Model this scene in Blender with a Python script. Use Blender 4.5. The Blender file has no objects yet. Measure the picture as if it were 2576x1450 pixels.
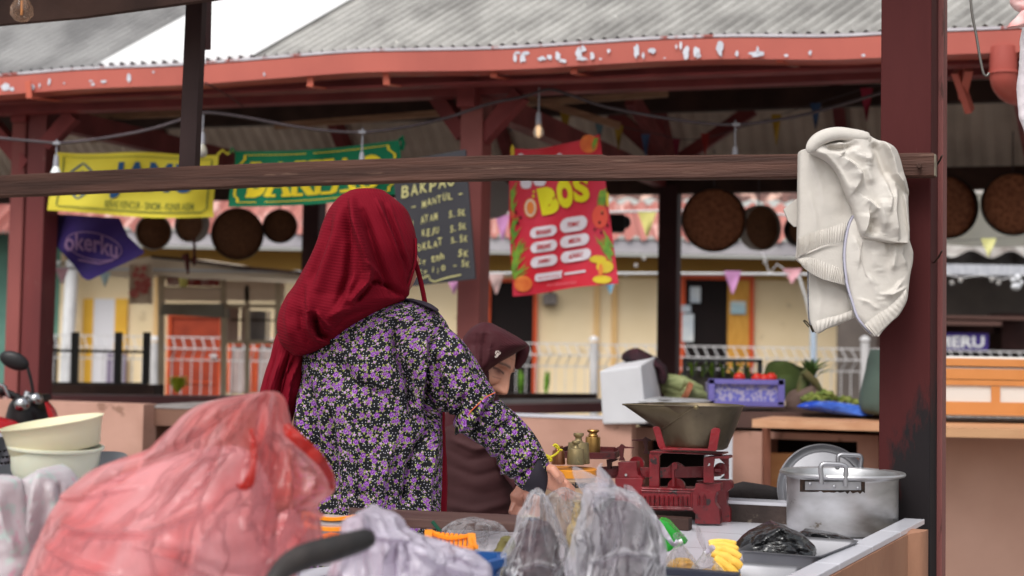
import bpy, bmesh, math, random
from math import sin, cos, pi, radians, sqrt, exp, atan2
from mathutils import Vector, Matrix, noise
random.seed(7)
S = bpy.context.scene
C = S.collection
# ---------------------------------------------------------------- camera, sky, sun, exposure
F = 4000.0                      # focal length in units of a 2576 px wide frame
PITCH, ROLL, PPV = radians(2.97), radians(1.0), 658.0
cd = bpy.data.cameras.new('camera'); cam = bpy.data.objects.new('camera', cd); C.objects.link(cam)
CM = Matrix.Rotation(pi/2 + PITCH, 4, 'X') @ Matrix.Rotation(ROLL, 4, 'Z')
CP = Vector((0, 0, 1.3))
cam.matrix_world = Matrix.Translation(CP) @ CM
cd.sensor_width = 36; cd.lens = 36*F/2576; cd.shift_y = -(725-PPV)/2576
cd.clip_end = 500; cd.clip_start = .05
cd.dof.use_dof = True; cd.dof.focus_distance = 3.5; cd.dof.aperture_fstop = 4.2
S.camera = cam
w = bpy.data.worlds.new('World'); S.world = w; w.use_nodes = True
nt = w.node_tree; bg = nt.nodes['Background']
sky = nt.nodes.new('ShaderNodeTexSky'); sky.sky_type = 'NISHITA'; sky.sun_disc = False
SUN_EL, SUN_AZ = radians(52), radians(205)
sky.sun_elevation = SUN_EL; sky.sun_rotation = SUN_AZ; sky.dust_density = 4; sky.air_density = 1.5
hs = nt.nodes.new('ShaderNodeHueSaturation'); hs.inputs['Saturation'].default_value = .30
nt.links.new(sky.outputs[0], hs.inputs['Color']); nt.links.new(hs.outputs[0], bg.inputs[0])
bg.inputs[1].default_value = .15
sd = bpy.data.lights.new('sun', 'SUN'); sun = bpy.data.objects.new('sun', sd); C.objects.link(sun)
sd.energy = 1.0; sd.angle = radians(25); sd.color = (1, .98, .96)
sdir = Vector((sin(SUN_AZ)*cos(SUN_EL), cos(SUN_AZ)*cos(SUN_EL), sin(SUN_EL)))
sun.rotation_euler = sdir.to_track_quat('Z', 'Y').to_euler()
S.view_settings.view_transform = 'Standard'; S.view_settings.look = 'None'
S.view_settings.exposure = .42; S.view_settings.gamma = 1
S.render.engine = 'CYCLES'
S.cycles.use_denoising = True
S.cycles.max_bounces = 7; S.cycles.transparent_max_bounces = 14
S.cycles.caustics_reflective = False; S.cycles.caustics_refractive = False

# ---------------------------------------------------------------- helpers: space
M3 = CM.to_3x3()
def P(u, V, Y):
    """world point at ground distance Y seen in direction (u, V) of the survey frame"""
    d = M3 @ Vector(((u-1288)/F, -(V-PPV)/F, -1))
    return CP + d*(Y/d.y)
def px(n, Y): return n*Y/F
def reg(x0, y0, k): return lambda x, y: (x0+x*k, y0+y*k)
rJ = reg(1884.2, 314.4, .2689); rK = reg(1884.2, 691.8, .2689)
rH = reg(628.9, 377.3, .2689); rL = reg(628.9, 691.8, .2689); rM = reg(628.9, 1059.7, .2689)
rS = reg(1509.4, 974.8, .2602); rW = reg(1320.8, 1037.7, .1518); rF = reg(1144.6, 786.2, .1735)
rB = reg(1194.9, 1059.7, .2689); rT = reg(1194.9, 345.9, .2689); rP = reg(1760.9, 1059.7, .2689)
rA = reg(0, 345.9, .2689); rG = reg(314.5, 534.6, .3469); rR = reg(2264, 0, .4339)
YAW = math.atan2(1.6, 4.636)
BX = Vector((cos(YAW), -sin(YAW), 0)); AX = Vector((sin(YAW), cos(YAW), 0)); ZX = Vector((0, 0, 1))
G0 = Vector((-2.576, 8.0, 0))
def G(a, b, z): return G0 + BX*a + AX*b + ZX*z          # the far pavilion's own frame
def ON(u, V, z):
    """the point of the plane at height z in direction (u, V)"""
    d = M3 @ Vector(((u-1288)/F, -(V-PPV)/F, -1))
    return CP + d*((z-1.3)/d.z)
def lerp(a, b, t): return a+(b-a)*t
def cr(p, n):
    """Catmull-Rom resampling of tuples or vectors to n points"""
    p = [tuple(q) for q in p]; k = len(p); out = []
    for i in range(n):
        t = i/(n-1)*(k-1); j = min(int(t), k-2); f = t-j
        a, b, c, d = p[max(j-1, 0)], p[j], p[j+1], p[min(j+2, k-1)]
        out.append(tuple(.5*(2*b[m]+(c[m]-a[m])*f+(2*a[m]-5*b[m]+4*c[m]-d[m])*f*f+(3*b[m]-a[m]-3*c[m]+d[m])*f**3) for m in range(len(b))))
    return out
def nz(v, s=1, sd=0): return noise.noise(Vector((v[0]*s+sd*7.3, v[1]*s+sd*3.1, v[2]*s-sd*5.7)))

# ---------------------------------------------------------------- helpers: meshes
class MB:
    def __init__(self): self.v = []; self.f = []; self.uv = {}
    def add(self, vs, fs, uvs=None):
        o = len(self.v); self.v += [Vector(q) for q in vs]
        for i, f in enumerate(fs):
            if uvs: self.uv[len(self.f)] = uvs[i]
            self.f.append([q+o for q in f])
        return self
    def box(self, p, ax, ay, az):
        """box from corner p along three full edge vectors"""
        p, ax, ay, az = map(Vector, (p, ax, ay, az))
        vs = [p, p+ax, p+ax+ay, p+ay, p+az, p+ax+az, p+ax+ay+az, p+ay+az]
        return self.add(vs, [(0, 3, 2, 1), (4, 5, 6, 7), (0, 1, 5, 4), (1, 2, 6, 5), (2, 3, 7, 6), (3, 0, 4, 7)])
    def cbox(self, c, sx, sy, sz, X=Vector((1, 0, 0)), Y=Vector((0, 1, 0)), Z=Vector((0, 0, 1))):
        c = Vector(c); return self.box(c-X*sx/2-Y*sy/2-Z*sz/2, X*sx, Y*sy, Z*sz)
    def beam(self, p0, p1, w, h, up=ZX):
        p0, p1 = Vector(p0), Vector(p1); d = (p1-p0).normalized()
        s = d.cross(up)
        if s.length < 1e-3: s = d.cross(Vector((1, 0, 0)))
        s.normalize(); t = s.cross(d)
        return self.box(p0-s*w/2-t*h/2, s*w, t*h, p1-p0)
    def prism(self, pts, ext):
        """polygon pts extruded by vector ext"""
        n = len(pts); pts = [Vector(q) for q in pts]; ext = Vector(ext)
        return self.add(pts+[q+ext for q in pts], [tuple(range(n)), tuple(range(2*n-1, n-1, -1))]+[(i, i+n, (i+1) % n+n, (i+1) % n) for i in range(n)])
    def rings(self, R, cap=True, closed=True, metric=True):
        n = len(R[0]); o = len(self.v); m = len(R)
        self.v += [Vector(q) for r in R for q in r]
        cl = [0]
        for i in range(1, m):
            cl.append(cl[-1]+sum((Vector(R[i][n//4*k % n])-Vector(R[i-1][n//4*k % n])).length for k in range(4))/4)
        us = []
        for r in R:
            u = [0]
            for k in range(n): u.append(u[-1]+(Vector(r[(k+1) % n])-Vector(r[k])).length)
            mid = u[n//4]; us.append([q-mid for q in u])
        for i in range(m-1):
            for k in range(n if closed else n-1):
                k2 = (k+1) % n
                self.uv[len(self.f)] = [(us[i][k], cl[i]), (us[i][k+1], cl[i]), (us[i+1][k+1], cl[i+1]), (us[i+1][k], cl[i+1])]
                self.f.append([o+i*n+k, o+i*n+k2, o+(i+1)*n+k2, o+(i+1)*n+k])
        if cap:
            self.f.append([o+k for k in range(n)][::-1]); self.f.append([o+(m-1)*n+k for k in range(n)])
        return self
    def tube(self, pts, r, n=10, flat=1.0, up=None, cap=True):
        """pts: points; r: radius or list; flat: depth scale of the second axis"""
        pts = [Vector(q) for q in pts]; m = len(pts)
        rr = r if isinstance(r, (list, tuple)) else [r]*m
        R = []; prev = None
        for i in range(m):
            t = (pts[min(i+1, m-1)]-pts[max(i-1, 0)]).normalized()
            if up is not None: s = t.cross(up)
            elif prev is not None: s = prev-t*prev.dot(t)
            else: s = t.cross(ZX) if abs(t.z) < .95 else t.cross(Vector((0, 1, 0)))
            if s.length < 1e-4: s = Vector((1, 0, 0))
            s.normalize(); prev = s; q = t.cross(s)
            R.append([pts[i]+(s*cos(2*pi*k/n)+q*sin(2*pi*k/n)*flat)*rr[i] for k in range(n)])
        return self.rings(R, cap)
    def lathe(self, prof, c, n=40, mat=None, sy=1.0):
        """prof: (r, z) list around Z at c"""
        c = Vector(c); R = []
        for r, z in prof:
            r = max(r, 1e-4)
            ring = [Vector((r*cos(2*pi*k/n), r*sin(2*pi*k/n)*sy, z)) for k in range(n)]
            if mat: ring = [mat @ q for q in ring]
            R.append([c+q for q in ring])
        return self.rings(R, cap=False)
    def grid(self, fn, nu, nv):
        o = len(self.v)
        for j in range(nv+1):
            for i in range(nu+1): self.v.append(Vector(fn(i/nu, j/nv)))
        for j in range(nv):
            for i in range(nu):
                a = o+j*(nu+1)+i
                self.uv[len(self.f)] = [(i/nu, j/nv), ((i+1)/nu, j/nv), ((i+1)/nu, (j+1)/nv), (i/nu, (j+1)/nv)]
                self.f.append([a, a+1, a+nu+2, a+nu+1])
        return self
    def ico(self, c, r, sub=2, sc=(1, 1, 1), amp=0, fr=8, sd=0):
        bm = bmesh.new(); bmesh.ops.create_icosphere(bm, subdivisions=sub, radius=1)
        vs = []
        for q in bm.verts:
            d = q.co.copy(); k = 1+amp*nz(d, fr, sd)
            vs.append(Vector(c)+Vector((d.x*sc[0]*r*k, d.y*sc[1]*r*k, d.z*sc[2]*r*k)))
        fs = [[x.index for x in f.verts] for f in bm.faces]; bm.free()
        return self.add(vs, fs)
    def disp(self, fn, i0=0):
        """fn(point) -> offset vector"""
        for i in range(i0, len(self.v)): self.v[i] = self.v[i]+fn(self.v[i])
        return self
    def relax(self, k, f=.5):
        """even out the collected surface"""
        me = bpy.data.meshes.new('t'); me.from_pydata(self.v, [], self.f); bm = bmesh.new(); bm.from_mesh(me)
        for _ in range(k): bmesh.ops.smooth_vert(bm, verts=bm.verts, factor=f, use_axis_x=True, use_axis_y=True, use_axis_z=True)
        self.v = [v.co.copy() for v in bm.verts]; bm.free(); bpy.data.meshes.remove(me); return self
    def ndisp(self, fn, i0=0):
        """offset along the vertex normal by fn(point)"""
        me = bpy.data.meshes.new('t'); me.from_pydata(self.v, [], self.f); me.update()
        ns = [q.normal.copy() for q in me.vertices]; bpy.data.meshes.remove(me)
        for i in range(i0, len(self.v)): self.v[i] = self.v[i]+ns[i]*fn(self.v[i])
        return self

WL = {}
def build(name, mb, mat, parent=None, smooth=True, loc=None, fix=True, attr=None, bev=0):
    """link the collected mesh as ONE object whose origin is at its base"""
    vs = mb.v
    if parent is None and loc is None:
        xs = [q.x for q in vs]; ys = [q.y for q in vs]; zs = [q.z for q in vs]
        loc = Vector(((min(xs)+max(xs))/2, (min(ys)+max(ys))/2, min(zs)))
    base = Vector(loc) if parent is None else WL[parent.name]
    me = bpy.data.meshes.new(name)
    me.from_pydata([q-base for q in vs], [], mb.f)
    if mb.uv:
        l = me.uv_layers.new(name='UV')
        for p in me.polygons:
            q = mb.uv.get(p.index)
            if q:
                for k, li in enumerate(p.loop_indices): l.data[li].uv = q[k]
    if fix:
        bm = bmesh.new(); bm.from_mesh(me); bmesh.ops.recalc_face_normals(bm, faces=bm.faces)
        if bev:
            es = [e for e in bm.edges if len(e.link_faces) == 2 and e.calc_face_angle(0) > .6]
            bmesh.ops.bevel(bm, geom=es, offset=bev, segments=2, affect='EDGES', profile=.6)
        bm.to_mesh(me); bm.free()
    me.materials.append(mat)
    if smooth:
        me.polygons.foreach_set('use_smooth', [True]*len(me.polygons))
        try: me.set_sharp_from_angle(angle=radians(smooth if smooth is not True else 50))
        except Exception: pass
    o = bpy.data.objects.new(name, me); C.objects.link(o)
    if parent is None: o.location = base
    else: o.parent = parent
    WL[o.name] = base.copy()
    return o
def tag(o, label=None, cat=None, group=None, kind=None):
    if label: o['label'] = label
    if cat: o['category'] = cat
    if group: o['group'] = group
    if kind: o['kind'] = kind
    return o
def thing(name, label, cat, loc, group=None):
    o = bpy.data.objects.new(name, None); C.objects.link(o); o.location = Vector(loc)
    o.empty_display_size = .05; WL[o.name] = Vector(loc)
    return tag(o, label, cat, group)
def copy_tree(o, parent=None):
    c = o.copy(); C.objects.link(c); WL[c.name] = WL[o.name].copy()
    if parent is not None: c.parent = parent
    for ch in list(o.children): copy_tree(ch, c)
    return c

# text as flat mesh, letters 1 unit tall, origin bottom left, returns (verts, faces, width)
def text2d(s, bold=0.0, shear=0.0, sp=1.0):
    cu = bpy.data.curves.new('t', 'FONT'); cu.body = s; cu.offset = bold; cu.shear = shear; cu.space_character = sp
    cu.resolution_u = 4; cu.fill_mode = 'FRONT'
    o = bpy.data.objects.new('t', cu); C.objects.link(o)
    bpy.context.view_layer.update()
    me = bpy.data.meshes.new_from_object(o.evaluated_get(bpy.context.evaluated_depsgraph_get()))
    vs = [(q.co.x, q.co.y) for q in me.vertices]; fs = [list(p.vertices) for p in me.polygons]
    bpy.data.objects.remove(o); bpy.data.curves.remove(cu); bpy.data.meshes.remove(me)
    x0 = min(q[0] for q in vs); y0 = min(q[1] for q in vs); h = max(q[1] for q in vs)-y0
    vs = [((x-x0)/h, (y-y0)/h) for x, y in vs]
    return vs, fs, max(q[0] for q in vs)
def stamp(mb, s, fn, box, bold=.02, shear=0, sp=1.0, rot=0, keep=False):
    """text fitted into box (x0, y0, x1, y1) of the surface fn(x, y) -> point"""
    vs, fs, wd = text2d(s, bold, shear, sp); x0, y0, x1, y1 = box
    pts = []
    for x, y in vs:
        X = x/wd*(x1-x0); Y = y*(y1-y0)
        if keep: X = x*(y1-y0)*keep
        if rot: X, Y = X*cos(rot)-Y*sin(rot), X*sin(rot)+Y*cos(rot)
        pts.append(fn(x0+X, y0+Y))
    mb.add(pts, fs); return mb
def poly2(mb, pts, fn):
    """flat polygon (fan) on surface fn"""
    cx = sum(p[0] for p in pts)/len(pts); cy = sum(p[1] for p in pts)/len(pts)
    n = len(pts)
    mb.add([fn(cx, cy)]+[fn(*p) for p in pts], [(0, i+1, (i+1) % n+1) for i in range(n)]); return mb
def line2(mb, pts, wd, fn, closed=False, sub=1):
    if sub > 1:
        q = []
        for i in range(len(pts)-1+(1 if closed else 0)):
            a, b = pts[i], pts[(i+1) % len(pts)]
            q += [(lerp(a[0], b[0], k/sub), lerp(a[1], b[1], k/sub)) for k in range(sub)]
        if not closed: q.append(pts[-1])
        pts = q
    n = len(pts); L = []
    for i in range(n):
        a = pts[(i-1) % n] if closed else pts[max(i-1, 0)]; b = pts[(i+1) % n] if closed else pts[min(i+1, n-1)]
        dx, dy = b[0]-a[0], b[1]-a[1]; m = sqrt(dx*dx+dy*dy) or 1
        L.append((pts[i], (-dy/m*wd/2, dx/m*wd/2)))
    vs = [fn(p[0]+o[0], p[1]+o[1]) for p, o in L]+[fn(p[0]-o[0], p[1]-o[1]) for p, o in L]
    mb.add(vs, [(i, (i+1) % n, (i+1) % n+n, i+n) for i in range(n if closed else n-1)]); return mb

# loft between left and right outlines
def seg(p, poly):
    best = 1e9; side = 1; tt = 0
    for i in range(len(poly)-1):
        ax, ay = poly[i][:2]; bx, by = poly[i+1][:2]; dx, dy = bx-ax, by-ay
        t = max(0, min(1, ((p[0]-ax)*dx+(p[1]-ay)*dy)/(dx*dx+dy*dy)))
        ex, ey = p[0]-ax-dx*t, p[1]-ay-dy*t; d = sqrt(ex*ex+ey*ey)
        if d < best: best = d; side = 1 if dx*ey-dy*ex > 0 else -1; tt = (i+t)/(len(poly)-1)
    return best, side, tt
def loft(rows, Y, b, nr=60, n=72, ridges=(), amp=0, fr=9, sq=1.0, seed=0, cr2=0, f2=30, yonly=False, cap=True, mb=None, st=(1, 1, 1), smooth_rows=True):
    """rows: (V, uL, uR[, Yc[, half depth]]) top to bottom; ridges: (polyline in px, width px, height m)"""
    rr = []
    for r in rows:
        r = list(r)
        if len(r) < 4: r.append(Y)
        if len(r) < 5: r.append(b)
        rr.append(tuple(r))
    if smooth_rows: rr = cr(rr, nr)
    R = []
    for V, uL, uR, Yc, bb in rr:
        if uR-uL < 1: uR = uL+1
        ring = []
        for k in range(n):
            ph = 2*pi*k/n
            cx, sx = cos(ph), sin(ph)
            cx = math.copysign(abs(cx)**sq, cx); sx = math.copysign(abs(sx)**sq, sx)
            u = (uL+uR)/2+cx*(uR-uL)/2
            q = P(u, V, Yc); q = Vector((q.x, q.y-bb*sx, q.z)); off = 0
            if sx > -.2:
                for rg_ in ridges:
                    pl, wd, hh = rg_[:3]
                    d, sg, tt = seg((u, V), pl)
                    if d < wd*3:
                        e = min(1, 4*tt+.3, 4*(1-tt)+.3)
                        if len(rg_) > 3: off += hh*e*(exp(-(d/wd)**1.2) if sg == rg_[3] else exp(-(d/(wd*.28))**2))
                        else: off += hh*exp(-(d/wd)**2)*e
            if amp: off += amp*(noise.fractal(Vector((q.x*fr*st[0]+seed, q.y*fr*st[1], q.z*fr*st[2])), 1, 2, 4))
            if cr2: off += cr2*(1-2.6*abs(noise.noise(Vector((q.x*f2+seed, q.y*f2, q.z*f2*st[2]*.8)))))+cr2*.5*(1-2.6*abs(noise.noise(Vector((q.x*f2*2.1, q.y*f2*2+seed, q.z*f2*st[2]*1.7)))))
            dirn = Vector((cx*.6, -max(sx, -.3)-.1, 0))
            if yonly: dirn = Vector((0, -min(1, max(0, sx*3)), 0))
            ring.append(q+dirn*off)
        R.append(ring)
    mb = mb or MB(); mb.rings(R, cap); return mb
def ptube(pts, n=24, m=30, flat=1.0, mb=None):
    """pts: (u, V, radius px, Y)"""
    q = cr(pts, m)
    mb = mb or MB()
    mb.tube([P(a[0], a[1], a[3]) for a in q], [px(max(a[2], .3), a[3]) for a in q], n, flat, up=Vector((0, 1, 0)))
    return mb
def rect(mb, u0, V0, u1, V1, Y, th=.05):
    """upright box with its front at Y covering the given window of view"""
    x0 = P(u0, (V0+V1)/2, Y).x; x1 = P(u1, (V0+V1)/2, Y).x
    z1 = P((u0+u1)/2, V0, Y).z; z0 = P((u0+u1)/2, V1, Y).z
    return mb.box((x0, Y, z0), (x1-x0, 0, 0), (0, th, 0), (0, 0, z1-z0))

# ---------------------------------------------------------------- helpers: materials
def lin(c):
    return tuple((x/255/12.92 if x/255 <= .04045 else ((x/255+.055)/1.055)**2.4) for x in c)+(1,)
def mat(name, c1, c2=None, sc=6, rough=.6, metal=0, bump=0, bs=40, st=(1, 1, 1), lo=.35, hi=.65, c3=None, sc3=20, t3=.62, coord='Object', spec=.28, det=5, sub=0, trans=0):
    m = bpy.data.materials.new(name); m.use_nodes = True; n = m.node_tree.nodes; L = m.node_tree.links
    b = n['Principled BSDF']; b.inputs['Roughness'].default_value = rough; b.inputs['Metallic'].default_value = metal
    b.inputs['Specular IOR Level'].default_value = spec
    if sub: b.inputs['Subsurface Weight'].default_value = sub; b.inputs['Subsurface Radius'].default_value = (.01, .004, .002); b.inputs['Subsurface Scale'].default_value = .5
    b.inputs['Base Color'].default_value = lin(c1)
    tc = n.new('ShaderNodeTexCoord'); mp = n.new('ShaderNodeMapping'); mp.inputs['Scale'].default_value = st
    L.new(tc.outputs[coord], mp.inputs[0])
    last = None
    if c2:
        no = n.new('ShaderNodeTexNoise'); no.inputs['Scale'].default_value = sc; no.inputs['Detail'].default_value = det
        L.new(mp.outputs[0], no.inputs['Vector'])
        r = n.new('ShaderNodeValToRGB'); r.color_ramp.elements[0].position = lo; r.color_ramp.elements[1].position = hi
        r.color_ramp.elements[0].color = lin(c1); r.color_ramp.elements[1].color = lin(c2)
        L.new(no.outputs[0], r.inputs[0]); last = r.outputs[0]
        rv = n.new('ShaderNodeMapRange'); rv.inputs[3].default_value = max(rough-.12, .03); rv.inputs[4].default_value = min(rough+.15, 1)
        L.new(no.outputs[0], rv.inputs[0]); L.new(rv.outputs[0], b.inputs['Roughness'])
    if c3:
        n3 = n.new('ShaderNodeTexNoise'); n3.inputs['Scale'].default_value = sc3; n3.inputs['Detail'].default_value = 8
        n3.inputs['Roughness'].default_value = .65
        L.new(mp.outputs[0], n3.inputs['Vector'])
        r3 = n.new('ShaderNodeValToRGB'); r3.color_ramp.elements[0].position = t3; r3.color_ramp.elements[1].position = t3+.05
        r3.color_ramp.elements[0].color = (0, 0, 0, 1); r3.color_ramp.elements[1].color = (1, 1, 1, 1)
        L.new(n3.outputs[0], r3.inputs[0])
        mx = n.new('ShaderNodeMix'); mx.data_type = 'RGBA'; L.new(r3.outputs[0], mx.inputs[0])
        if last: L.new(last, mx.inputs[6])
        else: mx.inputs[6].default_value = lin(c1)
        mx.inputs[7].default_value = lin(c3); last = mx.outputs[2]
    if last: L.new(last, b.inputs['Base Color'])
    if bump:
        nb = n.new('ShaderNodeTexNoise'); nb.inputs['Scale'].default_value = bs; nb.inputs['Detail'].default_value = 6
        L.new(mp.outputs[0], nb.inputs['Vector'])
        bp = n.new('ShaderNodeBump'); bp.inputs['Strength'].default_value = bump; bp.inputs['Distance'].default_value = .01
        L.new(nb.outputs[0], bp.inputs['Height']); L.new(bp.outputs[0], b.inputs['Normal'])
    return m
def N(m): return m.node_tree.nodes, m.node_tree.links, m.node_tree.nodes['Principled BSDF']
def film(name, col, tcol, base=.3, edge=.6, rough=.25, sc=14, st=(1, 1, 1), bump=.8, bs=25, milky=None, coord='Object', glint=.6, cw=.10, tl=.35, di=1.1):
    """thin plastic film: see-through, cloudier at a slant, glints painted as pale streaks along its creases"""
    m = bpy.data.materials.new(name); m.use_nodes = True; n = m.node_tree.nodes; L = m.node_tree.links
    b = n['Principled BSDF']; out = n['Material Output']
    b.inputs['Base Color'].default_value = lin(col); b.inputs['Roughness'].default_value = rough
    b.inputs['Specular IOR Level'].default_value = .8
    tc = n.new('ShaderNodeTexCoord'); mp = n.new('ShaderNodeMapping'); mp.inputs['Scale'].default_value = st; L.new(tc.outputs[coord], mp.inputs[0])
    no = n.new('ShaderNodeTexNoise'); no.inputs['Scale'].default_value = sc; no.inputs['Detail'].default_value = 5; no.inputs['Distortion'].default_value = di
    L.new(mp.outputs[0], no.inputs[0])
    nb = n.new('ShaderNodeTexNoise'); nb.inputs['Scale'].default_value = bs; nb.inputs['Detail'].default_value = 3; nb.inputs['Distortion'].default_value = di
    L.new(mp.outputs[0], nb.inputs[0])
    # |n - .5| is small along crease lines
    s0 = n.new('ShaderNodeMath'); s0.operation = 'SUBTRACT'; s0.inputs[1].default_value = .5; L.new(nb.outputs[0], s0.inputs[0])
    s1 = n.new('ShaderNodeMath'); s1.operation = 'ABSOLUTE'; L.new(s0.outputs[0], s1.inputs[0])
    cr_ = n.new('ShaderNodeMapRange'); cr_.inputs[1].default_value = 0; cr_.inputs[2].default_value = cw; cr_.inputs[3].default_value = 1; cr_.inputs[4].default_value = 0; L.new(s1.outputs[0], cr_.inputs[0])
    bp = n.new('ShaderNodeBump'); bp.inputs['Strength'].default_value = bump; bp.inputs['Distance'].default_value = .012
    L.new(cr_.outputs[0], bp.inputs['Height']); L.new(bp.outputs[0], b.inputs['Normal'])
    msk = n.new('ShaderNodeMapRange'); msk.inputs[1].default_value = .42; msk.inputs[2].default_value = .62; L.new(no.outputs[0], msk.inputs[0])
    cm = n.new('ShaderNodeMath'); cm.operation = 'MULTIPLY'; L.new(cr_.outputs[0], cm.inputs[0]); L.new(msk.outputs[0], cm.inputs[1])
    lw = n.new('ShaderNodeLayerWeight'); lw.inputs[0].default_value = .35
    a = n.new('ShaderNodeMath'); a.operation = 'MULTIPLY_ADD'; a.inputs[1].default_value = edge; a.inputs[2].default_value = base
    L.new(lw.outputs['Facing'], a.inputs[0])
    a2 = n.new('ShaderNodeMath'); a2.operation = 'MULTIPLY_ADD'; a2.use_clamp = True; L.new(cm.outputs[0], a2.inputs[0]); a2.inputs[1].default_value = glint; L.new(a.outputs[0], a2.inputs[2])  # opaque streaks on the folds stand in for glints
    if milky:
        rr = n.new('ShaderNodeValToRGB'); rr.color_ramp.elements[0].position = .40; rr.color_ramp.elements[1].position = .60
        rr.color_ramp.elements[0].color = lin(col); rr.color_ramp.elements[1].color = lin(milky)
        L.new(no.outputs[0], rr.inputs[0]); L.new(rr.outputs[0], b.inputs['Base Color'])
    tr = n.new('ShaderNodeBsdfTransparent'); tr.inputs[0].default_value = lin(tcol)
    tl_ = n.new('ShaderNodeBsdfTranslucent'); tl_.inputs[0].default_value = lin(milky or col); L.new(bp.outputs[0], tl_.inputs['Normal'])
    m1 = n.new('ShaderNodeMixShader'); m1.inputs[0].default_value = tl; L.new(b.outputs[0], m1.inputs[1]); L.new(tl_.outputs[0], m1.inputs[2])
    m2 = n.new('ShaderNodeMixShader'); L.new(a2.outputs[0], m2.inputs[0]); L.new(tr.outputs[0], m2.inputs[1]); L.new(m1.outputs[0], m2.inputs[2])
    L.new(m2.outputs[0], out.inputs[0]); return m
def grid_uv(mb, n, f0=0):
    """give a loft UVs that follow its outline: angle and row number"""
    for fi in range(f0, len(mb.f)):
        q = mb.uv.get(fi)
        if q is None: continue
        i = fi-f0; r_, k = divmod(i, n); mb.uv[fi] = [(k/n, r_/n), ((k+1)/n, r_/n), ((k+1)/n, (r_+1)/n), (k/n, (r_+1)/n)]
def wave_bump(m, scale, strength, coord='UV', axis='Y', dist=.004, distort=0):
    n, L, b = N(m); tc = n.new('ShaderNodeTexCoord'); wv = n.new('ShaderNodeTexWave'); wv.bands_direction = axis
    wv.inputs['Scale'].default_value = scale; wv.inputs['Distortion'].default_value = distort
    L.new(tc.outputs[coord], wv.inputs[0]); bp = n.new('ShaderNodeBump'); bp.inputs['Strength'].default_value = strength
    bp.inputs['Distance'].default_value = dist; L.new(wv.outputs[0], bp.inputs['Height']); L.new(bp.outputs[0], b.inputs['Normal']); return m
# ================================================================ materials of the setting
m_red = mat('red_wood_paint', (108, 48, 48), (90, 40, 42), 5, .5, c3=(120, 78, 72), sc3=26, t3=.66, bump=.15, bs=30, st=(1, 1, .25))
m_dred = mat('dark_red_beam', (134, 60, 60), (108, 48, 49), 4, .6, bump=.2, bs=30)
m_vdark = mat('dark_brown_timber', (72, 50, 43), (52, 36, 32), 5, .75, bump=.2, bs=30)
m_batten = mat('light_timber', (176, 138, 110), (146, 112, 90), 8, .75, bump=.2, st=(1, 1, 6))
m_gut = mat('salmon_gutter_paint', (190, 104, 92), (174, 94, 84), 3, .38, c3=(218, 218, 224), sc3=7.5, t3=.655, bump=.25, bs=5, st=(1, 1, .45))
m_asb = mat('weathered_cement_sheet', (176, 174, 170), (140, 138, 135), 5, .9, c3=(214, 212, 206), sc3=22, t3=.66, bump=.4, bs=60, st=(1, 1, 1))
m_skyl = mat('white_sheet', (232, 232, 232), (222, 222, 222), 3, .6)
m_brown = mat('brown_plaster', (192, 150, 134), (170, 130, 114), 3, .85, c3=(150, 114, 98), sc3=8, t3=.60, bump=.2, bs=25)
m_tile = mat('white_glazed_tile', (206, 206, 214), (196, 196, 206), 4, .22)
m_greytop = mat('grey_worn_tile', (158, 152, 150), (132, 126, 124), 6, .5)
m_cream = mat('cream_wall', (236, 216, 180), (226, 204, 164), 1.2, .9, bump=.05, bs=8, c3=(206, 184, 148), sc3=2.2, t3=.60)
m_eaveshade = mat('ochre_eave_shade', (176, 140, 72), (168, 132, 66), 2, .9)
m_pave = mat('grey_paving', (150, 143, 136), (128, 122, 116), 4, .9, c3=(84, 80, 76), sc3=3, t3=.55, bump=.3)
m_white = mat('white_paint', (224, 224, 224), (208, 208, 210), 5, .5)
m_black = mat('black_metal', (24, 23, 24), (32, 30, 30), 6, .45)
m_orange = mat('orange_door_paint', (206, 84, 44), (190, 74, 38), 4, .5)
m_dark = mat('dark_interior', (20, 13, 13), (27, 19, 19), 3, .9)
m_tan = mat('tan_metal', (200, 182, 156), (184, 166, 142), 4, .6)
m_orangetape = mat('orange_band', (208, 140, 82), (196, 128, 70), 5, .5)
m_cable = mat('cable_grey', (84, 74, 78), (70, 62, 66), 8, .6)

def struct(name, mb, m): o = build(name, mb, m, smooth=False); o['kind'] = 'structure'; return o
g = MB().box((-90, -40, -.3), (180, 0, 0), (0, 200, 0), (0, 0, .3)); struct('ground', g, m_pave)
lane = MB().box((-60, 16.2, .004), (120, 0, 0), (0, 5.4, 0), (0, 0, .05)); struct('lane', lane, mat('lane_asphalt', (92, 90, 88), (76, 74, 72), 4, .9, bump=.3))

# ================================================================ row of houses across the lane (Y = 22)
HY = 22.0
H1 = thing('row_house', 'long cream row house with ochre eave shade, orange doors and red tin roof', 'house', (0, HY, 0))
def wp(u, V, Y=HY): return P(u, V, Y)
zt = wp(1288, 640).z
b_ = MB().box((wp(152, 700).x, HY, 0), (wp(2206, 700).x-wp(152, 700).x, 0, 0), (0, 4, 0), (0, 0, zt)); build('wall', b_, m_cream, H1, False)
b_ = MB(); rect(b_, 165, 638, 2206, 690, HY-.05, .049); build('eave_shade_band', b_, m_eaveshade, H1, False)  # strip holds the shade of the eave in its darker ochre
m_peach = mat('peach_trim', (222, 184, 128), (214, 174, 118), 3, .8)
for u in (1500, 1545, 392, 2130): b_ = MB(); rect(b_, u-7, 690, u+7, 1050, HY-.04, .039); build('pilaster', b_, m_peach, H1, False)
b_ = MB(); x0 = wp(90, 640).x; x1 = wp(2206, 640).x
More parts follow.
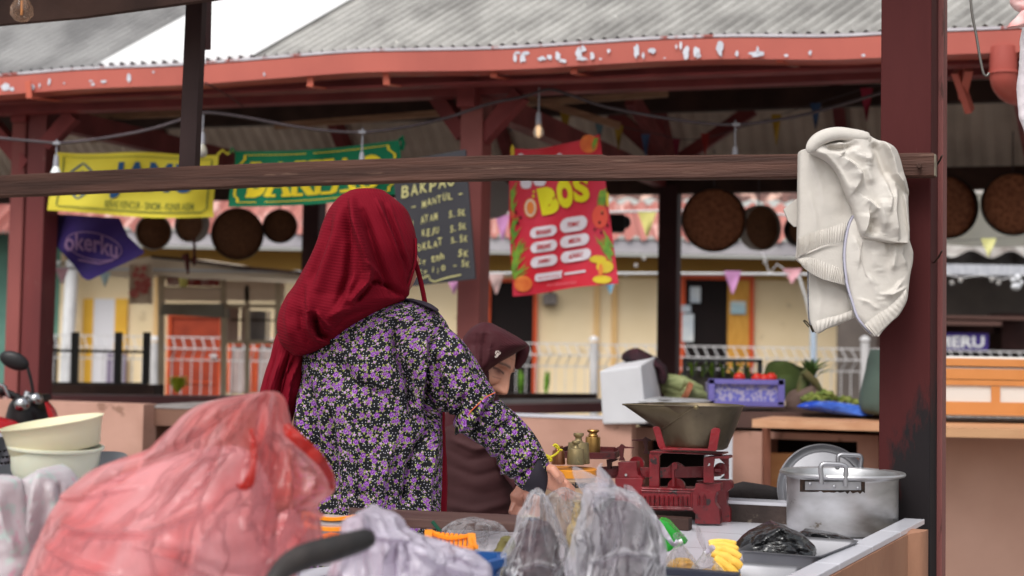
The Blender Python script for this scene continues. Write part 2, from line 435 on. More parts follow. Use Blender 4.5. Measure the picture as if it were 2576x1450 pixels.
b_.prism([(x0, HY-.75, zt), (x0, HY-.75, zt+.17), (x0, HY-.6, zt+.2), (x0, HY-.6, zt)], (x1-x0, 0, 0)); build('eave_gutter', b_, mat('pale_grey_gutter', (176, 172, 176), (160, 156, 162), 3, .6), H1, False)
m_tin = mat('faded_red_tin', (184, 124, 114), (156, 92, 82), 1.4, .6, c3=(206, 166, 156), sc3=3, t3=.58, st=(1, .2, .2))
def corr(mb, fn, nu, nv): return mb.grid(fn, nu, nv)
b_ = MB(); corr(b_, lambda s, t: (lerp(x0, x1, s), HY-.8+t*1.6, zt+.2+t*.62+.035*sin(s*(x1-x0)*2*pi/.2)), 440, 2); build('tin_roof', b_, m_tin, H1)
m_tiles = mat('old_clay_tiles', (120, 84, 76), (84, 66, 62), 9, .85, c3=(206, 168, 152), sc3=5, t3=.53, bump=.4)
b_ = MB(); corr(b_, lambda s, t: (lerp(x0, x1, s), HY+.78+t*4, zt+.84+t*2.2+.05*abs(sin(s*(x1-x0)*pi/.3))+.06*((t*12) % 1)), 420, 36); build('tiled_roof', b_, m_tiles, H1)
# doors and windows: frame, leaf
def door(u0, V0, u1, V1, leafm, framem, name='door', fr=9, parent=H1, lab=None):
    f = MB()
    rect(f, u0, V0, u0+fr, V1, HY-.07, .065); rect(f, u1-fr, V0, u1, V1, HY-.07, .065); rect(f, u0+fr, V0, u1-fr, V0+fr, HY-.069, .064)
    d = build(name, f, framem, parent, False)
    l = MB(); rect(l, u0+fr, V0+fr, u1-fr, V1, HY-.03, .025); build('leaf' if name == 'door' else 'pane', l, leafm, d, False)
    if lab: d['label'] = lab
    return d
m_door2 = mat('dark_orange_door', (160, 62, 36), (140, 52, 30), 5, .5)
d1 = door(418, 790, 558, 1080, m_door2, m_orange, lab='orange wooden door behind the white mesh fence')
b_ = MB(); rect(b_, 528, 892, 545, 899, HY-.09, .05); build('handle', b_, m_white, d1, False)
b_ = MB(); rect(b_, 440, 900, 540, 904, HY-.05, .015); rect(b_, 440, 960, 540, 963, HY-.05, .015); build('panel_rail', b_, m_orange, d1, False)
for k, u in enumerate((572, 640)):
    door(u, 862, u+64, 988, mat('net_curtain', (176, 158, 154), (150, 134, 130), 6, .8, st=(8, 1, 1)), m_orange, 'window', 8)
dY = MB()
for (u0, u1) in ((205, 231), (285, 316)): rect(dY, u0, 752, u1, 1080, HY-.05, .045)
dd = build('door', dY, mat('yellow_door', (226, 176, 62), (216, 164, 54), 4, .5), H1, False); dd['label'] = 'yellow and white striped door'
b_ = MB(); rect(b_, 231, 752, 285, 1080, HY-.045, .04); build('leaf', b_, mat('white_door', (212, 210, 214), None, rough=.5), dd, False)
b_ = MB(); rect(b_, 266, 890, 314, 1080, HY-.12, .04); build('mat_hanging', b_, mat('grey_violet_sheet', (132, 120, 140), (120, 108, 130), 4, .7), dd, False)
door(1222, 700, 1350, 1080, m_dark, m_orange, fr=10, lab='open dark doorway with orange frame')  # near-black leaf panel: the darkness of the room put into its colour
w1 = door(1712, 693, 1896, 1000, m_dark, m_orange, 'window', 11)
b_ = MB(); rect(b_, 1830, 706, 1884, 990, HY-.06, .02)
b_.disp(lambda q: Vector((0, .0, 0))); build('curtain', b_, mat('yellow_curtain', (214, 160, 74), (190, 134, 54), 6, .7, st=(14, 1, 1)), w1, False)
b_ = MB(); rect(b_, 1838, 758, 1876, 790, HY-.09, .01); build('notice', b_, mat('blue_white_notice', (120, 176, 196), (200, 204, 200), 2, .6, st=(1, 1, 6)), w1, False)
b_ = MB(); rect(b_, 1714, 768, 1738, 786, HY-.09, .01); rect(b_, 1716, 790, 1745, 860, HY-.09, .01); rect(b_, 1736, 722, 1762, 762, HY-.09, .01)
build('notice', b_, mat('pale_notice', (206, 210, 210), (176, 186, 196), 5, .6), w1, False)
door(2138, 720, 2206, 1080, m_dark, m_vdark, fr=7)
b_ = MB(); rect(b_, 1366, 738, 1402, 768, HY-.16, .15); e = build('electricity_meter', b_, mat('meter_grey', (120, 112, 108), (92, 86, 84), 9, .6), H1, False, bev=.03)
b_ = MB().tube([wp(1385, 700, HY-.03), wp(1385, 738, HY-.03)], .02); build('conduit', b_, m_cable, H1)
b_ = MB().tube([wp(183, 655, HY-.3), wp(180, 700, HY-.3), wp(158, 1100, HY-.3)], .09, 14); tag(build('white_column', b_, m_white), 'round white pipe column beside the striped yellow door', 'column')
# teal house at the left edge
H2 = thing('teal_house', 'teal painted house with dark doorway at far left', 'house', wp(60, 800))
m_teal = mat('teal_wall', (104, 146, 132), (92, 132, 120), 3, .8)
b_ = MB().box((wp(-700, 700).x, HY+.3, 0), (wp(158, 700).x-wp(-700, 700).x, 0, 0), (0, 3, 0), (0, 0, zt+.2)); build('wall', b_, m_teal, H2, False)
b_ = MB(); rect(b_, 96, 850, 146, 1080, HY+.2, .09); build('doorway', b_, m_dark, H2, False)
b_ = MB(); rect(b_, 84, 656, 152, 664, HY-.2, .3); build('awning_edge', b_, m_white, H2, False)
b_ = MB(); corr(b_, lambda s, t: (lerp(wp(-700, 600).x, wp(92, 600).x, s), HY-.6+t*4, zt+.15+t*1.7+.035*sin(s*60*2*pi)), 200, 4); build('tin_roof', b_, m_tin, H2)
# shop at the right
H3 = thing('corner_shop', 'grey corner shop with dark open front and purple sign', 'shop', wp(2480, 800, 18))
SY = 18.0
b_ = MB(); b_.box((P(2215, 700, SY).x, SY+2.2, 0), (6, 0, 0), (0, .2, 0), (0, 0, 3)); build('wall', b_, mat('grey_inner_wall', (122, 112, 106), (104, 96, 92), 2, .9), H3, False)
b_ = MB(); rect(b_, 2215, 668, 2950, 694, SY-.3, .5); build('awning_edge', b_, mat('grey_white_gutter', (190, 192, 198), (170, 172, 180), 6, .6, st=(4, 1, 1)), H3, False)
b_ = MB(); rect(b_, 2215, 612, 2950, 668, SY+.4, .1); build('fascia', b_, mat('dark_fascia', (70, 62, 58), (140, 136, 132), 3, .8), H3, False)
b_ = MB(); corr(b_, lambda s, t: (lerp(P(2215, 600, SY).x, P(3000, 600, SY).x, s), SY-.1+t*3, P(2400, 640, SY).z+t*1.2+.04*sin(s*50)), 160, 4); build('roof', b_, mat('pale_roof_sheet', (176, 172, 166), (110, 100, 94), 3, .8), H3)
b_ = MB(); rect(b_, 2215, 690, 2235, 1100, SY, .2); build('pillar', b_, m_vdark, H3, False)
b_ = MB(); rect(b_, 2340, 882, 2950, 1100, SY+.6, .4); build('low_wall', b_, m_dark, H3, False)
b_ = MB(); rect(b_, 2300, 808, 2520, 818, SY-.2, 1.4); rect(b_, 2300, 795, 2600, 803, SY-.1, 1.4); build('shelf', b_, mat('shelf_brown', (96, 70, 64), None, rough=.8), H3, False)
b_ = MB(); rect(b_, 2380, 806, 2500, 838, SY+.3, .5); rect(b_, 2520, 790, 2700, 890, SY+.3, .5); build('counter', b_, mat('dark_red_counter', (64, 34, 32), (48, 28, 28), 4, .7), H3, False)
b_ = MB(); rect(b_, 2340, 838, 2486, 882, SY-.1, .04); sg = build('sign_board', b_, mat('purple_sign', (62, 44, 122), (54, 38, 112), 4, .5), H3, False)
def fsign(x, y): return P(x, y, SY-.107)
b_ = MB(); stamp(b_, 'MERU', lambda x, y: fsign(x, 1721-y), (2358, 1721-875, 2476, 1721-846), bold=.03); build('lettering', b_, m_white, sg, False)
# white tarp sheet behind the trays, upper right
b_ = MB(); b_.grid(lambda s, t: P(lerp(2330, 2900, s), 478+t*134+10*sin(s*5), 15.5+.5*t-.1*sin(s*9)), 30, 10)
tag(build('tarp', b_, mat('white_tarp', (228, 228, 218), (214, 216, 206), 3, .7)), 'white tarpaulin stretched behind the round trays at right', 'tarp')
b_ = MB(); rect(b_, 2300, 466, 2960, 480, 15.45, .08); tag(build('orange_rail', b_, m_orange, smooth=False), 'thin orange roof edge above the white tarpaulin', 'roof edge')

# ================================================================ mesh fence along the lane (Y = 17)
FY = 17.0
fw = thing('mesh_fence', 'white welded mesh fence with bent top along the lane', 'fence', (0, FY, 0))
m_fence = mat('fence_white', (206, 204, 204), (188, 186, 186), 6, .6)
xl, xr = P(112, 850, FY).x, P(2950, 850, FY).x
b_ = MB(); ztf, zlo = 1.31, .62
for z, y in ((ztf, 0), (ztf-.12, -.07), (ztf-.24, 0), (zlo, 0), (.2, 0)): b_.beam((xl, FY+y, z), (xr, FY+y, z), .014, .014)
x = xl
while x < xr:
    b_.beam((x, FY, .1), (x, FY, ztf-.24), .009, .009); b_.beam((x, FY, ztf-.24), (x+.05, FY-.07, ztf-.12), .009, .009); b_.beam((x+.05, FY-.07, ztf-.12), (x, FY, ztf), .009, .009); x += .105
build('wire_panel', b_, m_fence, fw, False)
for u in (388, 1494, 2176):
    b_ = MB().tube([P(u, 1100, FY-.08)-ZX*.2, P(u, 862, FY-.08)], .045, 14); b_.lathe([(.055, 0), (.05, .03), (.02, .05), (.001, .055)], P(u, 858, FY-.08), 14); build('fence_post', b_, m_fence, fw)
b_ = MB().tube([P(2046, 1100, 16.6), P(2046, 640, 16.6)], .035, 12); tag(build('pale_blue_pole', b_, mat('blue_white_pole', (170, 184, 200), None, rough=.5)), 'thin pale blue pole rising behind the fence, below the jacket', 'pole')
# small plants by the fence
def leafplant(u, V, Y, w_, h_, name, label, cat, col=(150, 176, 58), n=26, sd=1, group=None):
    rnd = random.Random(sd); b_ = MB(); base = P(u, V, Y)
    for k in range(n):
        a = rnd.uniform(0, 2*pi); l = rnd.uniform(.5, 1)*h_; out = rnd.uniform(.2, 1)*w_
        p0 = base+Vector((rnd.uniform(-.1, .1)*w_, rnd.uniform(-.1, .1)*w_, 0)); p1 = p0+Vector((cos(a)*out, sin(a)*out*.7, l))
        mid = (p0+p1)/2+Vector((-cos(a)*out*.15, 0, l*.15)); s = Vector((-sin(a), cos(a), .2)).normalized()*h_*.09
        b_.add([p0, mid-s, mid+s, p1], [(0, 1, 3, 2)])
    return tag(build(name, b_, mat('leaf_'+name, col, tuple(int(c*.78) for c in col), 20, .5)), label, cat, group)
leafplant(446, 988, 12.5, .13, .14, 'yellow_green_plant', 'yellow green leafy plant at the foot of the orange door', 'plant', (214, 220, 70), 110, 1)
leafplant(1244+130, 1000, 16, .05, .28, 'sprout_plant', 'bright green sprout in the middle of the mesh fence', 'plant', (120, 170, 60), 20, 3)
leafplant(1310, 1000, 16, .05, .3, 'broad_leaf_plant', 'green leaves beside the second woman, at the doorway', 'plant', (120, 170, 60), 20, 4)
leafplant(1690, 975, 12.5, .03, .36, 'grass_tuft', 'tall dry grass tuft at the foot of the dark post', 'plant', (120, 106, 50), 40, 5)

# ================================================================ food cart with tan frame at the left (Y = 14)
KY = 14.0
K = thing('food_cart', 'tan framed food cart with slanted canopy, shelf boards and glass case', 'food cart', P(560, 1000, KY))
b_ = MB()
for u in (405, 562, 700): b_.beam(P(u, 1110, KY), P(u+1, 680, KY), .05, .05)
b_.beam(P(622, 1000, KY), P(622, 720, KY), .04, .04)
b_.beam(P(400, 862-2, KY), P(400, 862, KY), .01, .01)
for V, u0, u1 in ((707-9, 400, 700), (727, 400, 565), (770, 565, 712), (861, 565, 712)): b_.beam(P(u0, V, KY), P(u1, V+1, KY), .04, .035)
build('frame', b_, m_tan, K, False)
b_ = MB()
top = [(245, 672), (300, 656), (380, 646), (470, 653), (600, 672), (780, 690), (790, 700)]
bot = [(790, 716), (600, 706), (470, 702), (380, 690), (310, 700), (245, 690)]
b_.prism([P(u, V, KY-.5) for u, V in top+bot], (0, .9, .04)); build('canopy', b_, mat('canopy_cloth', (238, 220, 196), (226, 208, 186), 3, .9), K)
b_ = MB(); b_.prism([P(u, V, KY-.53) for u, V in ((380, 642), (470, 650), (600, 668), (790, 686), (790, 693), (600, 678), (470, 658), (380, 649))], (0, .6, .0)); build('canopy_edge', b_, m_vdark, K, False)
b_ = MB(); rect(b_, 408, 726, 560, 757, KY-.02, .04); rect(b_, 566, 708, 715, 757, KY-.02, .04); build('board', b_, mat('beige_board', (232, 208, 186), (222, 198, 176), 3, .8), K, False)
b_ = MB(); rect(b_, 420, 700, 552, 720, KY-.05, .03); build('picture_strip', b_, mat('red_food_pictures', (150, 60, 54), (196, 166, 160), 9, .5, lo=.5, hi=.6), K, False)
b_ = MB(); b_.prism([P(*q, KY-.1) for q in ((408, 764), (560, 764), (563, 800), (402, 792))], (0, .3, 0)); build('awning', b_, mat('grey_awning', (120, 112, 96), (136, 132, 122), 3, .7), K, False)
m_shut = mat('brown_pink_board', (176, 148, 134), (196, 166, 158), 4, .7, st=(6, 1, 1))
for u0, u1 in ((568, 600), (690, 715), (606, 620)): b_ = MB(); rect(b_, u0, 774, u1, 860, KY+.3, .02); build('shutter_board', b_, m_shut, K, False)
b_ = MB(); rect(b_, 626, 782, 668, 858, KY+.2, .3); build('glass_case', b_, mat('grey_glass', (120, 114, 114), (150, 140, 138), 6, .2), K, False)
b_ = MB(); rect(b_, 582, 804, 715, 808, KY+.1, .05); build('shelf', b_, m_vdark, K, False)
b_ = MB(); b_.lathe([(.001, 0), (.03, 0), (.045, .09), (.001, .09)], P(461, 722, KY-.3), 10)
lt = build('lantern', b_, mat('lantern_yellow', (232, 228, 130), (214, 206, 110), 9, .5)); tag(lt, 'small yellow hanging lantern in front of the food pictures', 'lantern')
b_ = MB().tube([P(463, 697, KY-.3), P(464, 640, KY-.3)], .006, 6); build('cord', b_, m_vdark, lt)
b_ = MB(); b_.grid(lambda s, t: P(lerp(325, 384, s), lerp(664, 765, t), KY-.65+.02*sin(s*6)), 8, 8)
po = build('menu_poster', b_, mat('poster_kraft', (200, 176, 152), None, rough=.7)); tag(po, 'kraft coloured poster with red round food shapes hanging from the canopy', 'poster')
b_ = MB(); fp = lambda x, y: P(x, y, KY-.69)
rnd = random.Random(4)
for cx, cy, r in ((345, 678, 7), (362, 676, 8), (340, 692, 9), (358, 695, 10), (346, 712, 9), (366, 716, 13), (362, 730, 12), (338, 738, 13), (350, 724, 9), (372, 704, 7)):
    poly2(b_, [(cx+r*(1+.15*sin(3*a+cx))*cos(a), cy+r*.9*sin(a)) for a in [k*2*pi/14 for k in range(14)]], fp)
build('food_picture', b_, mat('poster_red', (164, 52, 44), (196, 120, 110), 25, .6), po, False)

# black railing at left (Y = 11)
R_ = thing('black_railing', 'black metal railing with four uprights and one rail', 'railing', P(240, 975, 11))
for u in (119, 187, 296, 367):
    b_ = MB().beam(P(u, 966, 11), P(u+3, 836, 11), .045, .045); build('upright', b_, m_black, R_, False)
b_ = MB().beam(P(115, 882, 11.0), P(368, 886, 11.0), .03, .018); b_.beam(P(110, 966, 11), P(372, 968, 11), .03, .025); build('rail', b_, m_black, R_, False)
# ================================================================ market pavilion across the passage
PV = thing('market_pavilion', 'open market pavilion with salmon gutter, grey corrugated roof and dark red posts', 'pavilion', G(2.3, 2.4, 0))
ZG = 2.515; ZT = 2.61
def glift(a): return .03*sin(pi*max(0, min(1, a/4.9)))+.006*sin(a*4.1)
A0, A1 = -4.0, 9.0
b_ = MB(); n = 260; V_ = []
def gpt(i, b, z): a = lerp(A0, A1, i/n); return G(a, b+.006*nz((a*3, z, 0), 1.3), z+glift(a)+.005*nz((a*2.3, 5, z), 1))
R = []
for i in range(n+1):
    R.append([gpt(i, 0, ZG), gpt(i, -.008, ZT-.005), gpt(i, .005, ZT), gpt(i, .012, ZT-.01), gpt(i, .01, ZG+.012), gpt(i, .14, ZG+.012), gpt(i, .14, ZT-.02), gpt(i, .15, ZT-.02), gpt(i, .15, ZG)])
b_.rings(R, cap=True); build('gutter', b_, m_gut, PV)
b_ = MB(); R = []
for i in range(n+1): R.append([gpt(i, -.012, ZT+.0), gpt(i, -.012, ZT+.012), gpt(i, .03, ZT+.014), gpt(i, .03, ZT+.002)])
b_.rings(R); build('flashing', b_, mat('chipped_white_edge', (196, 192, 198), (178, 172, 178), 8, .6, c3=(150, 84, 78), sc3=9, t3=.58, st=(1, 1, .2)), PV)
Dv = Vector((1.73, 1, 1.33)).normalized()
nrm = BX.cross(Dv).normalized()
if nrm.z < 0: nrm = -nrm
def a_of(u):  # gutter parameter seen at u
    d = M3 @ Vector(((u-1288)/F, .15, -1)); k = d.x/d.y
    return (k*G0.y-G0.x)/(BX.x-k*BX.y)
aw0, aw1 = a_of(255), a_of(633)
LAM = .060
def roofpt(a, t, off=0):
    amp = .0155*sin(2*pi*a/LAM)
    q = G(a, .02, ZT+.016+glift(a)*.98)+Dv*t+nrm*(amp+off)
    return q
def sheet(a0, a1, t0, t1, off=0, per=8):
    nu = max(8, int((a1-a0)/LAM*per)); b = MB(); b.grid(lambda s, t: roofpt(lerp(a0, a1, s), lerp(t0, t1, t), off), nu, 3); return b
def roofp(a0, a1, t0, t1, m, off=0, nm='roof_sheet'): build(nm, sheet(a0, a1, t0, t1, off), m, PV)
m_asbL = mat('old_cement_sheet', (158, 157, 156), (124, 123, 123), 3.5, .9, c3=(206, 204, 200), sc3=26, t3=.68, bump=.4, bs=60)
roofp(-7, aw0, 0, 3.8, m_asbL); roofp(aw1, A1, 0, 3.8, m_asb); roofp(aw0-.02, aw1+.02, -.01, 3.8, m_skyl, .014, 'white_roof_sheet')
# flaked patches of the gutter paint
m_prim = mat('bare_primer', (206, 208, 216), (186, 190, 200), 20, .6)
def gf(u, V):
    a = a_of(u); y = G(a, -.013, 0).y; return P(u, V, y)
fl = random.Random(11)
def flake(cx, cy, w_, h_):
    b_ = MB()
    n_ = 12; pts = []
    for k in range(n_):
        t = 2*pi*k/n_; r = fl.uniform(.6, 1.15); pts.append((cx+w_/2*r*cos(t), cy+h_/2*r*sin(t)))
    poly2(b_, pts, gf); build('paint_flake', b_, m_prim, PV, False)
rg = reg(1257.8, 0, .2689)
for x, y, w_, h_ in ((140, 540, 40, 90), (215, 540, 60, 100), (245, 500, 90, 40), (160, 495, 60, 26), (390, 550, 80, 50), (460, 535, 70, 50), (540, 530, 60, 90), (590, 570, 90, 40), (740, 500, 70, 120), (780, 460, 50, 70), (770, 550, 120, 40), (860, 520, 50, 90), (1018, 476, 34, 44), (1275, 480, 52, 150), (1340, 520, 26, 60), (1425, 478, 74, 60), (1690, 430, 30, 90), (1650, 440, 22, 50), (1740, 490, 70, 130), (1835, 490, 70, 120), (1855, 520, 50, 70), (2055, 460, 76, 160), (2215, 505, 36, 74), (2400, 505, 150, 60), (2410, 470, 30, 70), (940, 552, 30, 20), (1540, 545, 30, 14)):
    u, V = rg(x, y); flake(u, V, w_*.2689, h_*.2689)
rg = reg(0, 0, .2689)
for x, y, w_, h_ in ((50, 810, 90, 80), (110, 835, 50, 40), (300, 820, 60, 60), (460, 765, 28, 70), (370, 800, 20, 50), (1205, 730, 50, 100), (970, 765, 60, 30), (870, 790, 40, 30), (850, 760, 50, 16), (2470, 695, 24, 40), (1435, 675, 30, 20), (600, 780, 20, 24)):
    u, V = rg(x, y); flake(u, V, w_*.2689, h_*.2689)
for u, V, w_, h_ in ((2038, 133, 9, 12), (1978, 140, 12, 7), (2172, 140, 12, 8)): flake(u, V, w_, h_)
# far slope, seen from below
rb = 2.42; rz = 4.70; bz = 2.58; eb = 4.85
m_under = mat('underside_cement_sheet', (222, 206, 192), (196, 180, 166), 3, .9, bump=.2)
def bs_(s, t):
    a = lerp(-6, 9, s); b = lerp(rb, eb, t); return G(a, b, lerp(rz, bz, t)+.012*sin(2*pi*a/.10))
b_ = MB(); b_.grid(bs_, 1200, 3); build('roof_sheet', b_, m_under, PV)
b_ = MB().beam(G(-6, rb, rz-.02), G(9, rb, rz-.02), .12, .1); build('ridge_beam', b_, m_dred, PV, False)
# plates
b_ = MB().beam(P(-700, 290, 8.95), P(3300, 125, 6.7), .11, .125); build('eave_beam', b_, m_dred, PV, False)
b_ = MB().beam(G(-6, 4.4, 2.47), G(9, 4.4, 2.47), .1, .15); build('eave_beam', b_, m_vdark, PV, False)
for bb, z, h in ((3.9, 2.98, .14), (3.2, 3.62, .1)):
    b_ = MB().beam(G(-6, bb, z), G(9, bb, z), .1, h); build('purlin', b_, m_vdark, PV, False)
b_ = MB().beam(G(-6, .20, ZG-.005), G(9, .20, ZG-.005), .10, .012); build('soffit_board', b_, m_dred, PV, False)
PA = (-.22, 2.335, 4.89, 7.4)
for a in PA:
    b_ = MB().beam(G(a, .4, 2.5), G(a, 4.5, 2.5), .09, .12); build('tie_beam', b_, m_dred, PV, False)
    build('rafter', MB().beam(G(a, .5, 2.75), G(a, rb, rz-.12), .08, .12), m_dred, PV, False); build('rafter', MB().beam(G(a, 4.6, 2.72), G(a, rb, rz-.12), .08, .12), m_dred, PV, False)
for a in (-1.8, 1.1, 3.6): build('rafter', MB().beam(G(a, 4.6, 2.72), G(a, rb, rz-.12), .07, .1), m_dred, PV, False)
# posts
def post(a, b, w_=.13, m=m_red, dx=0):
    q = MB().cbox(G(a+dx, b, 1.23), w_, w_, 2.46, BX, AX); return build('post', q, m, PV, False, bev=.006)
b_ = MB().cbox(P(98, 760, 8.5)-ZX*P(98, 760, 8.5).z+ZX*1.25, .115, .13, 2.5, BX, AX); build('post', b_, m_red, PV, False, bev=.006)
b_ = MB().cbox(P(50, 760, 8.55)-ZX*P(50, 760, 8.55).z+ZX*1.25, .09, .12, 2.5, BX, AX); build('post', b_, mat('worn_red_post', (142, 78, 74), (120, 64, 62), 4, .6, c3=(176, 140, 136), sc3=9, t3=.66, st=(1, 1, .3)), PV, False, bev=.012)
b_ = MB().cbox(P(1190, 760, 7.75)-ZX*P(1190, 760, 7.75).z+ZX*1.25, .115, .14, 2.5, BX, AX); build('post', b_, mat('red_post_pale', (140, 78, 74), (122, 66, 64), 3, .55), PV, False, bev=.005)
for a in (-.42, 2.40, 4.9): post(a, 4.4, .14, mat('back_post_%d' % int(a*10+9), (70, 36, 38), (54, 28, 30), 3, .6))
# braces
def brace(p, q, w_=.06, h=.08, m=m_dred): build('brace', MB().beam(p, q, w_, h), m, PV, False)
brace(P(1212, 350, 7.72), P(1312, 238, 7.6)); brace(P(1170, 340, 7.78), P(1100, 240, 7.9)); brace(P(118, 366, 8.45), P(186, 290, 8.4)); brace(P(70, 420, 8.5), P(-30, 300, 8.65))
brace(P(1670, 400, 11.3), P(1540, 285, 11.5), .06, .11); brace(P(1715, 400, 11.2), P(1895, 275, 11.0), .06, .09); brace(P(1700, 420, 11.2), P(1585, 245, 10.2), .06, .11)
brace(P(2420, 240, 6.9), P(2436, 170, 6.75), .035, .05, m_gut); brace(P(2440, 280, 6.9), P(2405, 180, 6.8), .03, .04, m_gut)
for (u0, V0, u1, V1, Y) in ((691, 318, 1137, 283, 9.2), (100, 302, 470, 285, 9.3), (1312, 262, 1680, 236, 9.3), (1300, 240, 1560, 318, 8.6), (225, 352, 330, 340, 9.9)):
    build('batten', MB().beam(P(u0, V0, Y), P(u1, V1, Y), .05, .035), m_batten, PV, False)
for k, (u, V0, V1) in enumerate(((783, 166, 218), (969, 168, 213), (1238, 142, 194), (1440, 130, 185), (1958, 92, 156), (70, 205, 247))):
    Y = 8-1.6*u/2576; b_ = MB(); p0 = P(u, V0, Y-.03); p1 = P(u+(-3 if u == 783 else 4), V1, Y-.035)
    b_.beam(p0, p1, .006, .032, up=BX); b_.beam(p1, p1+AX*.25+BX*.03+ZX*.02, .03, .006); build('gutter_bracket', b_, mat('bracket_%d' % k, (190, 96, 76), None, rough=.5), PV, False)
# drain elbow at the right
b_ = MB().tube([Vector(q) for q in cr([P(2524, 120, 6.45), P(2524, 175, 6.45), P(2527, 205, 6.47), P(2545, 228, 6.55), P(2580, 236, 6.7), P(2680, 240, 7.0)], 24)], .055, 20)
b_.tube([P(2524, 180, 6.45), P(2524, 186, 6.45)], .06, 20); tag(build('drain_pipe', b_, mat('salmon_pipe', (176, 88, 78), (158, 76, 68), 4, .4)), 'salmon drain pipe elbow under the gutter at far right', 'pipe')

# ---------------------------------------------------------------- brown plaster counters of the pavilion
def zc(u, V, Y): return P(u, V, Y).z
CT = 1.0
def counter(name, lab, u0, u1, b0, b1, ztop, m=m_brown, top=m_greytop, hole=None):
    """box in the pavilion frame; ends at the lines of sight u0, u1"""
    def av(u, b):
        d = M3 @ Vector(((u-1288)/F, -.05, -1)); k = d.x/d.y; o = G0+AX*b
        return (k*o.y-o.x)/(BX.x-k*BX.y)
    a0, a1 = av(u0, b0), av(u1, b0); t = thing(name, lab, 'counter', G((a0+a1)/2, (b0+b1)/2, 0)); w_ = MB()
    if hole:
        h0, h1 = av(hole[0], b0), av(hole[1], b0); z0, z1 = hole[2], hole[3]
        w_.box(G(a0, b0, 0), BX*(h0-a0), AX*(b1-b0), ZX*ztop); w_.box(G(h1, b0, 0), BX*(a1-h1), AX*(b1-b0), ZX*ztop)
        w_.box(G(h0, b0, 0), BX*(h1-h0), AX*(b1-b0), ZX*z0); w_.box(G(h0, b0, z1), BX*(h1-h0), AX*(b1-b0), ZX*(ztop-z1))
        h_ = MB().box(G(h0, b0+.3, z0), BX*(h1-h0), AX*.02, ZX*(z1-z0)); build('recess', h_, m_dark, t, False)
    else: w_.box(G(a0, b0, 0), BX*(a1-a0), AX*(b1-b0), ZX*ztop)
    build('body', w_, m, t, False)
    if top: build('top', MB().box(G(a0-.004, b0-.004, ztop+.001), BX*(a1-a0+.008), AX*(b1-b0+.008), ZX*.012), top, t, False)
    return t
c1 = counter('plaster_counter', 'brown plaster counter end behind the motorcycle, at left', -500, 366, .02, .14, .975, top=None)
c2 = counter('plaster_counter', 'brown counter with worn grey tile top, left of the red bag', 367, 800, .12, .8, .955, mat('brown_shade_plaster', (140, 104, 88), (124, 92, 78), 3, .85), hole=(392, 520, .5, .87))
c3_ = counter('plaster_counter', 'brown plaster counter with pale tile edge behind the brass weights', 1100, 1592, .05, .13, .975, top=m_tile)
c4 = counter('plaster_counter', 'brown plaster counter with dark opening and plywood, behind the pot', 1843, 2212, .35, 1.0, .93, hole=(1930, 2158, .35, .90), top=None)
c4b = counter('plaster_counter', 'short brown counter bay with black opening behind the red scale', 1596, 1842, .36, 1.0, .93, hole=(1606, 1778, .15, .875), top=None)
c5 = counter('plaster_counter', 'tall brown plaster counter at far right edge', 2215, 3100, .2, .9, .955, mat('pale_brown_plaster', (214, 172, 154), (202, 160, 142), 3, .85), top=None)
build('inner_post', MB().beam(P(1928, 1420, 7.0), P(1928, 1068, 7.0), .05, .03), mat('worn_wood_edge', (150, 96, 76), (120, 76, 62), 5, .7), c4, False)
b_ = MB(); rect(b_, 1934, 1142, 2160, 1290, 7.05, .03); tag(build('plywood_board', b_, mat('orange_plywood', (200, 146, 98), (186, 128, 82), 2.5, .6, st=(1, 1, 7)), smooth=False), 'orange plywood sheet standing inside the dark counter opening', 'plywood board')
b_ = MB(); pts = [ON(1898, 1068, .955), ON(2225, 1060, .955), ON(2225, 1038, .965), ON(1960, 1040, .965)]
pts = [P(1892, 1066, 6.75), P(2235, 1082, 6.6), P(2235, 1044, 7.3), P(1990, 1036, 7.4)]
z = .965; pts = [Vector((q.x, q.y, z)) for q in pts]
b_.prism(pts, (0, 0, .035)); tag(build('wooden_board', b_, mat('board_orange_edge', (204, 158, 124), (184, 132, 98), 3, .6, st=(1, 6, 6)), smooth=False), 'pale wooden board laid over the counter opening behind the scale', 'board')
b_ = MB(); pts = [P(2240, 1080, 6.1), P(3000, 1092, 6.0), P(3000, 1060, 7), P(2240, 1060, 7)]
pts = [Vector((q.x, q.y, .975)) for q in pts]; b_.prism(pts, (0, 0, .035)); tag(build('wooden_board', b_, mat('board_right', (206, 160, 120), (190, 140, 104), 3, .6, st=(1, 6, 6)), smooth=False), 'long wooden board under the orange banded boxes at far right', 'board')
# grey side block under the styrofoam box
b_ = MB(); rect(b_, 1600, 1036, 1660, 1072, 7.35, .3); tag(build('white_tile_block', b_, m_tile, smooth=False, bev=.01), 'small white block at the end of the counter, left of the brass pan', 'block')
b_ = MB(); rect(b_, 1780, 1085, 1842, 1300, 6.9, .1); tag(build('white_board', b_, mat('white_grey_board', (196, 198, 204), (184, 186, 194), 3, .6), smooth=False), 'upright white board seen behind the brass pan and scale', 'board')
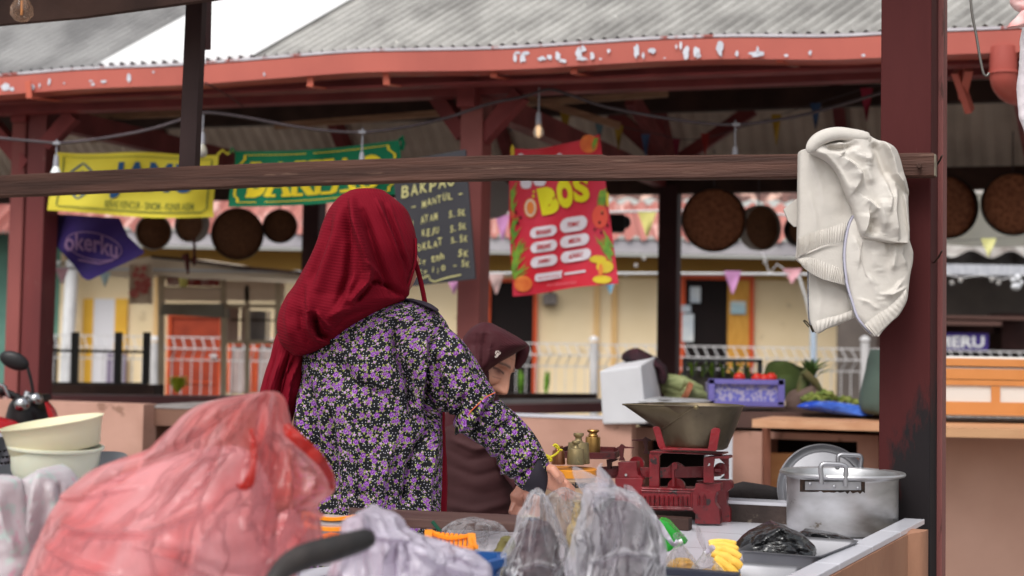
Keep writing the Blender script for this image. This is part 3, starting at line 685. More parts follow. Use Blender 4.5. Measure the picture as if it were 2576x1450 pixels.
# back counter ledges
b_ = MB().beam(P(-300, 998, 10.2), P(780, 1010, 9.6), .3, .05); tag(build('maroon_ledge', b_, mat('maroon_ledge', (96, 52, 52), (80, 42, 44), 3, .5), smooth=False), 'long maroon ledge behind the left counter', 'ledge')
b_ = MB().beam(P(105, 983, 10.9), P(400, 985, 10.8), .2, .09); tag(build('dark_bench', b_, m_vdark, smooth=False), 'low dark bench under the black railing', 'bench')
b_ = MB().beam(P(1215, 998, 10.6), P(1500, 1000, 10.5), .2, .045); tag(build('dark_rail', b_, m_vdark, smooth=False), 'dark timber rail behind the second woman', 'rail')
b_ = MB().beam(P(1215, 1030, 8.8), P(1600, 1022, 8.6), .3, .05); tag(build('maroon_ledge', b_, mat('maroon_ledge_mid', (90, 46, 48), (74, 38, 40), 3, .5), smooth=False), 'maroon ledge between the second woman and the styrofoam box', 'ledge')
b_ = MB().beam(P(1215, 1012, 9.6), P(1600, 1010, 9.5), .5, .02); tag(build('grey_shelf', b_, m_greytop, smooth=False), 'grey slab shelf above the maroon ledge, near the second woman', 'shelf')
b_ = MB().beam(P(1700, 1043, 7.6), P(2215, 1052, 7.45), .9, .07); tag(build('dark_slab', b_, mat('dark_slab', (86, 62, 56), (66, 48, 44), 4, .6), smooth=False), 'dark wooden slab carrying the vegetables and baskets', 'table top')

# ---------------------------------------------------------------- goods on the far counter
Y7 = 7.3
b_ = MB(); q0 = [P(1508, 934, 7.0), P(1612, 920, 6.9), P(1626, 1066, 6.9), P(1516, 1068, 7.0)]
b_.add([q0[0], q0[1], q0[2], q0[3], P(1570, 907, 7.6), P(1648, 897, 7.3), P(1672, 1060, 7.3), P(1570, 1060, 7.6)], [(0, 3, 2, 1), (4, 5, 6, 7), (0, 1, 5, 4), (1, 2, 6, 5), (2, 3, 7, 6), (3, 0, 4, 7)])
tag(build('styrofoam_box', b_, mat('styrofoam', (206, 206, 210), (194, 194, 198), 4, .8), smooth=False, bev=.008), 'tilted white styrofoam box with a dark cloth on top', 'box')
b_ = loft([(876, 1596, 1606), (884, 1578, 1622), (896, 1565, 1645), (908, 1568, 1660), (925, 1630, 1672), (950, 1648, 1678), (965, 1655, 1672)], 7.35, .12, 24, 24, amp=.02, fr=12)
tag(build('dark_cloth', b_, mat('black_red_cloth', (26, 20, 26), (60, 30, 38), 12, .8)), 'crumpled black cloth on top of the white styrofoam box', 'cloth')
b_ = loft([(1002, 1632, 1700), (1006, 1608, 1780), (1012, 1604, 1786), (1018, 1640, 1770)], 6.95, .16, 12, 40); tag(build('pot_lid', b_, mat('grey_lid', (176, 176, 178), (150, 150, 152), 4, .35)), 'flat grey lid lying behind the brass pan', 'lid')
b_ = MB()
for k, (a, b) in enumerate((((1668, 958), (1760, 985)), ((1672, 975), (1770, 1000)), ((1680, 990), (1765, 1003)))):
    b_.tube([P(*a, 7.4), P(lerp(a[0], b[0], .5), lerp(a[1], b[1], .4), 7.35), P(*b, 7.4)], [.035, .045, .03], 12)
bb = tag(build('vegetable_bundle', b_, mat('pale_green_leaf', (146, 152, 108), (110, 118, 78), 14, .7, st=(1, 1, 5))), 'bundle of pale green wrapped leaves left of the purple basket', 'vegetable bundle')
build('band', MB().tube([P(1722, 985, 7.3), P(1732, 990, 7.3)], .05, 12), mat('rust_band', (150, 92, 66), None), bb)
# purple basket with tomatoes
Bk = thing('purple_basket', 'purple plastic market basket filled with tomatoes', 'basket', P(1878, 1020, 7.2))
m_pur = mat('purple_plastic', (112, 104, 170), (98, 92, 158), 6, .5); b_ = MB()
for u0, u1, V0, V1 in ((1783, 1972, 955, 967), (1783, 1972, 1010, 1022), (1783, 1797, 955, 1020), (1958, 1974, 955, 1020)): rect(b_, u0, V0, u1, V1, 7.15, .03)
build('rim', b_, m_pur, Bk, False)
b_ = MB(); rect(b_, 1795, 966, 1960, 1012, 7.17, .3); build('side', b_, mat('purple_lattice', (98, 98, 172), (158, 152, 178), 60, .5, lo=.45, hi=.55), Bk, False)
for k, (u, V) in enumerate(((1905, 952), (1922, 954), (1940, 951), (1860, 950))):
    b_ = MB().ico(P(u, V, 7.3), .028, 2, (1, 1, .85)); tag(build('tomato', b_, mat('tomato_%d' % k, (196, 46, 34), (170, 36, 28), 6, .3)), ('red tomato second from left in the purple basket', 'red tomato third from left in the purple basket', 'rightmost red tomato on the purple basket', 'leftmost red tomato on the purple basket')[k], 'tomato', 'tomatoes in the purple basket')
# planter crate with seedlings behind
Cr = thing('planter_crate', 'grey barred crate of green seedlings behind the purple basket', 'crate', P(1815, 950, 9)); b_ = MB()
for u0, u1, V0, V1 in ((1718, 1918, 903, 911), (1718, 1728, 905, 960), (1908, 1918, 905, 960)): rect(b_, u0, V0, u1, V1, 9, .04)
for u in range(1745, 1900, 26): rect(b_, u, 911, u+3, 955, 9.01, .02)
build('frame', b_, mat('dark_grey_bars', (74, 76, 78), None, rough=.5), Cr, False)
b_ = MB(); rect(b_, 1725, 940, 1912, 985, 9.2, .3); build('soil_pot', b_, mat('grey_pots', (110, 104, 96), (70, 66, 60), 7, .8), Cr, False)
for k, u in enumerate((1742, 1768, 1790, 1820, 1845, 1880)):
    leafplant(u, 950, 9.15, .07, .1, 'seedling', ('leftmost', 'second', 'third', 'fourth', 'fifth', 'rightmost')[k]+' green seedling in the grey barred crate', 'seedling', (140, 180, 60), 12, 20+k, 'seedlings in the grey crate')
# green melon-like bag, brown bundle, cabbages, blue sheet, grey-green sack
b_ = loft([(908, 1950, 1975), (916, 1932, 1998), (935, 1924, 2018), (960, 1922, 2026), (985, 1930, 2030), (1005, 1950, 2020)], 7.9, .12, 24, 28, amp=.008, fr=14); tag(build('green_sack', b_, mat('olive_green_cloth', (78, 92, 44), (60, 74, 36), 5, .7)), 'rounded olive green sack behind the purple basket', 'sack')
b_ = loft([(968, 2030, 2050), (985, 1990, 2080), (1005, 1975, 2110), (1025, 1972, 2125), (1040, 1985, 2110)], 7.55, .1, 24, 28, amp=.02, fr=11); tag(build('brown_sack', b_, mat('grey_brown_cloth', (110, 90, 82), (74, 58, 54), 6, .8)), 'slumped grey brown sack right of the purple basket', 'sack')
b_ = MB().tube([P(2010, 1000, 7.5), P(2022, 965, 7.5), P(2030, 935, 7.5), P(2046, 925, 7.5)], [.02, .03, .03, .02], 10); b_.tube([P(2020, 935, 7.45), P(2048, 960, 7.45), P(2070, 995, 7.5), P(2090, 1010, 7.5)], [.02, .02, .015, .01], 10); tag(build('vegetable_roots', b_, mat('brown_green_stems', (104, 92, 60), (70, 96, 54), 9, .7)), 'twisted stems leaning over the olive green sack', 'vegetables')
leafplant(2040, 960, 7.5, .12, .12, 'leafy_greens', 'dark leafy greens on top of the twisted stems', 'greens', (70, 96, 44), 40, 9)
for k, (u, V, r) in enumerate(((2040, 1005, .045), (2075, 1000, .05), (2125, 1010, .04), (2062, 1018, .04), (2150, 1018, .035))):
    b_ = MB().ico(P(u, V, 7.3), r*.9, 3, (1.1, 1, .7), .6, 4, k); tag(build('cabbage', b_, mat('cabbage_%d' % k, (136, 142, 72), (70, 92, 40), 30, .6)), ('yellow green cabbage right of the brown sack', 'largest yellow green cabbage above the blue sheet', 'small green head near the grey green sack', 'low cabbage touching the blue sheet', 'smallest green head beside the grey green sack')[k], 'cabbage', 'green heads on the far counter')
b_ = loft([(1010, 2035, 2100), (1018, 2010, 2150), (1026, 2008, 2185), (1036, 2060, 2200), (1044, 2120, 2200)], 7.0, .08, 20, 36, amp=.012, fr=18); tag(build('blue_sheet', b_, mat('bright_blue_plastic', (34, 66, 170), (70, 110, 200), 8, .25, bump=.6, bs=20)), 'bright blue plastic sheet on the wooden board', 'plastic sheet')
b_ = loft([(880, 2196, 2216), (900, 2188, 2230), (950, 2176, 2260), (1000, 2164, 2270), (1030, 2168, 2270), (1042, 2185, 2260)], 6.9, .12, 24, 28, amp=.01, fr=8); tag(build('grey_green_sack', b_, mat('grey_green_cloth', (80, 96, 88), (66, 80, 74), 4, .7)), 'tall grey green sack partly behind the big red post', 'sack')
# styrofoam boxes with orange tape, right
for k, (V0, V1, u0) in enumerate(((900, 925, 2300), (926, 958, 2290), (959, 1050, 2290))):
    t = thing('styrofoam_box', ('top thin foam lid of the orange banded stack', 'middle flat foam box with orange bands', 'big white foam box with wide orange tape, bottom of its stack')[k], 'box', P(2470, V1, 6.5), 'orange banded foam boxes')
    b_ = MB(); rect(b_, u0, V0, 2900, V1, 6.5, .35); build('box_body', b_, mat('foam_%d' % k, (218, 214, 208), None, rough=.7), t, False, bev=.01)
    b_ = MB()
    if k < 2: rect(b_, u0-4, V0+5, 2910, V1-1, 6.49, .37)
    else:
        rect(b_, u0-4, 959, 2910, 972, 6.49, .36); rect(b_, u0-4, 1014, 2910, 1046, 6.49, .36); rect(b_, 2494, 972, 2516, 1014, 6.492, .005)
    build('tape', b_, m_orangetape, t, False)

# ---------------------------------------------------------------- motorcycle at the left edge
MY = 6.6
Mo = thing('motorcycle', 'black and red motorcycle with round mirror, cropped by the left edge', 'motorcycle', (P(20, 1000, MY).x, MY, 0))
m_mb = mat('black_plastic', (22, 21, 23), (34, 32, 34), 4, .35); m_mr = mat('red_bodywork', (176, 28, 36), (156, 24, 32), 3, .25); m_ch = mat('chrome', (170, 170, 172), None, rough=.15, metal=1)
b_ = MB().ico(P(36, 908, MY), .062, 3, (1, .35, .62)); b_.disp(lambda q: Vector((0, 0, -(q.x-P(36, 908, MY).x)*.25))); mi = build('mirror', b_, m_mb, Mo)
b_ = MB().tube([Vector(q) for q in cr([P(66, 915, MY), P(76, 950, MY), P(82, 985, MY), P(76, 1010, MY)], 14)], .007, 8); build('stalk', b_, m_mb, mi)
b_ = MB().tube([P(-160, 985, MY-.1), P(-20, 975, MY), P(20, 990, MY), P(60, 1008, MY), P(120, 1000, MY+.2)], .016, 12); b_.tube([P(-20, 975, MY), P(12, 985, MY)], .024, 12); build('handlebar', b_, m_mb, Mo)
build('lever', MB().tube([P(-10, 965, MY-.05), P(10, 972, MY-.05), P(22, 1000, MY-.04)], .008, 8), m_ch, Mo)
b_ = MB().tube([P(70, 985, MY), P(66, 1010, MY)], [.012, .02], 10); b_.ico(P(90, 1005, MY), .03, 2); b_.ico(P(56, 1018, MY-.04), .035, 2); build('switch_gear', b_, m_ch, Mo)
b_ = loft([(995, 60, 95), (1010, 36, 112), (1035, 24, 135), (1060, 18, 142), (1090, 16, 158), (1140, 10, 170), (1250, 0, 180), (1500, 30, 150)], MY+.1, .16, 30, 30); build('front_fairing', b_, m_mb, Mo)
b_ = MB().prism([P(*q, MY-.08) for q in ((112, 1012), (128, 1030), (150, 1080), (160, 1110), (140, 1092), (122, 1050))], (0, .05, 0)); build('red_trim', b_, m_mr, Mo)
b_ = loft([(1050, -160, 0), (1062, -200, 40), (1085, -220, 66), (1120, -220, 90), (1180, -200, 60)], MY-.15, .12, 20, 24); build('red_shield', b_, m_mr, Mo)
b_ = loft([(1180, -300, 20), (1260, -330, 60), (1400, -330, 40), (1700, -300, 20)], MY+.2, .15, 20, 24); build('body', b_, m_mr, Mo)
for x in (-160, 160):
    b_ = MB().lathe([(.2, -.04), (.28, -.05), (.29, 0), (.28, .05), (.2, .04)], P(x-120, 1200, MY+.3)*1, 30, Matrix.Rotation(pi/2, 3, 'X')); b_.disp(lambda q, z0=P(x-120, 1200, MY+.3).z: Vector((0, 0, .3-z0))); wh = build('wheel', b_, m_mb, Mo)

# ---------------------------------------------------------------- wicker winnowing trays hanging in the far pavilion
m_wick = mat('brown_woven_bamboo', (124, 82, 54), (88, 58, 40), 90, .7, bump=.5, bs=120)
m_wick2 = mat('brown_woven_bamboo_light', (168, 108, 76), (126, 78, 56), 40, .7, bump=.5, bs=120)
m_rim = mat('dark_bamboo_rim', (46, 34, 28), None, rough=.6); m_pale = mat('pale_rim', (176, 168, 160), None, rough=.6)
def tray(u, V, r, Y, yaw=0, lab='', m=m_wick, rim=m_rim, squash=1.0):
    c = P(u, V, Y); R_ = px(r, Y); mt = Matrix.Rotation(yaw, 3, 'Z') @ Matrix.Rotation(pi/2, 3, 'X')
    t = thing('winnowing_tray', lab, 'woven tray', c-ZX*R_, 'round woven trays hung under the far roof edge')
    b = MB().lathe([(.001, .015), (R_*.5, .012), (R_*.9, .0), (R_*.98, -.0)], c, 40, mt); b.lathe([(R_*.98, .02), (R_*.9, .03), (.001, .035)], c, 40, mt); build('weave', b, m, t)
    b = MB().lathe([(R_*.97, -.02), (R_*1.0, -.03), (R_*1.03, .0), (R_*1.03, .05), (R_*.985, .055), (R_*.97, .0)], c, 40, mt); build('rim', b, rim, t)
    build('hanging_cord', MB().tube([c+ZX*R_, c+ZX*(R_+.25)], .004, 6), m_cable, t)
tray(385, 585, 44, 11.6, .35, 'woven tray half hidden by the yellow banner, leftmost', m_wick, m_pale)
tray(486, 566, 44, 11.6, -.45, 'woven tray under the right end of the yellow banner', m_wick, m_pale)
tray(598, 590, 64, 11.3, .1, 'large dark woven tray below the green banner')
tray(703, 570, 42, 11.4, .3, 'small woven tray right of the large dark one, beside the red scarf')
tray(1795, 554, 79, 10.2, -.05, 'largest brown woven tray, right of the inner post', m_wick2)
tray(1908, 574, 56, 10.6, .5, 'oval looking woven tray with pale rim left of the white jacket', m_wick, m_pale)
tray(2012, 580, 40, 10.6, .3, 'woven tray mostly hidden behind the white jacket')
tray(2378, 522, 78, 9.6, .15, 'large brown tray just right of the big red post', m_wick2)
tray(2548, 514, 78, 9.3, -.1, 'large brown tray cropped by the right edge', m_wick2)
c = P(1240, 498, 10.5); mt = Matrix.Rotation(.5, 3, 'Z') @ Matrix.Rotation(pi/2, 3, 'X')
t = thing('round_pan', 'round pale grey pan hanging beside the middle post', 'pan', c-ZX*.15); b_ = MB().lathe([(.001, .02), (.12, .01), (.125, -.03), (.14, -.03), (.135, .03), (.001, .04)], c, 36, mt); build('pan_body', b_, mat('pale_grey_enamel', (170, 166, 166), None, rough=.5), t)
b_ = MB(); rect(b_, 1530, 538, 1573, 584, 11.2, .15); b_.ico(P(1570, 560, 11.3), .05, 2); tag(build('speaker', b_, m_black, smooth=False, bev=.02), 'small black loudspeaker hanging right of the red banner', 'loudspeaker')
# ================================================================ banners on the far pavilion
def surf(TL, TR, BR, BL, Y0, Y1, wob, off=0):
    """bilinear patch in view corners with cloth waves; (s, t) from the top left"""
    def f(s, t, o=0):
        u = lerp(lerp(TL[0], TR[0], s), lerp(BL[0], BR[0], s), t); V = lerp(lerp(TL[1], TR[1], s), lerp(BL[1], BR[1], s), t)
        du, dV, dy = wob(s, t)
        return P(u+du, V+dV, lerp(Y0, Y1, s)+dy-o)
    return f
# --- JAMU
fJ = surf((140, 383), (547, 389), (538, 548), (122, 529), 8.35, 8.2, lambda s, t: (3*sin(t*5+s), 6*sin(s*pi)*t+3*sin(s*9)*(1-t)-2*sin(s*7)*t, .03*sin(s*11+t*3)+.02*sin(t*6-s*4)))
m_jam = mat('yellow_cloth', (226, 212, 74), (214, 198, 60), 3, .75); m_jblue = mat('blue_print', (44, 84, 128), None, rough=.8)
o = build('cloth_banner', MB().grid(lambda s, t: fJ(s, t), 60, 24), m_jam); tag(o, 'yellow cloth banner reading JAMU with blue letters', 'banner')
b_ = MB(); fj = lambda x, y: fJ(x, 1-y, .006)
stamp(b_, 'JAMU', fj, (.36, .265, .87, .85), bold=.045, sp=1.12)
for x0 in (.40, .485, .545, .60, .665, .73): pass
for pts in ([(.13, .5), (.185, .78), (.24, .5), (.185, .24)],): pass
line2(b_, [(.095, .66), (.17, .84), (.245, .66), (.245, .40), (.17, .22), (.095, .40)], .016, fj, True, 4)
line2(b_, [(.125, .60), (.17, .71), (.215, .60), (.215, .46), (.17, .35), (.125, .46)], .009, fj, True, 4)
stamp(b_, '&', fj, (.15, .44, .19, .62), bold=.01)
build('lettering', b_, m_jblue, o, False)
b_ = MB(); stamp(b_, 'BERAS KENCUR - SINOM - KUNIR ASEM', fj, (.34, .12, .88, .235), bold=.012)
line2(b_, [(.05, .09), (.05, .93), (.96, .93), (.96, .14), (.93, .09)], .010, fj, True, 12); line2(b_, [(.06, .075), (.93, .075)], .012, fj, sub=20)
build('lettering', b_, mat('green_grey_print', (122, 128, 60), None, rough=.8), o, False)
build('tie', MB().tube([P(547, 390, 8.2), P(560, 378, 8.2), P(572, 388, 8.2), P(586, 378, 8.2)], .008, 6), m_jam, o)
# --- BAKPAO
fB = surf((592, 381), (1004, 352), (1011, 483), (575, 521), 8.1, 7.75, lambda s, t: (2*sin(t*6), 10*sin(s*pi)*(1-t)*.9+12*sin(s*pi*.9)*t, .03*sin(s*12+t*2)+.015*sin(s*23)))
m_bak = mat('green_cloth', (18, 120, 82), (12, 104, 72), 3, .75); m_bly = mat('yellow_print', (228, 204, 46), None, rough=.8)
o = build('cloth_banner', MB().grid(lambda s, t: fB(s, t), 60, 24), m_bak); tag(o, 'green cloth banner reading BAKPAO with yellow letters', 'banner')
b_ = MB(); fb = lambda x, y: fB(x, 1-y, .006)
stamp(b_, 'BAKPAO', fb, (.10, .17, .90, .80), bold=.045, sp=1.1)
# slab feet of the letters
for x0, x1 in ((.095, .16), (.215, .27), (.305, .36), (.365, .43), (.455, .515), (.535, .61), (.645, .70), (.745, .80)): poly2(b_, [(x0, .165), (x1, .165), (x1, .215), (x0, .215)], fb)
for x0, x1 in ((.095, .16), (.365, .43), (.45, .52), (.535, .60)): poly2(b_, [(x0, .755), (x1, .755), (x1, .805), (x0, .805)], fb)
for i in (0, 1):
    e = .04+.05*i*0
line2(b_, [(.03, .20), (.05, .15), (.05, .08), (.93, .08), (.93, .15), (.965, .22), (.965, .75), (.93, .85), (.93, .93), (.06, .93), (.06, .85), (.03, .75)], .014, fb, True, 10)
build('lettering', b_, m_bly, o, False)
build('tie', MB().tube([P(1004, 354, 7.75), P(1012, 345, 7.75), P(1015, 360, 7.75), P(1010, 378, 7.75)], .012, 6), m_bak, o); build('tie', MB().tube([P(592, 384, 8.1), P(584, 372, 8.1), P(580, 386, 8.1)], .008, 6), m_bak, o)
# --- purple banner, folded
pu = [(127, 538), (301, 549), (323, 596), (366, 636), (338, 652), (282, 677), (250, 694), (222, 707), (208, 700), (188, 671), (160, 640), (140, 618), (126, 604)]
def fU(u, V, o=0): return P(u, V, 8.6+.05*sin((u+V)*.03)-o)
b_ = MB(); bm = MB()
nU = 24
def rowspan(V):
    xs = []
    for i in range(len(pu)):
        a, b = pu[i], pu[(i+1) % len(pu)]
        if (a[1]-V)*(b[1]-V) <= 0 and a[1] != b[1]: xs.append(lerp(a[0], b[0], (V-a[1])/(b[1]-a[1])))
    return (min(xs), max(xs)) if xs else (0, 0)
def pg(s, t):
    V = lerp(550, 705, t) if t > 0 else 550; a, b = rowspan(V); q = lerp(a, b, s)
    if t == 0: V = lerp(538, 549, s); q = lerp(127, 301, s)
    return fU(q, V)
o = build('cloth_banner', MB().grid(pg, 24, 24), mat('purple_cloth', (54, 40, 104), (66, 44, 116), 3, .7)); tag(o, 'purple cloth banner hanging crookedly below the yellow one', 'banner')
b_ = MB(); fu = lambda x, y: fU(x, y, .012)
el = [(236+70*cos(k*pi/16), 632-12+34*sin(k*pi/16)+(cos(k*pi/16))*12) for k in range(32)]
line2(b_, el, 2.6, fu, True)
stamp(b_, 'okerku', lambda x, y: fu(x, 1277-y+(x-230)*.13-8*sin((x-160)/40)), (162, 1277-642, 296, 1277-596), bold=.02)
line2(b_, [(196, 654), (250, 664), (285, 655)], 4, fu, sub=4); build('lettering', b_, mat('lilac_print', (142, 110, 150), None, rough=.8), o, False)
# --- chalkboard
Cb = thing('chalkboard', 'black chalkboard menu with handwritten prices hung on the middle post', 'chalkboard', P(1100, 710, 7.4))
def fC(s, t, o=0):
    u = lerp(lerp(985, 1171, s), lerp(1020, 1196, s), t); V = lerp(lerp(410, 376, s), lerp(722, 702, s), t); return P(u, V, 7.45-.12*s-o)
b_ = MB(); qs = [fC(0, 0), fC(1, 0), fC(1, 1), fC(0, 1)]; b_.prism(qs, (0.004, .02, 0)); build('board', b_, mat('chalkboard_black', (46, 46, 52), (58, 57, 62), 3, .6), Cb, False)
b_ = MB(); fc = lambda x, y: fC(x, y, .006)
def hand(s, x0, y0, x1, h, sl=0, seed=0):
    r_ = random.Random(seed); wsum = len(s); cw = (x1-x0)/max(wsum, 1); x = x0
    for ch in s:
        if ch != ' ':
            dy = r_.uniform(-.006, .006); r2 = r_.uniform(-.06, .06); sc = r_.uniform(.9, 1.1)
            vs, fs, wd = text2d(ch, .012, .15)
            hh = h*sc*(1 if ch.isupper() or ch.isdigit() or ch in 'klthbd' else (.15 if ch in '-.' else .72))
            ww = cw*.8*(.45 if ch in 'i.lj' else 1); oy = -.012 if ch in 'gj' else 0
            if ch == '-': oy = h*.35
            pts = [fc(x+px_/max(wd, .2)*ww+py_*r2*.1, y0-dy-oy+(x-x0)*sl-py_*hh) for px_, py_ in vs]; b_.add(pts, fs)
        x += cw
hand('BAKPAO', .08, .29, .85, .09, -.04, 1); hand('- MANTUL -', .20, .405, .93, .055, -.08, 2)
for k, (a, pr, y) in enumerate((('isi AYAM', '5.5K', .53), ('isi KEJU', '5.5K', .635), ('COKLAT', '5.5K', .73), ('kcg tnh', '5K', .84), ('kcg ijo', '- 5K', .925))):
    hand(a, .06 if k < 2 else .14, y, .56 if k < 2 else .60, .055, -.05, 10+k); hand(pr, .70 if k != 3 else .78, y-.02, .94, .05, -.03, 20+k)
line2(b_, [(.2, 1.0-.055), (.28, .945), (.34, .93), (.36, .97), (.42, .985), (.6, .965), (.8, .955)], .01, fc, sub=3)
for p in ():
    pass
build('chalk_writing', b_, mat('chalk_yellow', (188, 182, 126), None, rough=.95), Cb, False)
# --- red juice banner
fR0 = surf((1284, 373), (1508, 336), (1556, 711), (1290, 746), 7.75, 7.6, lambda s, t: (-6*sin(pi*min(1, t*1.1))*(1-s), 14*sin(s*pi)*(1-t)**2+2*sin(s*8), .03*sin(s*6+t*5)))
o = build('fruit_banner', MB().grid(lambda s, t: fR0(s, t), 40, 50), mat('red_banner_print', (206, 34, 46), (206, 58, 84), 2.2, .45)); tag(o, 'red printed juice banner with yellow BOS letters and white fruit name pills', 'banner')
fr = lambda x, y: fR0(x, y, .008); fr2 = lambda x, y: fR0(x, y, .012)
def reg7(x, y):  # picture coordinates of the banner to (s, t)
    u, V = rT(x, y); t = (V-373+37*(u-1284)/224)/375; t = max(0, min(1, t)); 
    for _ in range(3):
        ul = lerp(1284, 1290, t)-6*sin(pi*min(1, t*1.1)); ur = lerp(1508, 1556, t); s = (u-ul)/(ur-ul)
        Vt = lerp(373, 336, s)+14*sin(max(0, s)*pi)*(1-t)**2+2*sin(s*8); Vb = lerp(746, 711, s)+2*sin(s*8); t = (V-Vt)/(Vb-Vt)
    return s, t
frr = lambda x, y: fr(*reg7(x, y)); fr3 = lambda x, y: fr2(*reg7(x, y))
def letter(mb, ch, x0, y0, x1, y1, fn, rot=0, bold=.06):
    vs, fs, wd = text2d(ch, bold); cx, cy = (x0+x1)/2, (y0+y1)/2; w_, h_ = x1-x0, y1-y0; pts = []
    for a, b in vs:
        X = (a/wd-.5)*w_; Y = (.5-b)*h_; pts.append(fn(cx+X*cos(rot)-Y*sin(rot), cy+X*sin(rot)+Y*cos(rot)))
    mb.add(pts, fs)
b_ = MB(); letter(b_, 'B', 600, 455, 775, 712, fr3, -.22, .09); letter(b_, 'O', 765, 380, 915, 655, fr3, -.12, .09); letter(b_, 'S', 918, 345, 1066, 602, fr3, -.10, .05)
poly2(b_, [(530, 545), (545, 530), (562, 545), (545, 560)], fr3); poly2(b_, [(538, 500), (552, 490), (562, 510), (548, 518)], fr3)
build('lettering', b_, mat('yellow_letters', (222, 212, 30), None, rough=.5), o, False)
m_pill = mat('white_print', (222, 214, 222), None, rough=.5)
b_ = MB()
for x0, x1, y1 in ((425, 530, 478), (545, 665, 452)): poly2(b_, [(x0, y1-150), (x1, y1-150), (x1, y1-40), (lerp(x0, x1, .85), y1-8), (lerp(x0, x1, .5), y1), (lerp(x0, x1, .15), y1-8), (x0, y1-40)], frr)
for x, y in ((430, 155), (790, 150)): poly2(b_, [(x-30, y+40), (x-26, y+8), (x, y-8), (x+26, y+8), (x+34, y+40)], frr)
build('lettering', b_, m_pill, o, False)
pill = [(515, 825, 765, 930, -8), (795, 735, 1050, 880, -14), (520, 965, 768, 1070, -12), (797, 905, 1068, 1020, -14), (520, 1105, 770, 1210, -14), (802, 1050, 1085, 1160, -14)]
for x0, y0, x1, y1, sl in pill:
    r = (y1-y0)*.42; ym = (y0+y1)/2; pts = []
    hh = (y1-y0)/2*.98
    for k in range(24):
        a = 2*pi*k/24; ca, sa = cos(a), sin(a); X = (x1-x0)/2-hh if True else 0
        xx = (x0+x1)/2+math.copysign(X, ca)+ca*hh; pts.append((xx, ym+sa*hh-(xx-(x0+x1)/2)*.16))
    b_ = MB(); poly2(b_, pts, frr); build('pill', b_, m_pill, o, False)
b_ = MB(); poly2(b_, [(560, 1300), (575, 1278), (820, 1245), (805, 1290), (815, 1310), (580, 1350), (560, 1335)], frr)
line2(b_, [(835, 1278), (1035, 1250)], 20, frr, sub=8)
build('ribbon', b_, m_pill, o, False)
b_ = MB()
for (x0, y0, x1, y1, sl), tx in zip(pill, ('MANGGA', 'TOMAT', 'SIRSAK', 'MELON', 'JAMBU', 'ALPUKAT')):
    xm = (x0+x1)/2; ym = (y0+y1)/2
    stamp(b_, tx, lambda x, y, xm=xm: fr3(x, -y-(x-xm)*.16), (xm-70 if len(tx) > 5 else xm-58, -ym-22, xm+70 if len(tx) > 5 else xm+58, -ym+22), bold=.03, shear=.2)
stamp(b_, 'RASA BUAH SEGAR', lambda x, y: fr3(x, -y-(x-690)*.13), (590, -1315, 790, -1295), bold=.01)
build('lettering', b_, mat('red_print', (186, 34, 48), None, rough=.5), o, False)
b_ = MB(); stamp(b_, 'DIBUAT DENGAN BUAH SEGAR', lambda x, y: fr3(x, -y-(x-800)*.11), (670, -1382, 950, -1362), bold=0); build('lettering', b_, mat('pink_print', (216, 130, 140), None, rough=.5), o, False)
def clampR(fn): return lambda x, y: fn(x, y)
b_ = MB(); rnd = random.Random(3)
def blade(x, y, L, a, w_):
    pts = [(x+w_*sin(a), y-w_*cos(a)*-1*0), (x+L*.5*cos(a)+w_*.6*sin(a), y+L*.5*sin(a)-w_*.6*cos(a)), (x+L*cos(a), y+L*sin(a)), (x+L*.5*cos(a)-w_*.6*sin(a), y+L*.5*sin(a)+w_*.6*cos(a)), (x-w_*sin(a), y)]
    b_.add([frr(*p) for p in pts], [(0, 1, 3, 4), (1, 2, 3)])
for k in range(34): blade(rnd.uniform(345, 370), rnd.uniform(1100, 1330), rnd.uniform(90, 230), rnd.uniform(-1.5, -.5), 9)
for k in range(22): blade(rnd.uniform(330, 360), rnd.uniform(820, 1000), rnd.uniform(60, 150), rnd.uniform(-1.5, -.9), 9)
for k in range(18): blade(rnd.uniform(335, 350), rnd.uniform(500, 760), rnd.uniform(50, 150), rnd.uniform(-1.5, -1.0), 9)
for k in range(24): blade(rnd.uniform(1250, 1295), rnd.uniform(1000, 1170), rnd.uniform(120, 240), rnd.uniform(-2.5, -1.9), 9)
for k in range(16): blade(rnd.uniform(1170, 1225), rnd.uniform(470, 560), rnd.uniform(90, 200), rnd.uniform(1.6, 2.1), 9)
for k in range(10): blade(rnd.uniform(1110, 1150), rnd.uniform(0, 40), rnd.uniform(60, 120), rnd.uniform(1.7, 2.1), 9)
build('leaf_print', b_, mat('leaf_print_green', (140, 176, 60), (90, 140, 60), 30, .5), o, False)
b_ = MB()
def blob(cx, cy, rx, ry, fn=frr, a0=0, a1=2*pi, n=18): poly2(b_, [(cx+rx*cos(lerp(a0, a1, k/n)), cy+ry*sin(lerp(a0, a1, k/n))) for k in range(n)], fn)
m_ofp = mat('orange_fruit_print', (232, 132, 62), (214, 100, 50), 16, .5)
for q in ((1065, 60, 85, 85), (450, 1370, 85, 75), (520, 655, 65, 95)): b_ = MB(); blob(*q); build('fruit_print', b_, m_ofp, o, False)

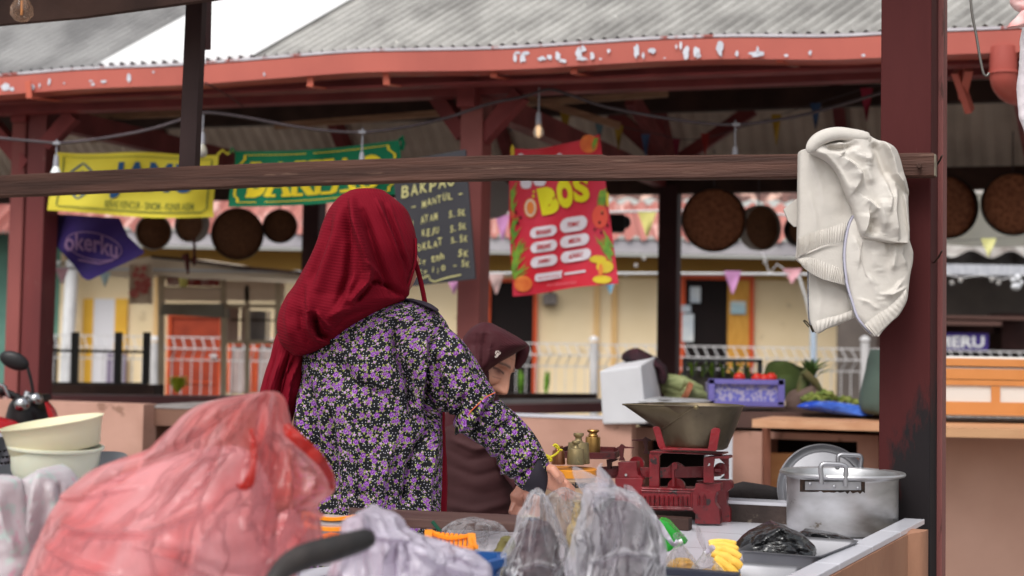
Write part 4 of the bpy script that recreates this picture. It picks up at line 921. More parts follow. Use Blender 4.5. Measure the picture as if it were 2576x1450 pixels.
b_ = MB(); blob(1170, 740, 75, 110); blob(352, 720, 24, 40); build('fruit_print', b_, mat('melon_red_print', (226, 84, 66), None, rough=.5), o, False)
b_ = MB(); blob(1150, 1140, 80, 36, fr2 and frr); blob(1215, 1210, 80, 60); blob(1190, 1330, 90, 38); blob(350, 130, 18, 60); blob(1240, 580, 14, 70); build('fruit_print', b_, mat('yellow_fruit_print', (222, 198, 50), (206, 180, 60), 16, .5), o, False)
b_ = MB(); blob(518, 655, 52, 82, fr3); build('fruit_print', b_, mat('cream_print', (232, 214, 190), None, rough=.5), o, False)
b_ = MB(); blob(518, 655, 36, 62, lambda x, y: fR0(*reg7(x, y), .016)); blob(1175, 1240, 22, 60, fr3); build('fruit_print', b_, mat('deep_orange_print', (226, 130, 60), None, rough=.5), o, False)
b_ = MB()
for x, y in ((1190, 710), (1165, 795), (1240, 825), (1120, 860), (1180, 890), (380, 700), (425, 745), (400, 800)): blob(x, y, 11, 15, fr3, n=8)
build('seed_print', b_, mat('dark_seed_print', (60, 20, 24), None, rough=.5), o, False)

# ================================================================ string lights and bunting
m_bulb = mat('clear_bulb', (226, 222, 216), None, rough=.08); bn, bl, bb_ = N(m_bulb); bb_.inputs['Transmission Weight'].default_value = .6
m_sock = mat('grey_socket', (150, 150, 158), None, rough=.5)
m_fil = bpy.data.materials.new('lit_filament'); m_fil.use_nodes = True; q = N(m_fil)[2]; q.inputs['Emission Color'].default_value = (1, .62, .3, 1); q.inputs['Emission Strength'].default_value = 1.2
SL = thing('string_light', 'grey cable string of light bulbs drooping along the far roof edge', 'string light', P(900, 330, 7.6), 'cable string lights')
cab = [(-60, 340), (0, 348), (120, 359), (146, 361), (260, 348), (380, 325), (500, 288), (540, 285), (620, 296), (720, 315), (820, 329), (912, 333), (1010, 322), (1120, 298), (1230, 262), (1320, 243), (1380, 226), (1430, 238), (1520, 268), (1640, 292), (1750, 308), (1852, 314), (1950, 303), (2060, 280), (2215, 234), (2300, 205)]
def cabY(u): return 7.95-.5*u/2576*1.9
cp = cr([(u, V) for u, V in cab], 160); b_ = MB().tube([P(u, V, cabY(u)) for u, V in cp], .0075, 8); build('cable', b_, m_cable, SL)
def bulbset(u, V, L, parent, lit=False, warm=False, sc=1.0):
    Y = cabY(u); p = P(u, V, Y)
    h = build('bulb_holder', MB().tube([p+ZX*.02, p-ZX*px(L*.45, Y)], .004, 6).lathe([(.001, 0), (.010, -.005), (.013, -.03), (.015, -.06), (.001, -.06)], p-ZX*px(L*.45, Y), 14), m_sock, parent)
    c = p-ZX*(px(L*.45, Y)+.08); b = MB().lathe([(.010, .024), (.016, .012), (.024, -.008), (.026, -.022), (.021, -.038), (.009, -.047), (.001, -.049)], c, 18)
    o_ = build('bulb', b, m_bulb if not lit else mat('frosted_bulb', (236, 240, 240), None, rough=.3), h)
    if warm: build('filament', MB().lathe([(.002, .01), (.008, 0), (.007, -.03), (.001, -.035)], c, 8), m_fil, h)
bulbset(143, 362, 60, SL, True); bulbset(511, 292, 90, SL); bulbset(912, 333, 110, SL); bulbset(1356, 232, 110, SL, False, True); bulbset(1850, 314, 120, SL)
for u, V in ((143, 361), (911, 333), (1852, 314)): build('clamp', MB().cbox(P(u, V, cabY(u)-.01), .036, .02, .016), m_sock, SL, bev=.006)
# thin slanting wire
tag(build('thin_wire', MB().tube([P(515, 208, 7.6), P(560, 232, 7.7), P(612, 268, 7.8)], .004, 6), mat('dim_wire', (84, 52, 54), None)), 'thin wire slanting below the gutter right of the hanging strut', 'wire')
def flags(name, lab, line, Y, fl, m_cord=m_cable, r=.006):
    t = thing(name, lab, 'bunting', P(line[0][0], line[0][1], Y), 'strings of triangular bunting')
    build('cord', MB().tube([P(u, V, Y) for u, V in cr(line, 60)], r, 6), m_cord, t)
    for i, (u, V, w_, h_, col) in enumerate(fl):
        k = MB(); k.grid(lambda s, q, i=i: P(u+(s-.5)*w_*(1-q*.92), V+h_*q, Y-.02+.03*sin(q*4+i+s*3)*q), 4, 6)
        ke = 'flag_%d_%d_%d' % col; m_ = bpy.data.materials.get(ke) or mat(ke, col, None, rough=.7)
        build('flag', k, m_, t)
PK, BL, YE, RD, GY = (214, 150, 196), (150, 190, 216), (224, 216, 132), (156, 44, 44), (110, 104, 104)
flags('bunting_string', 'white bunting cord with pastel pennants in front of the cream houses', [(110, 674), (420, 680), (700, 684), (1150, 688), (1700, 689), (2210, 692)], 13.5, [(156, 675, 34, 40, (226, 176, 190)), (264, 686, 30, 36, (196, 220, 224)), (1142, 700, 36, 40, PK), (1248, 690, 40, 50, (222, 190, 186)), (1535, 700, 30, 40, (134, 186, 214)), (1843, 682, 44, 58, (210, 150, 200)), (1993, 676, 50, 38, (228, 170, 180))], m_white, .014)
flags('bunting_string', 'upper bunting cord with a yellow and a violet pennant above the tin roof', [(1230, 538), (1400, 536), (1625, 532), (1720, 530), (2000, 542)], 13.0, [(1264, 542, 36, 64, (206, 144, 196)), (1628, 534, 46, 62, YE)], m_white, .012)
flags('bunting_string', 'dim pennants strung under the shaded roof of the pavilion', [(1270, 248), (1320, 246), (1430, 280), (1520, 308), (1640, 335), (1760, 350), (1960, 290), (2050, 262), (2180, 222), (2215, 215)], 9.4,
      [(1321, 246, 24, 76, (104, 98, 92)), (1286, 310, 12, 22, (40, 96, 126)), (1422, 278, 28, 68, (166, 132, 44)), (1508, 304, 26, 50, (96, 122, 132)), (1556, 316, 24, 62, (160, 130, 44)), (1624, 338, 22, 60, (70, 92, 130)), (1702, 350, 20, 56, (120, 30, 56)), (1774, 336, 22, 60, (150, 44, 40)), (1953, 288, 26, 78, (170, 134, 40)), (2052, 260, 28, 66, (56, 80, 116)), (2180, 222, 32, 84, (150, 40, 62))], m_cable, .003)
flags('bunting_string', 'pale yellow pennant on a cord before the white tarpaulin', [(2380, 606), (2480, 602), (2640, 590)], 13, [(2487, 600, 40, 46, (222, 220, 150))], m_cable, .003)
# fairy light drops
FLt = thing('fairy_lights', 'clear fairy light drops hanging along the eave of the far houses', 'fairy lights', P(1900, 700, 14)); b_ = MB(); c_ = MB()
pts = [(1905, 600), (1925, 655), (1935, 690), (1955, 665), (1990, 690), (2010, 700)]; c_.tube([P(u, V, 14) for u, V in pts], .006, 6); pts2 = [(2008, 690), (2030, 760), (2044, 830)]; c_.tube([P(u, V, 14) for u, V in pts2], .012, 6)
pts3 = [(2375, 690), (2420, 700), (2470, 692), (2520, 704), (2580, 690)]; c_.tube([P(u, V, 13) for u, V in pts3], .005, 6)
build('cord', c_, m_white, FLt)
for i, (u, V, Y) in enumerate([(1925, 660, 14), (1936, 688, 14), (1970, 690, 14), (2000, 698, 14), (1600, 668, 14), (1575, 690, 14), (1620, 650, 14), (2395, 712, 13), (2416, 706, 13), (2495, 704, 13), (2512, 712, 13)]):
    build('bulb', MB().ico(P(u, V, Y), .02, 2), m_bulb, FLt)
b_ = MB().ico(P(2560, 700, 12.5), .035, 2, (.8, .8, 1)); b_.ico(P(2556, 722, 12.5), .045, 2, (.9, .8, .7)); b_.ico(P(2548, 706, 12.5), .02, 2); b_.ico(P(2570, 712, 12.5), .02, 2); tag(build('lamp_ornament', b_, mat('white_glossy', (220, 222, 226), None, rough=.2)), 'small white ornament hanging at the right edge in front of the shop', 'ornament')
b_ = MB().tube([P(465, 640, 11), P(470, 652, 11), P(473, 690, 11)], [.03, .02, .008], 8); b_.tube([P(489, 600, 11), P(489, 650, 11)], .01, 6); b_.ico(P(489, 655, 11), .03, 2, (.6, .6, 1.3)); tag(build('wind_chime', b_, mat('dark_red_ornament', (88, 36, 34), None)), 'dark red hanging ornament below the second round tray', 'ornament')
# ================================================================ our own stall: posts, beams, eave
m_post = mat('big_post_red', (78, 34, 34), (66, 29, 30), 3.5, .6, spec=.12, c3=(104, 66, 64), sc3=22, t3=.68, bump=.2, bs=26, st=(1, 1, .22))
# soot stains low on the post
n, L, b = N(m_post); tc = n.new('ShaderNodeTexCoord'); sp = n.new('ShaderNodeSeparateXYZ'); L.new(tc.outputs['Object'], sp.inputs[0])
no = n.new('ShaderNodeTexNoise'); no.inputs['Scale'].default_value = 9; no.inputs['Detail'].default_value = 9; no.inputs['Roughness'].default_value = .72
mp = n.new('ShaderNodeMapping'); mp.inputs['Scale'].default_value = (1, 1, .3); L.new(tc.outputs['Object'], mp.inputs[0]); L.new(mp.outputs[0], no.inputs[0])
mr = n.new('ShaderNodeMapRange'); mr.inputs[1].default_value = 1.5; mr.inputs[2].default_value = 1.0; mr.inputs[3].default_value = -.26; mr.inputs[4].default_value = .28; L.new(sp.outputs[2], mr.inputs[0])
mr2 = n.new('ShaderNodeMapRange'); mr2.inputs[1].default_value = -.05; mr2.inputs[2].default_value = .08; mr2.inputs[3].default_value = -.12; mr2.inputs[4].default_value = .08; L.new(sp.outputs[0], mr2.inputs[0])
a1 = n.new('ShaderNodeMath'); L.new(no.outputs[0], a1.inputs[0]); L.new(mr.outputs[0], a1.inputs[1]); a2 = n.new('ShaderNodeMath'); L.new(a1.outputs[0], a2.inputs[0]); L.new(mr2.outputs[0], a2.inputs[1])
rp = n.new('ShaderNodeValToRGB'); rp.color_ramp.elements[0].position = .58; rp.color_ramp.elements[1].position = .68; rp.color_ramp.elements[0].color = (0, 0, 0, 1); rp.color_ramp.elements[1].color = (1, 1, 1, 1); L.new(a2.outputs[0], rp.inputs[0])
mx = n.new('ShaderNodeMix'); mx.data_type = 'RGBA'; L.new(rp.outputs[0], mx.inputs[0]); L.new(b.inputs['Base Color'].links[0].from_socket, mx.inputs[6]); mx.inputs[7].default_value = lin((34, 30, 32)); L.new(mx.outputs[2], b.inputs['Base Color'])
q1 = P(2210, 1200, 3.95); q2 = P(2339, 1200, 3.90); X0 = Vector((q1.x, q1.y, 0)); X1 = Vector((q2.x, q2.y, 0)); dX = (X1-X0); e1 = dX.normalized()
sdv = Vector((.42, .907, 0)); X2 = X1+sdv*.155
PO = thing('stall_post', 'thick dark red wooden post with black soot stains, right of the frame', 'post', (X0+X1)/2)
b_ = MB().prism([X0, X1, X1+sdv*.10, X0+sdv*.10], (0, 0, 3.4)); build('shaft', b_, m_post, PO, False, bev=.004)
b_ = MB().prism([X1+sdv*.102+e1*.0, X1+sdv*.102+e1*.012, X1+sdv*.16+e1*.012, X1+sdv*.16-e1*.06, X1+sdv*.102-e1*.06], (0, 0, 3.4)); build('trim_board', b_, mat('pale_red_trim', (138, 84, 80), (120, 70, 68), 4, .5, c3=(90, 56, 52), sc3=20, t3=.6, st=(1, 1, .15)), PO, False, bev=.003)
nl = [((2356, 416), (2370, 392)), ((2350, 661), (2370, 631))]
for (a, c) in nl:
    b_ = MB().tube([P(*a, 3.93), P(lerp(a[0], c[0], .6), lerp(a[1], c[1], .5), 3.86), P(*c, 3.82)], .0025, 8); build('nail', b_, m_vdark, PO)
# long weathered beam in front of the post
m_beam = mat('weathered_brown_beam', (92, 62, 52), (60, 40, 34), 3.5, .7, c3=(112, 86, 74), sc3=9, t3=.64, bump=.5, bs=22, st=(.5, .5, 8))
bp0, bp1 = P(-400, 486, 5.05), P(2352, 417, 3.84)
LB = thing('crossbeam', 'long weathered brown beam crossing the whole view at head height', 'beam', bp0)
bd = (bp1-bp0).normalized(); bt = bd.cross(ZX).normalized(); bu = bt.cross(bd)
R = []; NB = 160; rnd = random.Random(5)
bc = cr([(-400, 489, 49), (0, 472, 51), (547, 448, 54), (1194, 427, 58), (1530, 424.5, 60), (2000, 420, 60), (2352, 417, 60)], 161); bcu = [q[0] for q in bc]
for i in range(NB+1):
    u_, vc_, hp_ = bc[i]; t = (u_+400)/2752; Yb = 1/lerp(1/5.05, 1/3.84, t); c = P(u_, vc_, Yb); h = px(hp_, Yb)/2; h2 = h+(.004 if u_ < 1530 else 0)+.0012*nz((t*30, 0, 0), 1); h1 = h+.0012*nz((t*30, 9, 0), 1)
    w_ = .022; r_ = [c-bt*w_-bu*h1, c-bt*w_+bu*h2, c+bt*w_+bu*h2, c+bt*w_-bu*h1]
    # small chamfers
    rr = []
    for k in range(4):
        p, nx_, pv = r_[k], r_[(k+1) % 4], r_[k-1]; rr += [p+(pv-p).normalized()*.004, p+(nx_-p).normalized()*.004]
    R.append(rr)
build('beam', MB().rings(R), m_beam, LB, 40)
build('end_grain', MB().cbox(bp1+bd*.001, .004, .036, .052, bd, bt, bu), mat('grey_end_grain', (150, 140, 124), (120, 110, 98), 40, .9), LB, False)
for u in (2312,): build('bolt', MB().tube([P(u, 417, 3.84), P(u, 417, 3.8)], [.006, .005], 10), m_vdark, LB)
b_ = MB()
for (x, y, w_) in ((450, 355, .0015),): pts = [rT(445, 400), rT(442, 320), rT(500, 322)]; b_.tube([P(a, c, 4.27) for a, c in pts], .0012, 6)
pts = [rT(630, 300), rT(700, 302), rT(800, 292), rT(900, 285)]; b_.tube([P(a, c, 4.25) for a, c in pts], .0012, 6); build('crack', b_, m_dark, LB)
# hanging strut
ST = thing('hanging_strut', 'thin dark timber strut hanging down to the long beam', 'strut', P(475, 470, 4.66))
p0, p1 = P(500, -120, 4.62), P(474, 470, 4.66)
build('timber', MB().beam(p0, p1, .055, .03, up=Vector((.35, 1, 0))), mat('strut_dark', (62, 42, 42), (46, 32, 32), 5, .6, st=(1, 1, .2)), ST, False, bev=.002)
p0, p1 = P(522, -120, 4.66), P(517, 124, 4.66); build('side_batten', MB().beam(p0, p1, .018, .03, up=Vector((.35, 1, 0))), mat('strut_red', (74, 42, 44), None), ST, False)
build('metal_plate', MB().cbox(P(470, 458, 4.6), .034, .004, .02), mat('blue_grey_plate', (86, 100, 124), (60, 60, 72), 60, .5), ST, False)
# dark eave of our own roof, top left, and the bulb under it
ev = thing('stall_eave', 'dark timber eave of the near stall roof in the top left corner', 'eave', P(100, -10, 4.4))
build('fascia', MB().prism([P(-500, 105, 4.8), P(-500, -300, 4.8), P(900, -300, 4.1), P(900, -48, 4.1), P(560, -6, 4.25), P(203, 43, 4.45)], (0.0, .03, 0)), m_vdark, ev, False)
build('roof_sheet', MB().prism([Vector((-2.6, 5.2, 2.62)), Vector((3.2, 4.1, 2.62)), Vector((2.9, 3.1, 2.82)), Vector((-2.9, 4.2, 2.82))], (0, 0, .03)), m_under, ev, False)  # unseen roof slab, added and sized to shade the near stall
BU = thing('light_bulb', 'clear filament bulb hanging from the dark eave in the top left corner', 'bulb', P(55, 45, 4.3)); c = P(55, 20, 4.3)
build('glass', MB().lathe([(.012, .014), (.02, .0), (.031, -.02), (.031, -.04), (.018, -.055), (.001, -.06)], c+ZX*.02, 24), film('bulb_glass', (190, 160, 140), (240, 235, 230), .12, .6, .05, bump=0), BU)
build('filament', MB().tube([c+ZX*.02, c-ZX*.02], .004, 8), mat('amber', (220, 150, 90), None), BU); build('holder', MB().lathe([(.001, .06), (.015, .06), (.016, .02), (.01, .014), (.001, .014)], c+ZX*.02, 18), m_black, BU)
# wire hook and hanging white plastic bag at top right
tag(build('wire_hook', MB().tube([Vector(q) for q in cr([P(2437, -60, 3.9), P(2445, 30, 3.9), P(2456, 90, 3.9), P(2466, 150, 3.9), P(2474, 185, 3.9), P(2482, 191, 3.9), P(2488, 184, 3.9)], 30)], .0035, 8), mat('grey_wire', (120, 116, 112), None, rough=.35, metal=.7)), 'thin grey wire hook hanging at top right', 'wire hook')
WB = thing('hanging_cloth', 'white checked cloth with pink tie hanging at the right edge', 'cloth', P(2600, 340, 3.2))
b_ = loft([(-80, 2566, 2700), (60, 2572, 2700), (110, 2566, 2700), (200, 2560, 2700), (285, 2563, 2700), (320, 2572, 2700), (342, 2578, 2690)], 3.25, .03, 60, 48, amp=.006, fr=22); build('cloth', b_, mat('white_check_cloth', (226, 220, 222), (210, 200, 206), 8, .8, bump=.3, bs=60), WB)
b_ = loft([(-20, 2545, 2600), (2, 2542, 2600), (20, 2552, 2600), (30, 2568, 2600)], 3.2, .02, 20, 24, amp=.006, fr=40); b_ = loft([(28, 2570, 2610), (45, 2553, 2605), (58, 2540, 2600), (68, 2536, 2575), (69, 2537, 2560)], 3.18, .015, 20, 24, amp=.004, fr=50, mb=b_); build('tie', b_, mat('pink_white_ribbon', (232, 206, 204), (214, 140, 136), 16, .5), WB)

# ================================================================ near counter with tiled top, wall cap
ZC = .86
cnt = thing('tiled_counter', 'brown plastered counter with white tile top running around the stall', 'counter', (.4, 3.2, 0))
def onc(u, V, z=ZC): q = ON(u, V, z); return Vector((q.x, q.y, 0))
L1a, L1b = onc(1981, 1448, .90), onc(2232, 1325, .90); L2a, L2b = onc(2049, 1448, .90), onc(2286, 1328, .90)
dL = (L1b-L1a).normalized(); pN = Vector((dL.y, -dL.x, 0))  # outward normal (right/front)
T0 = L1a-dL*1.6; T1 = L1b; wid = .047
# tile cap
b_ = MB(); 
for k in range(9):
    s0 = -1.6+k*.3; p = L1a+dL*s0; b_.box(p+ZX*.888, dL*.298, pN*wid, ZX*.012)
m_capt = mat('cap_tile', (212, 212, 220), (204, 204, 212), 3, .18); build('cap_tile', b_, m_capt, cnt, False, bev=.0015)
b_ = MB().box(L1a-dL*1.6+pN*.0+ZX*.30, dL*(L1b-L1a).length+dL*1.75, pN*.115, ZX*(.583)); 
m_wall = mat('stall_brown_plaster', (164, 120, 96), (146, 104, 84), 4, .85, c3=(196, 176, 158), sc3=24, t3=.70, bump=.4, bs=30, st=(1, 1, .5)); 
b_ = MB()
wl = (L1b-L1a).length+1.6+.065
# wall body with a ragged upper edge beyond the tiles
R = []; nW = 120
for i in range(nW+1):
    s = -1.6+wl*i/nW; p = L1a+dL*s; e = .004*nz((s*30, 0, 1), 1); far = max(0, min(1, (s-(L1b-L1a).length+.02)/.03)); wo = wid+.003+e*.8+far*.032
    R.append([p+pN*0, p+ZX*(.887+.006*far+e*far*.6), p+pN*wo+ZX*(.887+.006*far+e*.7*far), p+pN*wo])
b_.rings(R); build('side_wall', b_, m_wall, cnt, 40)
b_ = MB().prism([onc(2236, 1324)+ZX*.889, onc(2285, 1327)+ZX*.889, onc(2340, 1318)+ZX*.889, onc(2330, 1302)+ZX*.889, onc(2262, 1308)+ZX*.889], ZX*.012)
build('cement_patch', b_, mat('rough_grey_cement', (150, 142, 130), (112, 104, 94), 20, .95, bump=.8, bs=60), cnt, False, bev=.003)
# top slab polygon
far0 = onc(1100, 1300, ZC); 
FB0 = Vector((.0, 0, 0))
cf = onc(1900, 1316, ZC)                       # foot of the far curb
def curb(s): return cf+BX*s
c0 = curb(-.52); c1 = curb((L1b-cf).dot(BX)-.13)
top = [c0, c1, L1b, L1a-dL*1.6+Vector((0, 0, 0)), Vector((-.75, 1.25, 0)), Vector((-.75, 2.7, 0)), onc(1085, 1395), onc(1130, 1330), onc(1225, 1308), onc(1340, 1303)]
b_ = MB().prism([q+ZX*(ZC-.05) for q in top], ZX*.05)
m_ctile = mat('counter_tile', (208, 208, 216), (200, 200, 208), 3, .2)
n, L, b = N(m_ctile); tc = n.new('ShaderNodeTexCoord'); mp = n.new('ShaderNodeMapping'); mp.inputs['Rotation'].default_value = (0, 0, radians(24)); L.new(tc.outputs['Object'], mp.inputs[0])
bk = n.new('ShaderNodeTexBrick'); bk.offset = 0; bk.inputs['Scale'].default_value = 1; bk.inputs['Brick Width'].default_value = .3; bk.inputs['Row Height'].default_value = .3; bk.inputs['Mortar Size'].default_value = .002
bk.inputs['Color1'].default_value = lin((210, 210, 218)); bk.inputs['Color2'].default_value = lin((204, 204, 212)); bk.inputs['Mortar'].default_value = lin((130, 124, 120)); L.new(mp.outputs[0], bk.inputs[0]); L.new(bk.outputs[0], b.inputs['Base Color'])
build('counter_top', b_, m_ctile, cnt, False)
b_ = MB().prism([q+ZX*0 for q in ([c0+AX*.02, c1+AX*.02, c1-AX*.05, c0-AX*.05])], ZX*(ZC-.052)); b_.box(Vector((-.72, 1.3, 0)), (1.2, 0, 0), (0, .1, 0), (0, 0, ZC-.052)); build('counter_wall', b_, m_wall, cnt, False)
# raised far curb, dark face with tiles above
b_ = MB().box(c0+ZX*ZC, c1-c0, AX*.085, ZX*.044); build('curb', b_, mat('sooty_curb', (74, 62, 58), (48, 40, 38), 9, .8, c3=(120, 110, 100), sc3=10, t3=.62, bump=.5), cnt, False)
b_ = MB(); k = 0; Lc = (c1-c0).length
while k*.2 < Lc-.05: b_.box(c0+BX*(k*.2)+AX*.004+ZX*(ZC+.0445), BX*.198, AX*.08, ZX*.008); k += 1
build('curb_tile', b_, m_capt, cnt, False)

# ================================================================ jacket on the beam
m_jk = mat('off_white_jacket_cloth', (202, 197, 190), (192, 186, 178), 3, .75, bump=.12, bs=90)
JY = 3.86
jr = [(y, a, c) for y, a, c in ((45, 790, 860), (60, 745, 1000), (80, 715, 1108), (110, 668, 1128), (150, 602, 1200), (200, 562, 1320), (250, 486, 1372), (320, 462, 1400), (480, 458, 1440), (620, 456, 1478), (800, 455, 1476), (1050, 452, 1485), (1180, 446, 1528), (1230, 440, 1530), (1280, 470, 1522), (1340, 600, 1512), (1400, 760, 1500), (1450, 890, 1496))]
rows = [(rJ(0, y)[1], rJ(a, 0)[0], rJ(c, 0)[0]) for y, a, c in jr]
def pj(*pts): return [rJ(x, y) for x, y in pts]
rd = [(pj((560, 250), (640, 290), (720, 340), (800, 470), (900, 650), (985, 790)), 20, .036, 1), (pj((560, 262), (640, 300), (700, 330), (790, 480), (890, 660)), 8, -.014),
      (pj((1225, 150), (1300, 330), (1330, 480), (1440, 620)), 16, .024, -1), (pj((1180, 190), (1240, 330), (1290, 450), (1300, 520)), 9, -.014), (pj((1015, 440), (1005, 540), (930, 640)), 14, .016, 1),
      (pj((1190, 790), (1215, 950), (1240, 1080)), 14, .020, -1), (pj((1340, 640), (1325, 860), (1370, 1120)), 18, .016, 1), (pj((1090, 850), (1075, 960), (1040, 1050)), 12, .018, 1), (pj((1330, 1110), (1325, 1240), (1310, 1370)), 14, .018, -1),
      (pj((1150, 1060), (1230, 1110), (1255, 1210)), 12, .016, 1), (pj((540, 380), (620, 620), (655, 920)), 18, .010, -1), (pj((690, 480), (770, 700), (800, 930)), 16, .012, -1), (pj((610, 640), (590, 800), (560, 980)), 14, .008, 1), (pj((500, 480), (520, 700), (500, 960)), 14, .006, -1),
      (pj((960, 760), (1000, 900), (1040, 1050)), 10, .018, 1), (pj((1130, 570), (1070, 430), (1120, 290)), 14, .014, -1), (pj((870, 330), (960, 400), (1030, 520)), 12, .016, 1), (pj((930, 200), (1000, 290), (1090, 340)), 12, .014, 1), (pj((1240, 540), (1285, 700), (1270, 840)), 14, .012, 1),
      (pj((1420, 650), (1445, 850), (1475, 1060)), 14, .012, -1), (pj((1120, 200), (1180, 330), (1160, 470), (1200, 640)), 12, .012, -1), (pj((1100, 640), (1160, 760), (1180, 820)), 12, .012, 1), (pj((660, 180), (760, 150), (900, 150)), 9, -.030), (pj((700, 215), (840, 235), (960, 205)), 8, -.022), (pj((620, 150), (720, 95), (900, 85), (1100, 105)), 14, .018), (pj((820, 170), (880, 230), (840, 300)), 7, .014, 1)]
rd = [(q[0], q[1]*.85, q[2]*(.35 if max(p[0] for p in q[0]) < rJ(810, 0)[0] and min(p[1] for p in q[0]) > rJ(0, 300)[1] else 1.25))+tuple(q[3:]) for q in rd]
JK = thing('jacket', 'off white zip jacket slung over the long beam beside the big post', 'jacket', P(2140, 846, JY))
def pjr(L): return [(rJ(0, y)[1], rJ(a, 0)[0], rJ(c, 0)[0]) for y, a, c in L]
def pl(pts): return [(rK(0, y)[1], rK(a, 0)[0], rK(c, 0)[0]) for y, a, c in pts]
# left panel hanging straight down from the beam
b_ = loft(pjr([(238, 500, 640), (246, 476, 800), (262, 464, 1000), (320, 460, 1120), (480, 458, 1120), (620, 456, 1120), (800, 455, 1120), (1050, 451, 1120), (1180, 446, 1100), (1230, 440, 1080), (1262, 446, 1060), (1300, 490, 1050), (1350, 570, 1040), (1400, 690, 1030), (1440, 800, 1020)]), JY, .030, 160, 160,
          [(pj((560, 300), (640, 560), (680, 860)), 16, .006, -1), (pj((700, 420), (770, 640), (800, 860)), 14, .008, -1), (pj((540, 640), (600, 820), (620, 980)), 10, .004, 1), (pj((880, 640), (860, 780), (900, 900)), 14, -.008), (pj((462, 1112), (700, 1036), (930, 955)), 3, .003, 1), (pj((446, 1244), (700, 1142), (905, 1074)), 5, .010, -1)], .0015, 9, sq=.5, yonly=True)
b_ = loft(pl([(-60, 545, 985), (0, 550, 965), (120, 552, 970), (240, 553, 975), (350, 557, 985), (410, 566, 965), (440, 572, 900), (475, 580, 825), (505, 594, 730), (530, 606, 690), (548, 625, 655)]), JY+.016, .010, 60, 80, [([rK(720, 60), rK(900, 160), rK(960, 300)], 12, .006, 1), ([rK(620, 60), rK(660, 220), rK(640, 400)], 8, .004, -1), ([rK(800, 120), rK(780, 260), rK(800, 380)], 8, .005, 1)], .002, 16, mb=b_, sq=.7, yonly=True)
# front panel with the zip on its left edge, down to the hem
fr_rows = pjr([(760, 1000, 1300), (800, 980, 1380), (860, 960, 1440), (940, 922, 1470), (1050, 896, 1486), (1180, 882, 1526), (1230, 880, 1530), (1300, 882, 1524), (1380, 890, 1506)])+pl([(60, 912, 1492), (160, 930, 1482), (240, 945, 1470), (320, 968, 1432), (390, 995, 1385), (440, 1030, 1325), (480, 1062, 1285), (520, 1096, 1245), (560, 1144, 1213), (578, 1176, 1195)])
R3 = [([rK(1090, 0), rK(1150, 90), rK(1190, 210), rK(1255, 300)], 9, .012, 1), ([rK(1400, 60), rK(1330, 150), rK(1240, 200)], 10, .012, -1), (pj((1080, 1080), (1230, 1110), (1262, 1230)), 10, .016, 1), (pj((1330, 1110), (1320, 1240), (1300, 1370)), 12, .016, -1), ([rK(1020, 230), rK(1100, 260), rK(1180, 330)], 8, .008, 1), ([rK(1210, 170), rK(1300, 190), rK(1440, 120)], 7, .010, 1), (pj((960, 1060), (1010, 1180), (1000, 1330)), 12, .008, 1), (pj((1130, 1180), (1150, 1300), (1220, 1400)), 12, .010, -1), (pj((1420, 1080), (1400, 1220), (1450, 1330)), 12, .010, 1)]
b_ = loft(fr_rows, JY-.022, .030, 220, 200, R3, .002, 11, mb=b_, sq=.6, yonly=True)
# upper mass: hood rolled at the top, sleeve and pocket, lying over the other layers
up = pjr([(45, 790, 860), (60, 730, 1000), (80, 690, 1108), (110, 645, 1128), (150, 598, 1200), (200, 562, 1320), (240, 556, 1368), (275, 590, 1384), (305, 660, 1395), (350, 735, 1408), (420, 800, 1425), (500, 845, 1444), (620, 892, 1478), (700, 925, 1477), (760, 955, 1476), (850, 985, 1478), (950, 1012, 1481), (1020, 1032, 1487), (1060, 1070, 1490), (1090, 1180, 1488), (1110, 1300, 1480)])
R2 = [(pj((600, 250), (690, 300), (760, 370), (840, 480), (930, 660)), 8, .010), (pj((640, 170), (760, 150), (900, 150)), 8, -.034), (pj((700, 215), (840, 240), (960, 205)), 8, -.026), (pj((820, 165), (880, 225), (840, 300)), 8, .018, 1), (pj((1225, 150), (1300, 330), (1330, 480), (1440, 620)), 18, .034, -1), (pj((1120, 180), (1180, 260), (1230, 400), (1290, 520)), 12, -.020),
      (pj((1010, 440), (1005, 540), (950, 640)), 14, .018, 1), (pj((870, 330), (960, 400), (1030, 520)), 12, .018, 1), (pj((930, 200), (1000, 290), (1090, 340)), 12, .018, 1), (pj((1130, 570), (1080, 430), (1120, 290)), 14, .016, -1), (pj((1190, 700), (1200, 840), (1225, 990)), 14, .026, -1), (pj((1340, 620), (1325, 820), (1360, 1060)), 20, .024, 1), (pj((1090, 840), (1075, 940), (1045, 1040)), 14, .024, 1),
      (pj((1060, 700), (1130, 760), (1180, 810)), 12, .016, 1), (pj((1240, 540), (1285, 700), (1270, 840)), 14, .014, 1), (pj((1420, 650), (1445, 850), (1475, 1060)), 14, .012, -1), (pj((1130, 880), (1150, 960), (1120, 1030)), 10, -.020)]
b_ = loft(up, JY-.050, .034, 300, 300, R2, .002, 10, mb=b_, sq=.62, yonly=True)
b_.relax(3)
def fold(pts, Y, flat, mb): ptube([(*rJ(x, y), r, Y) for x, y, r in pts], 20, 40, flat, mb=mb)
fold([(560, 262, 4), (575, 222, 13), (625, 158, 17), (710, 108, 18), (830, 82, 17), (960, 94, 16), (1070, 110, 14), (1112, 130, 9), (1108, 165, 5)], JY-.075, .8, b_)
build('shell', b_, m_jk, JK)
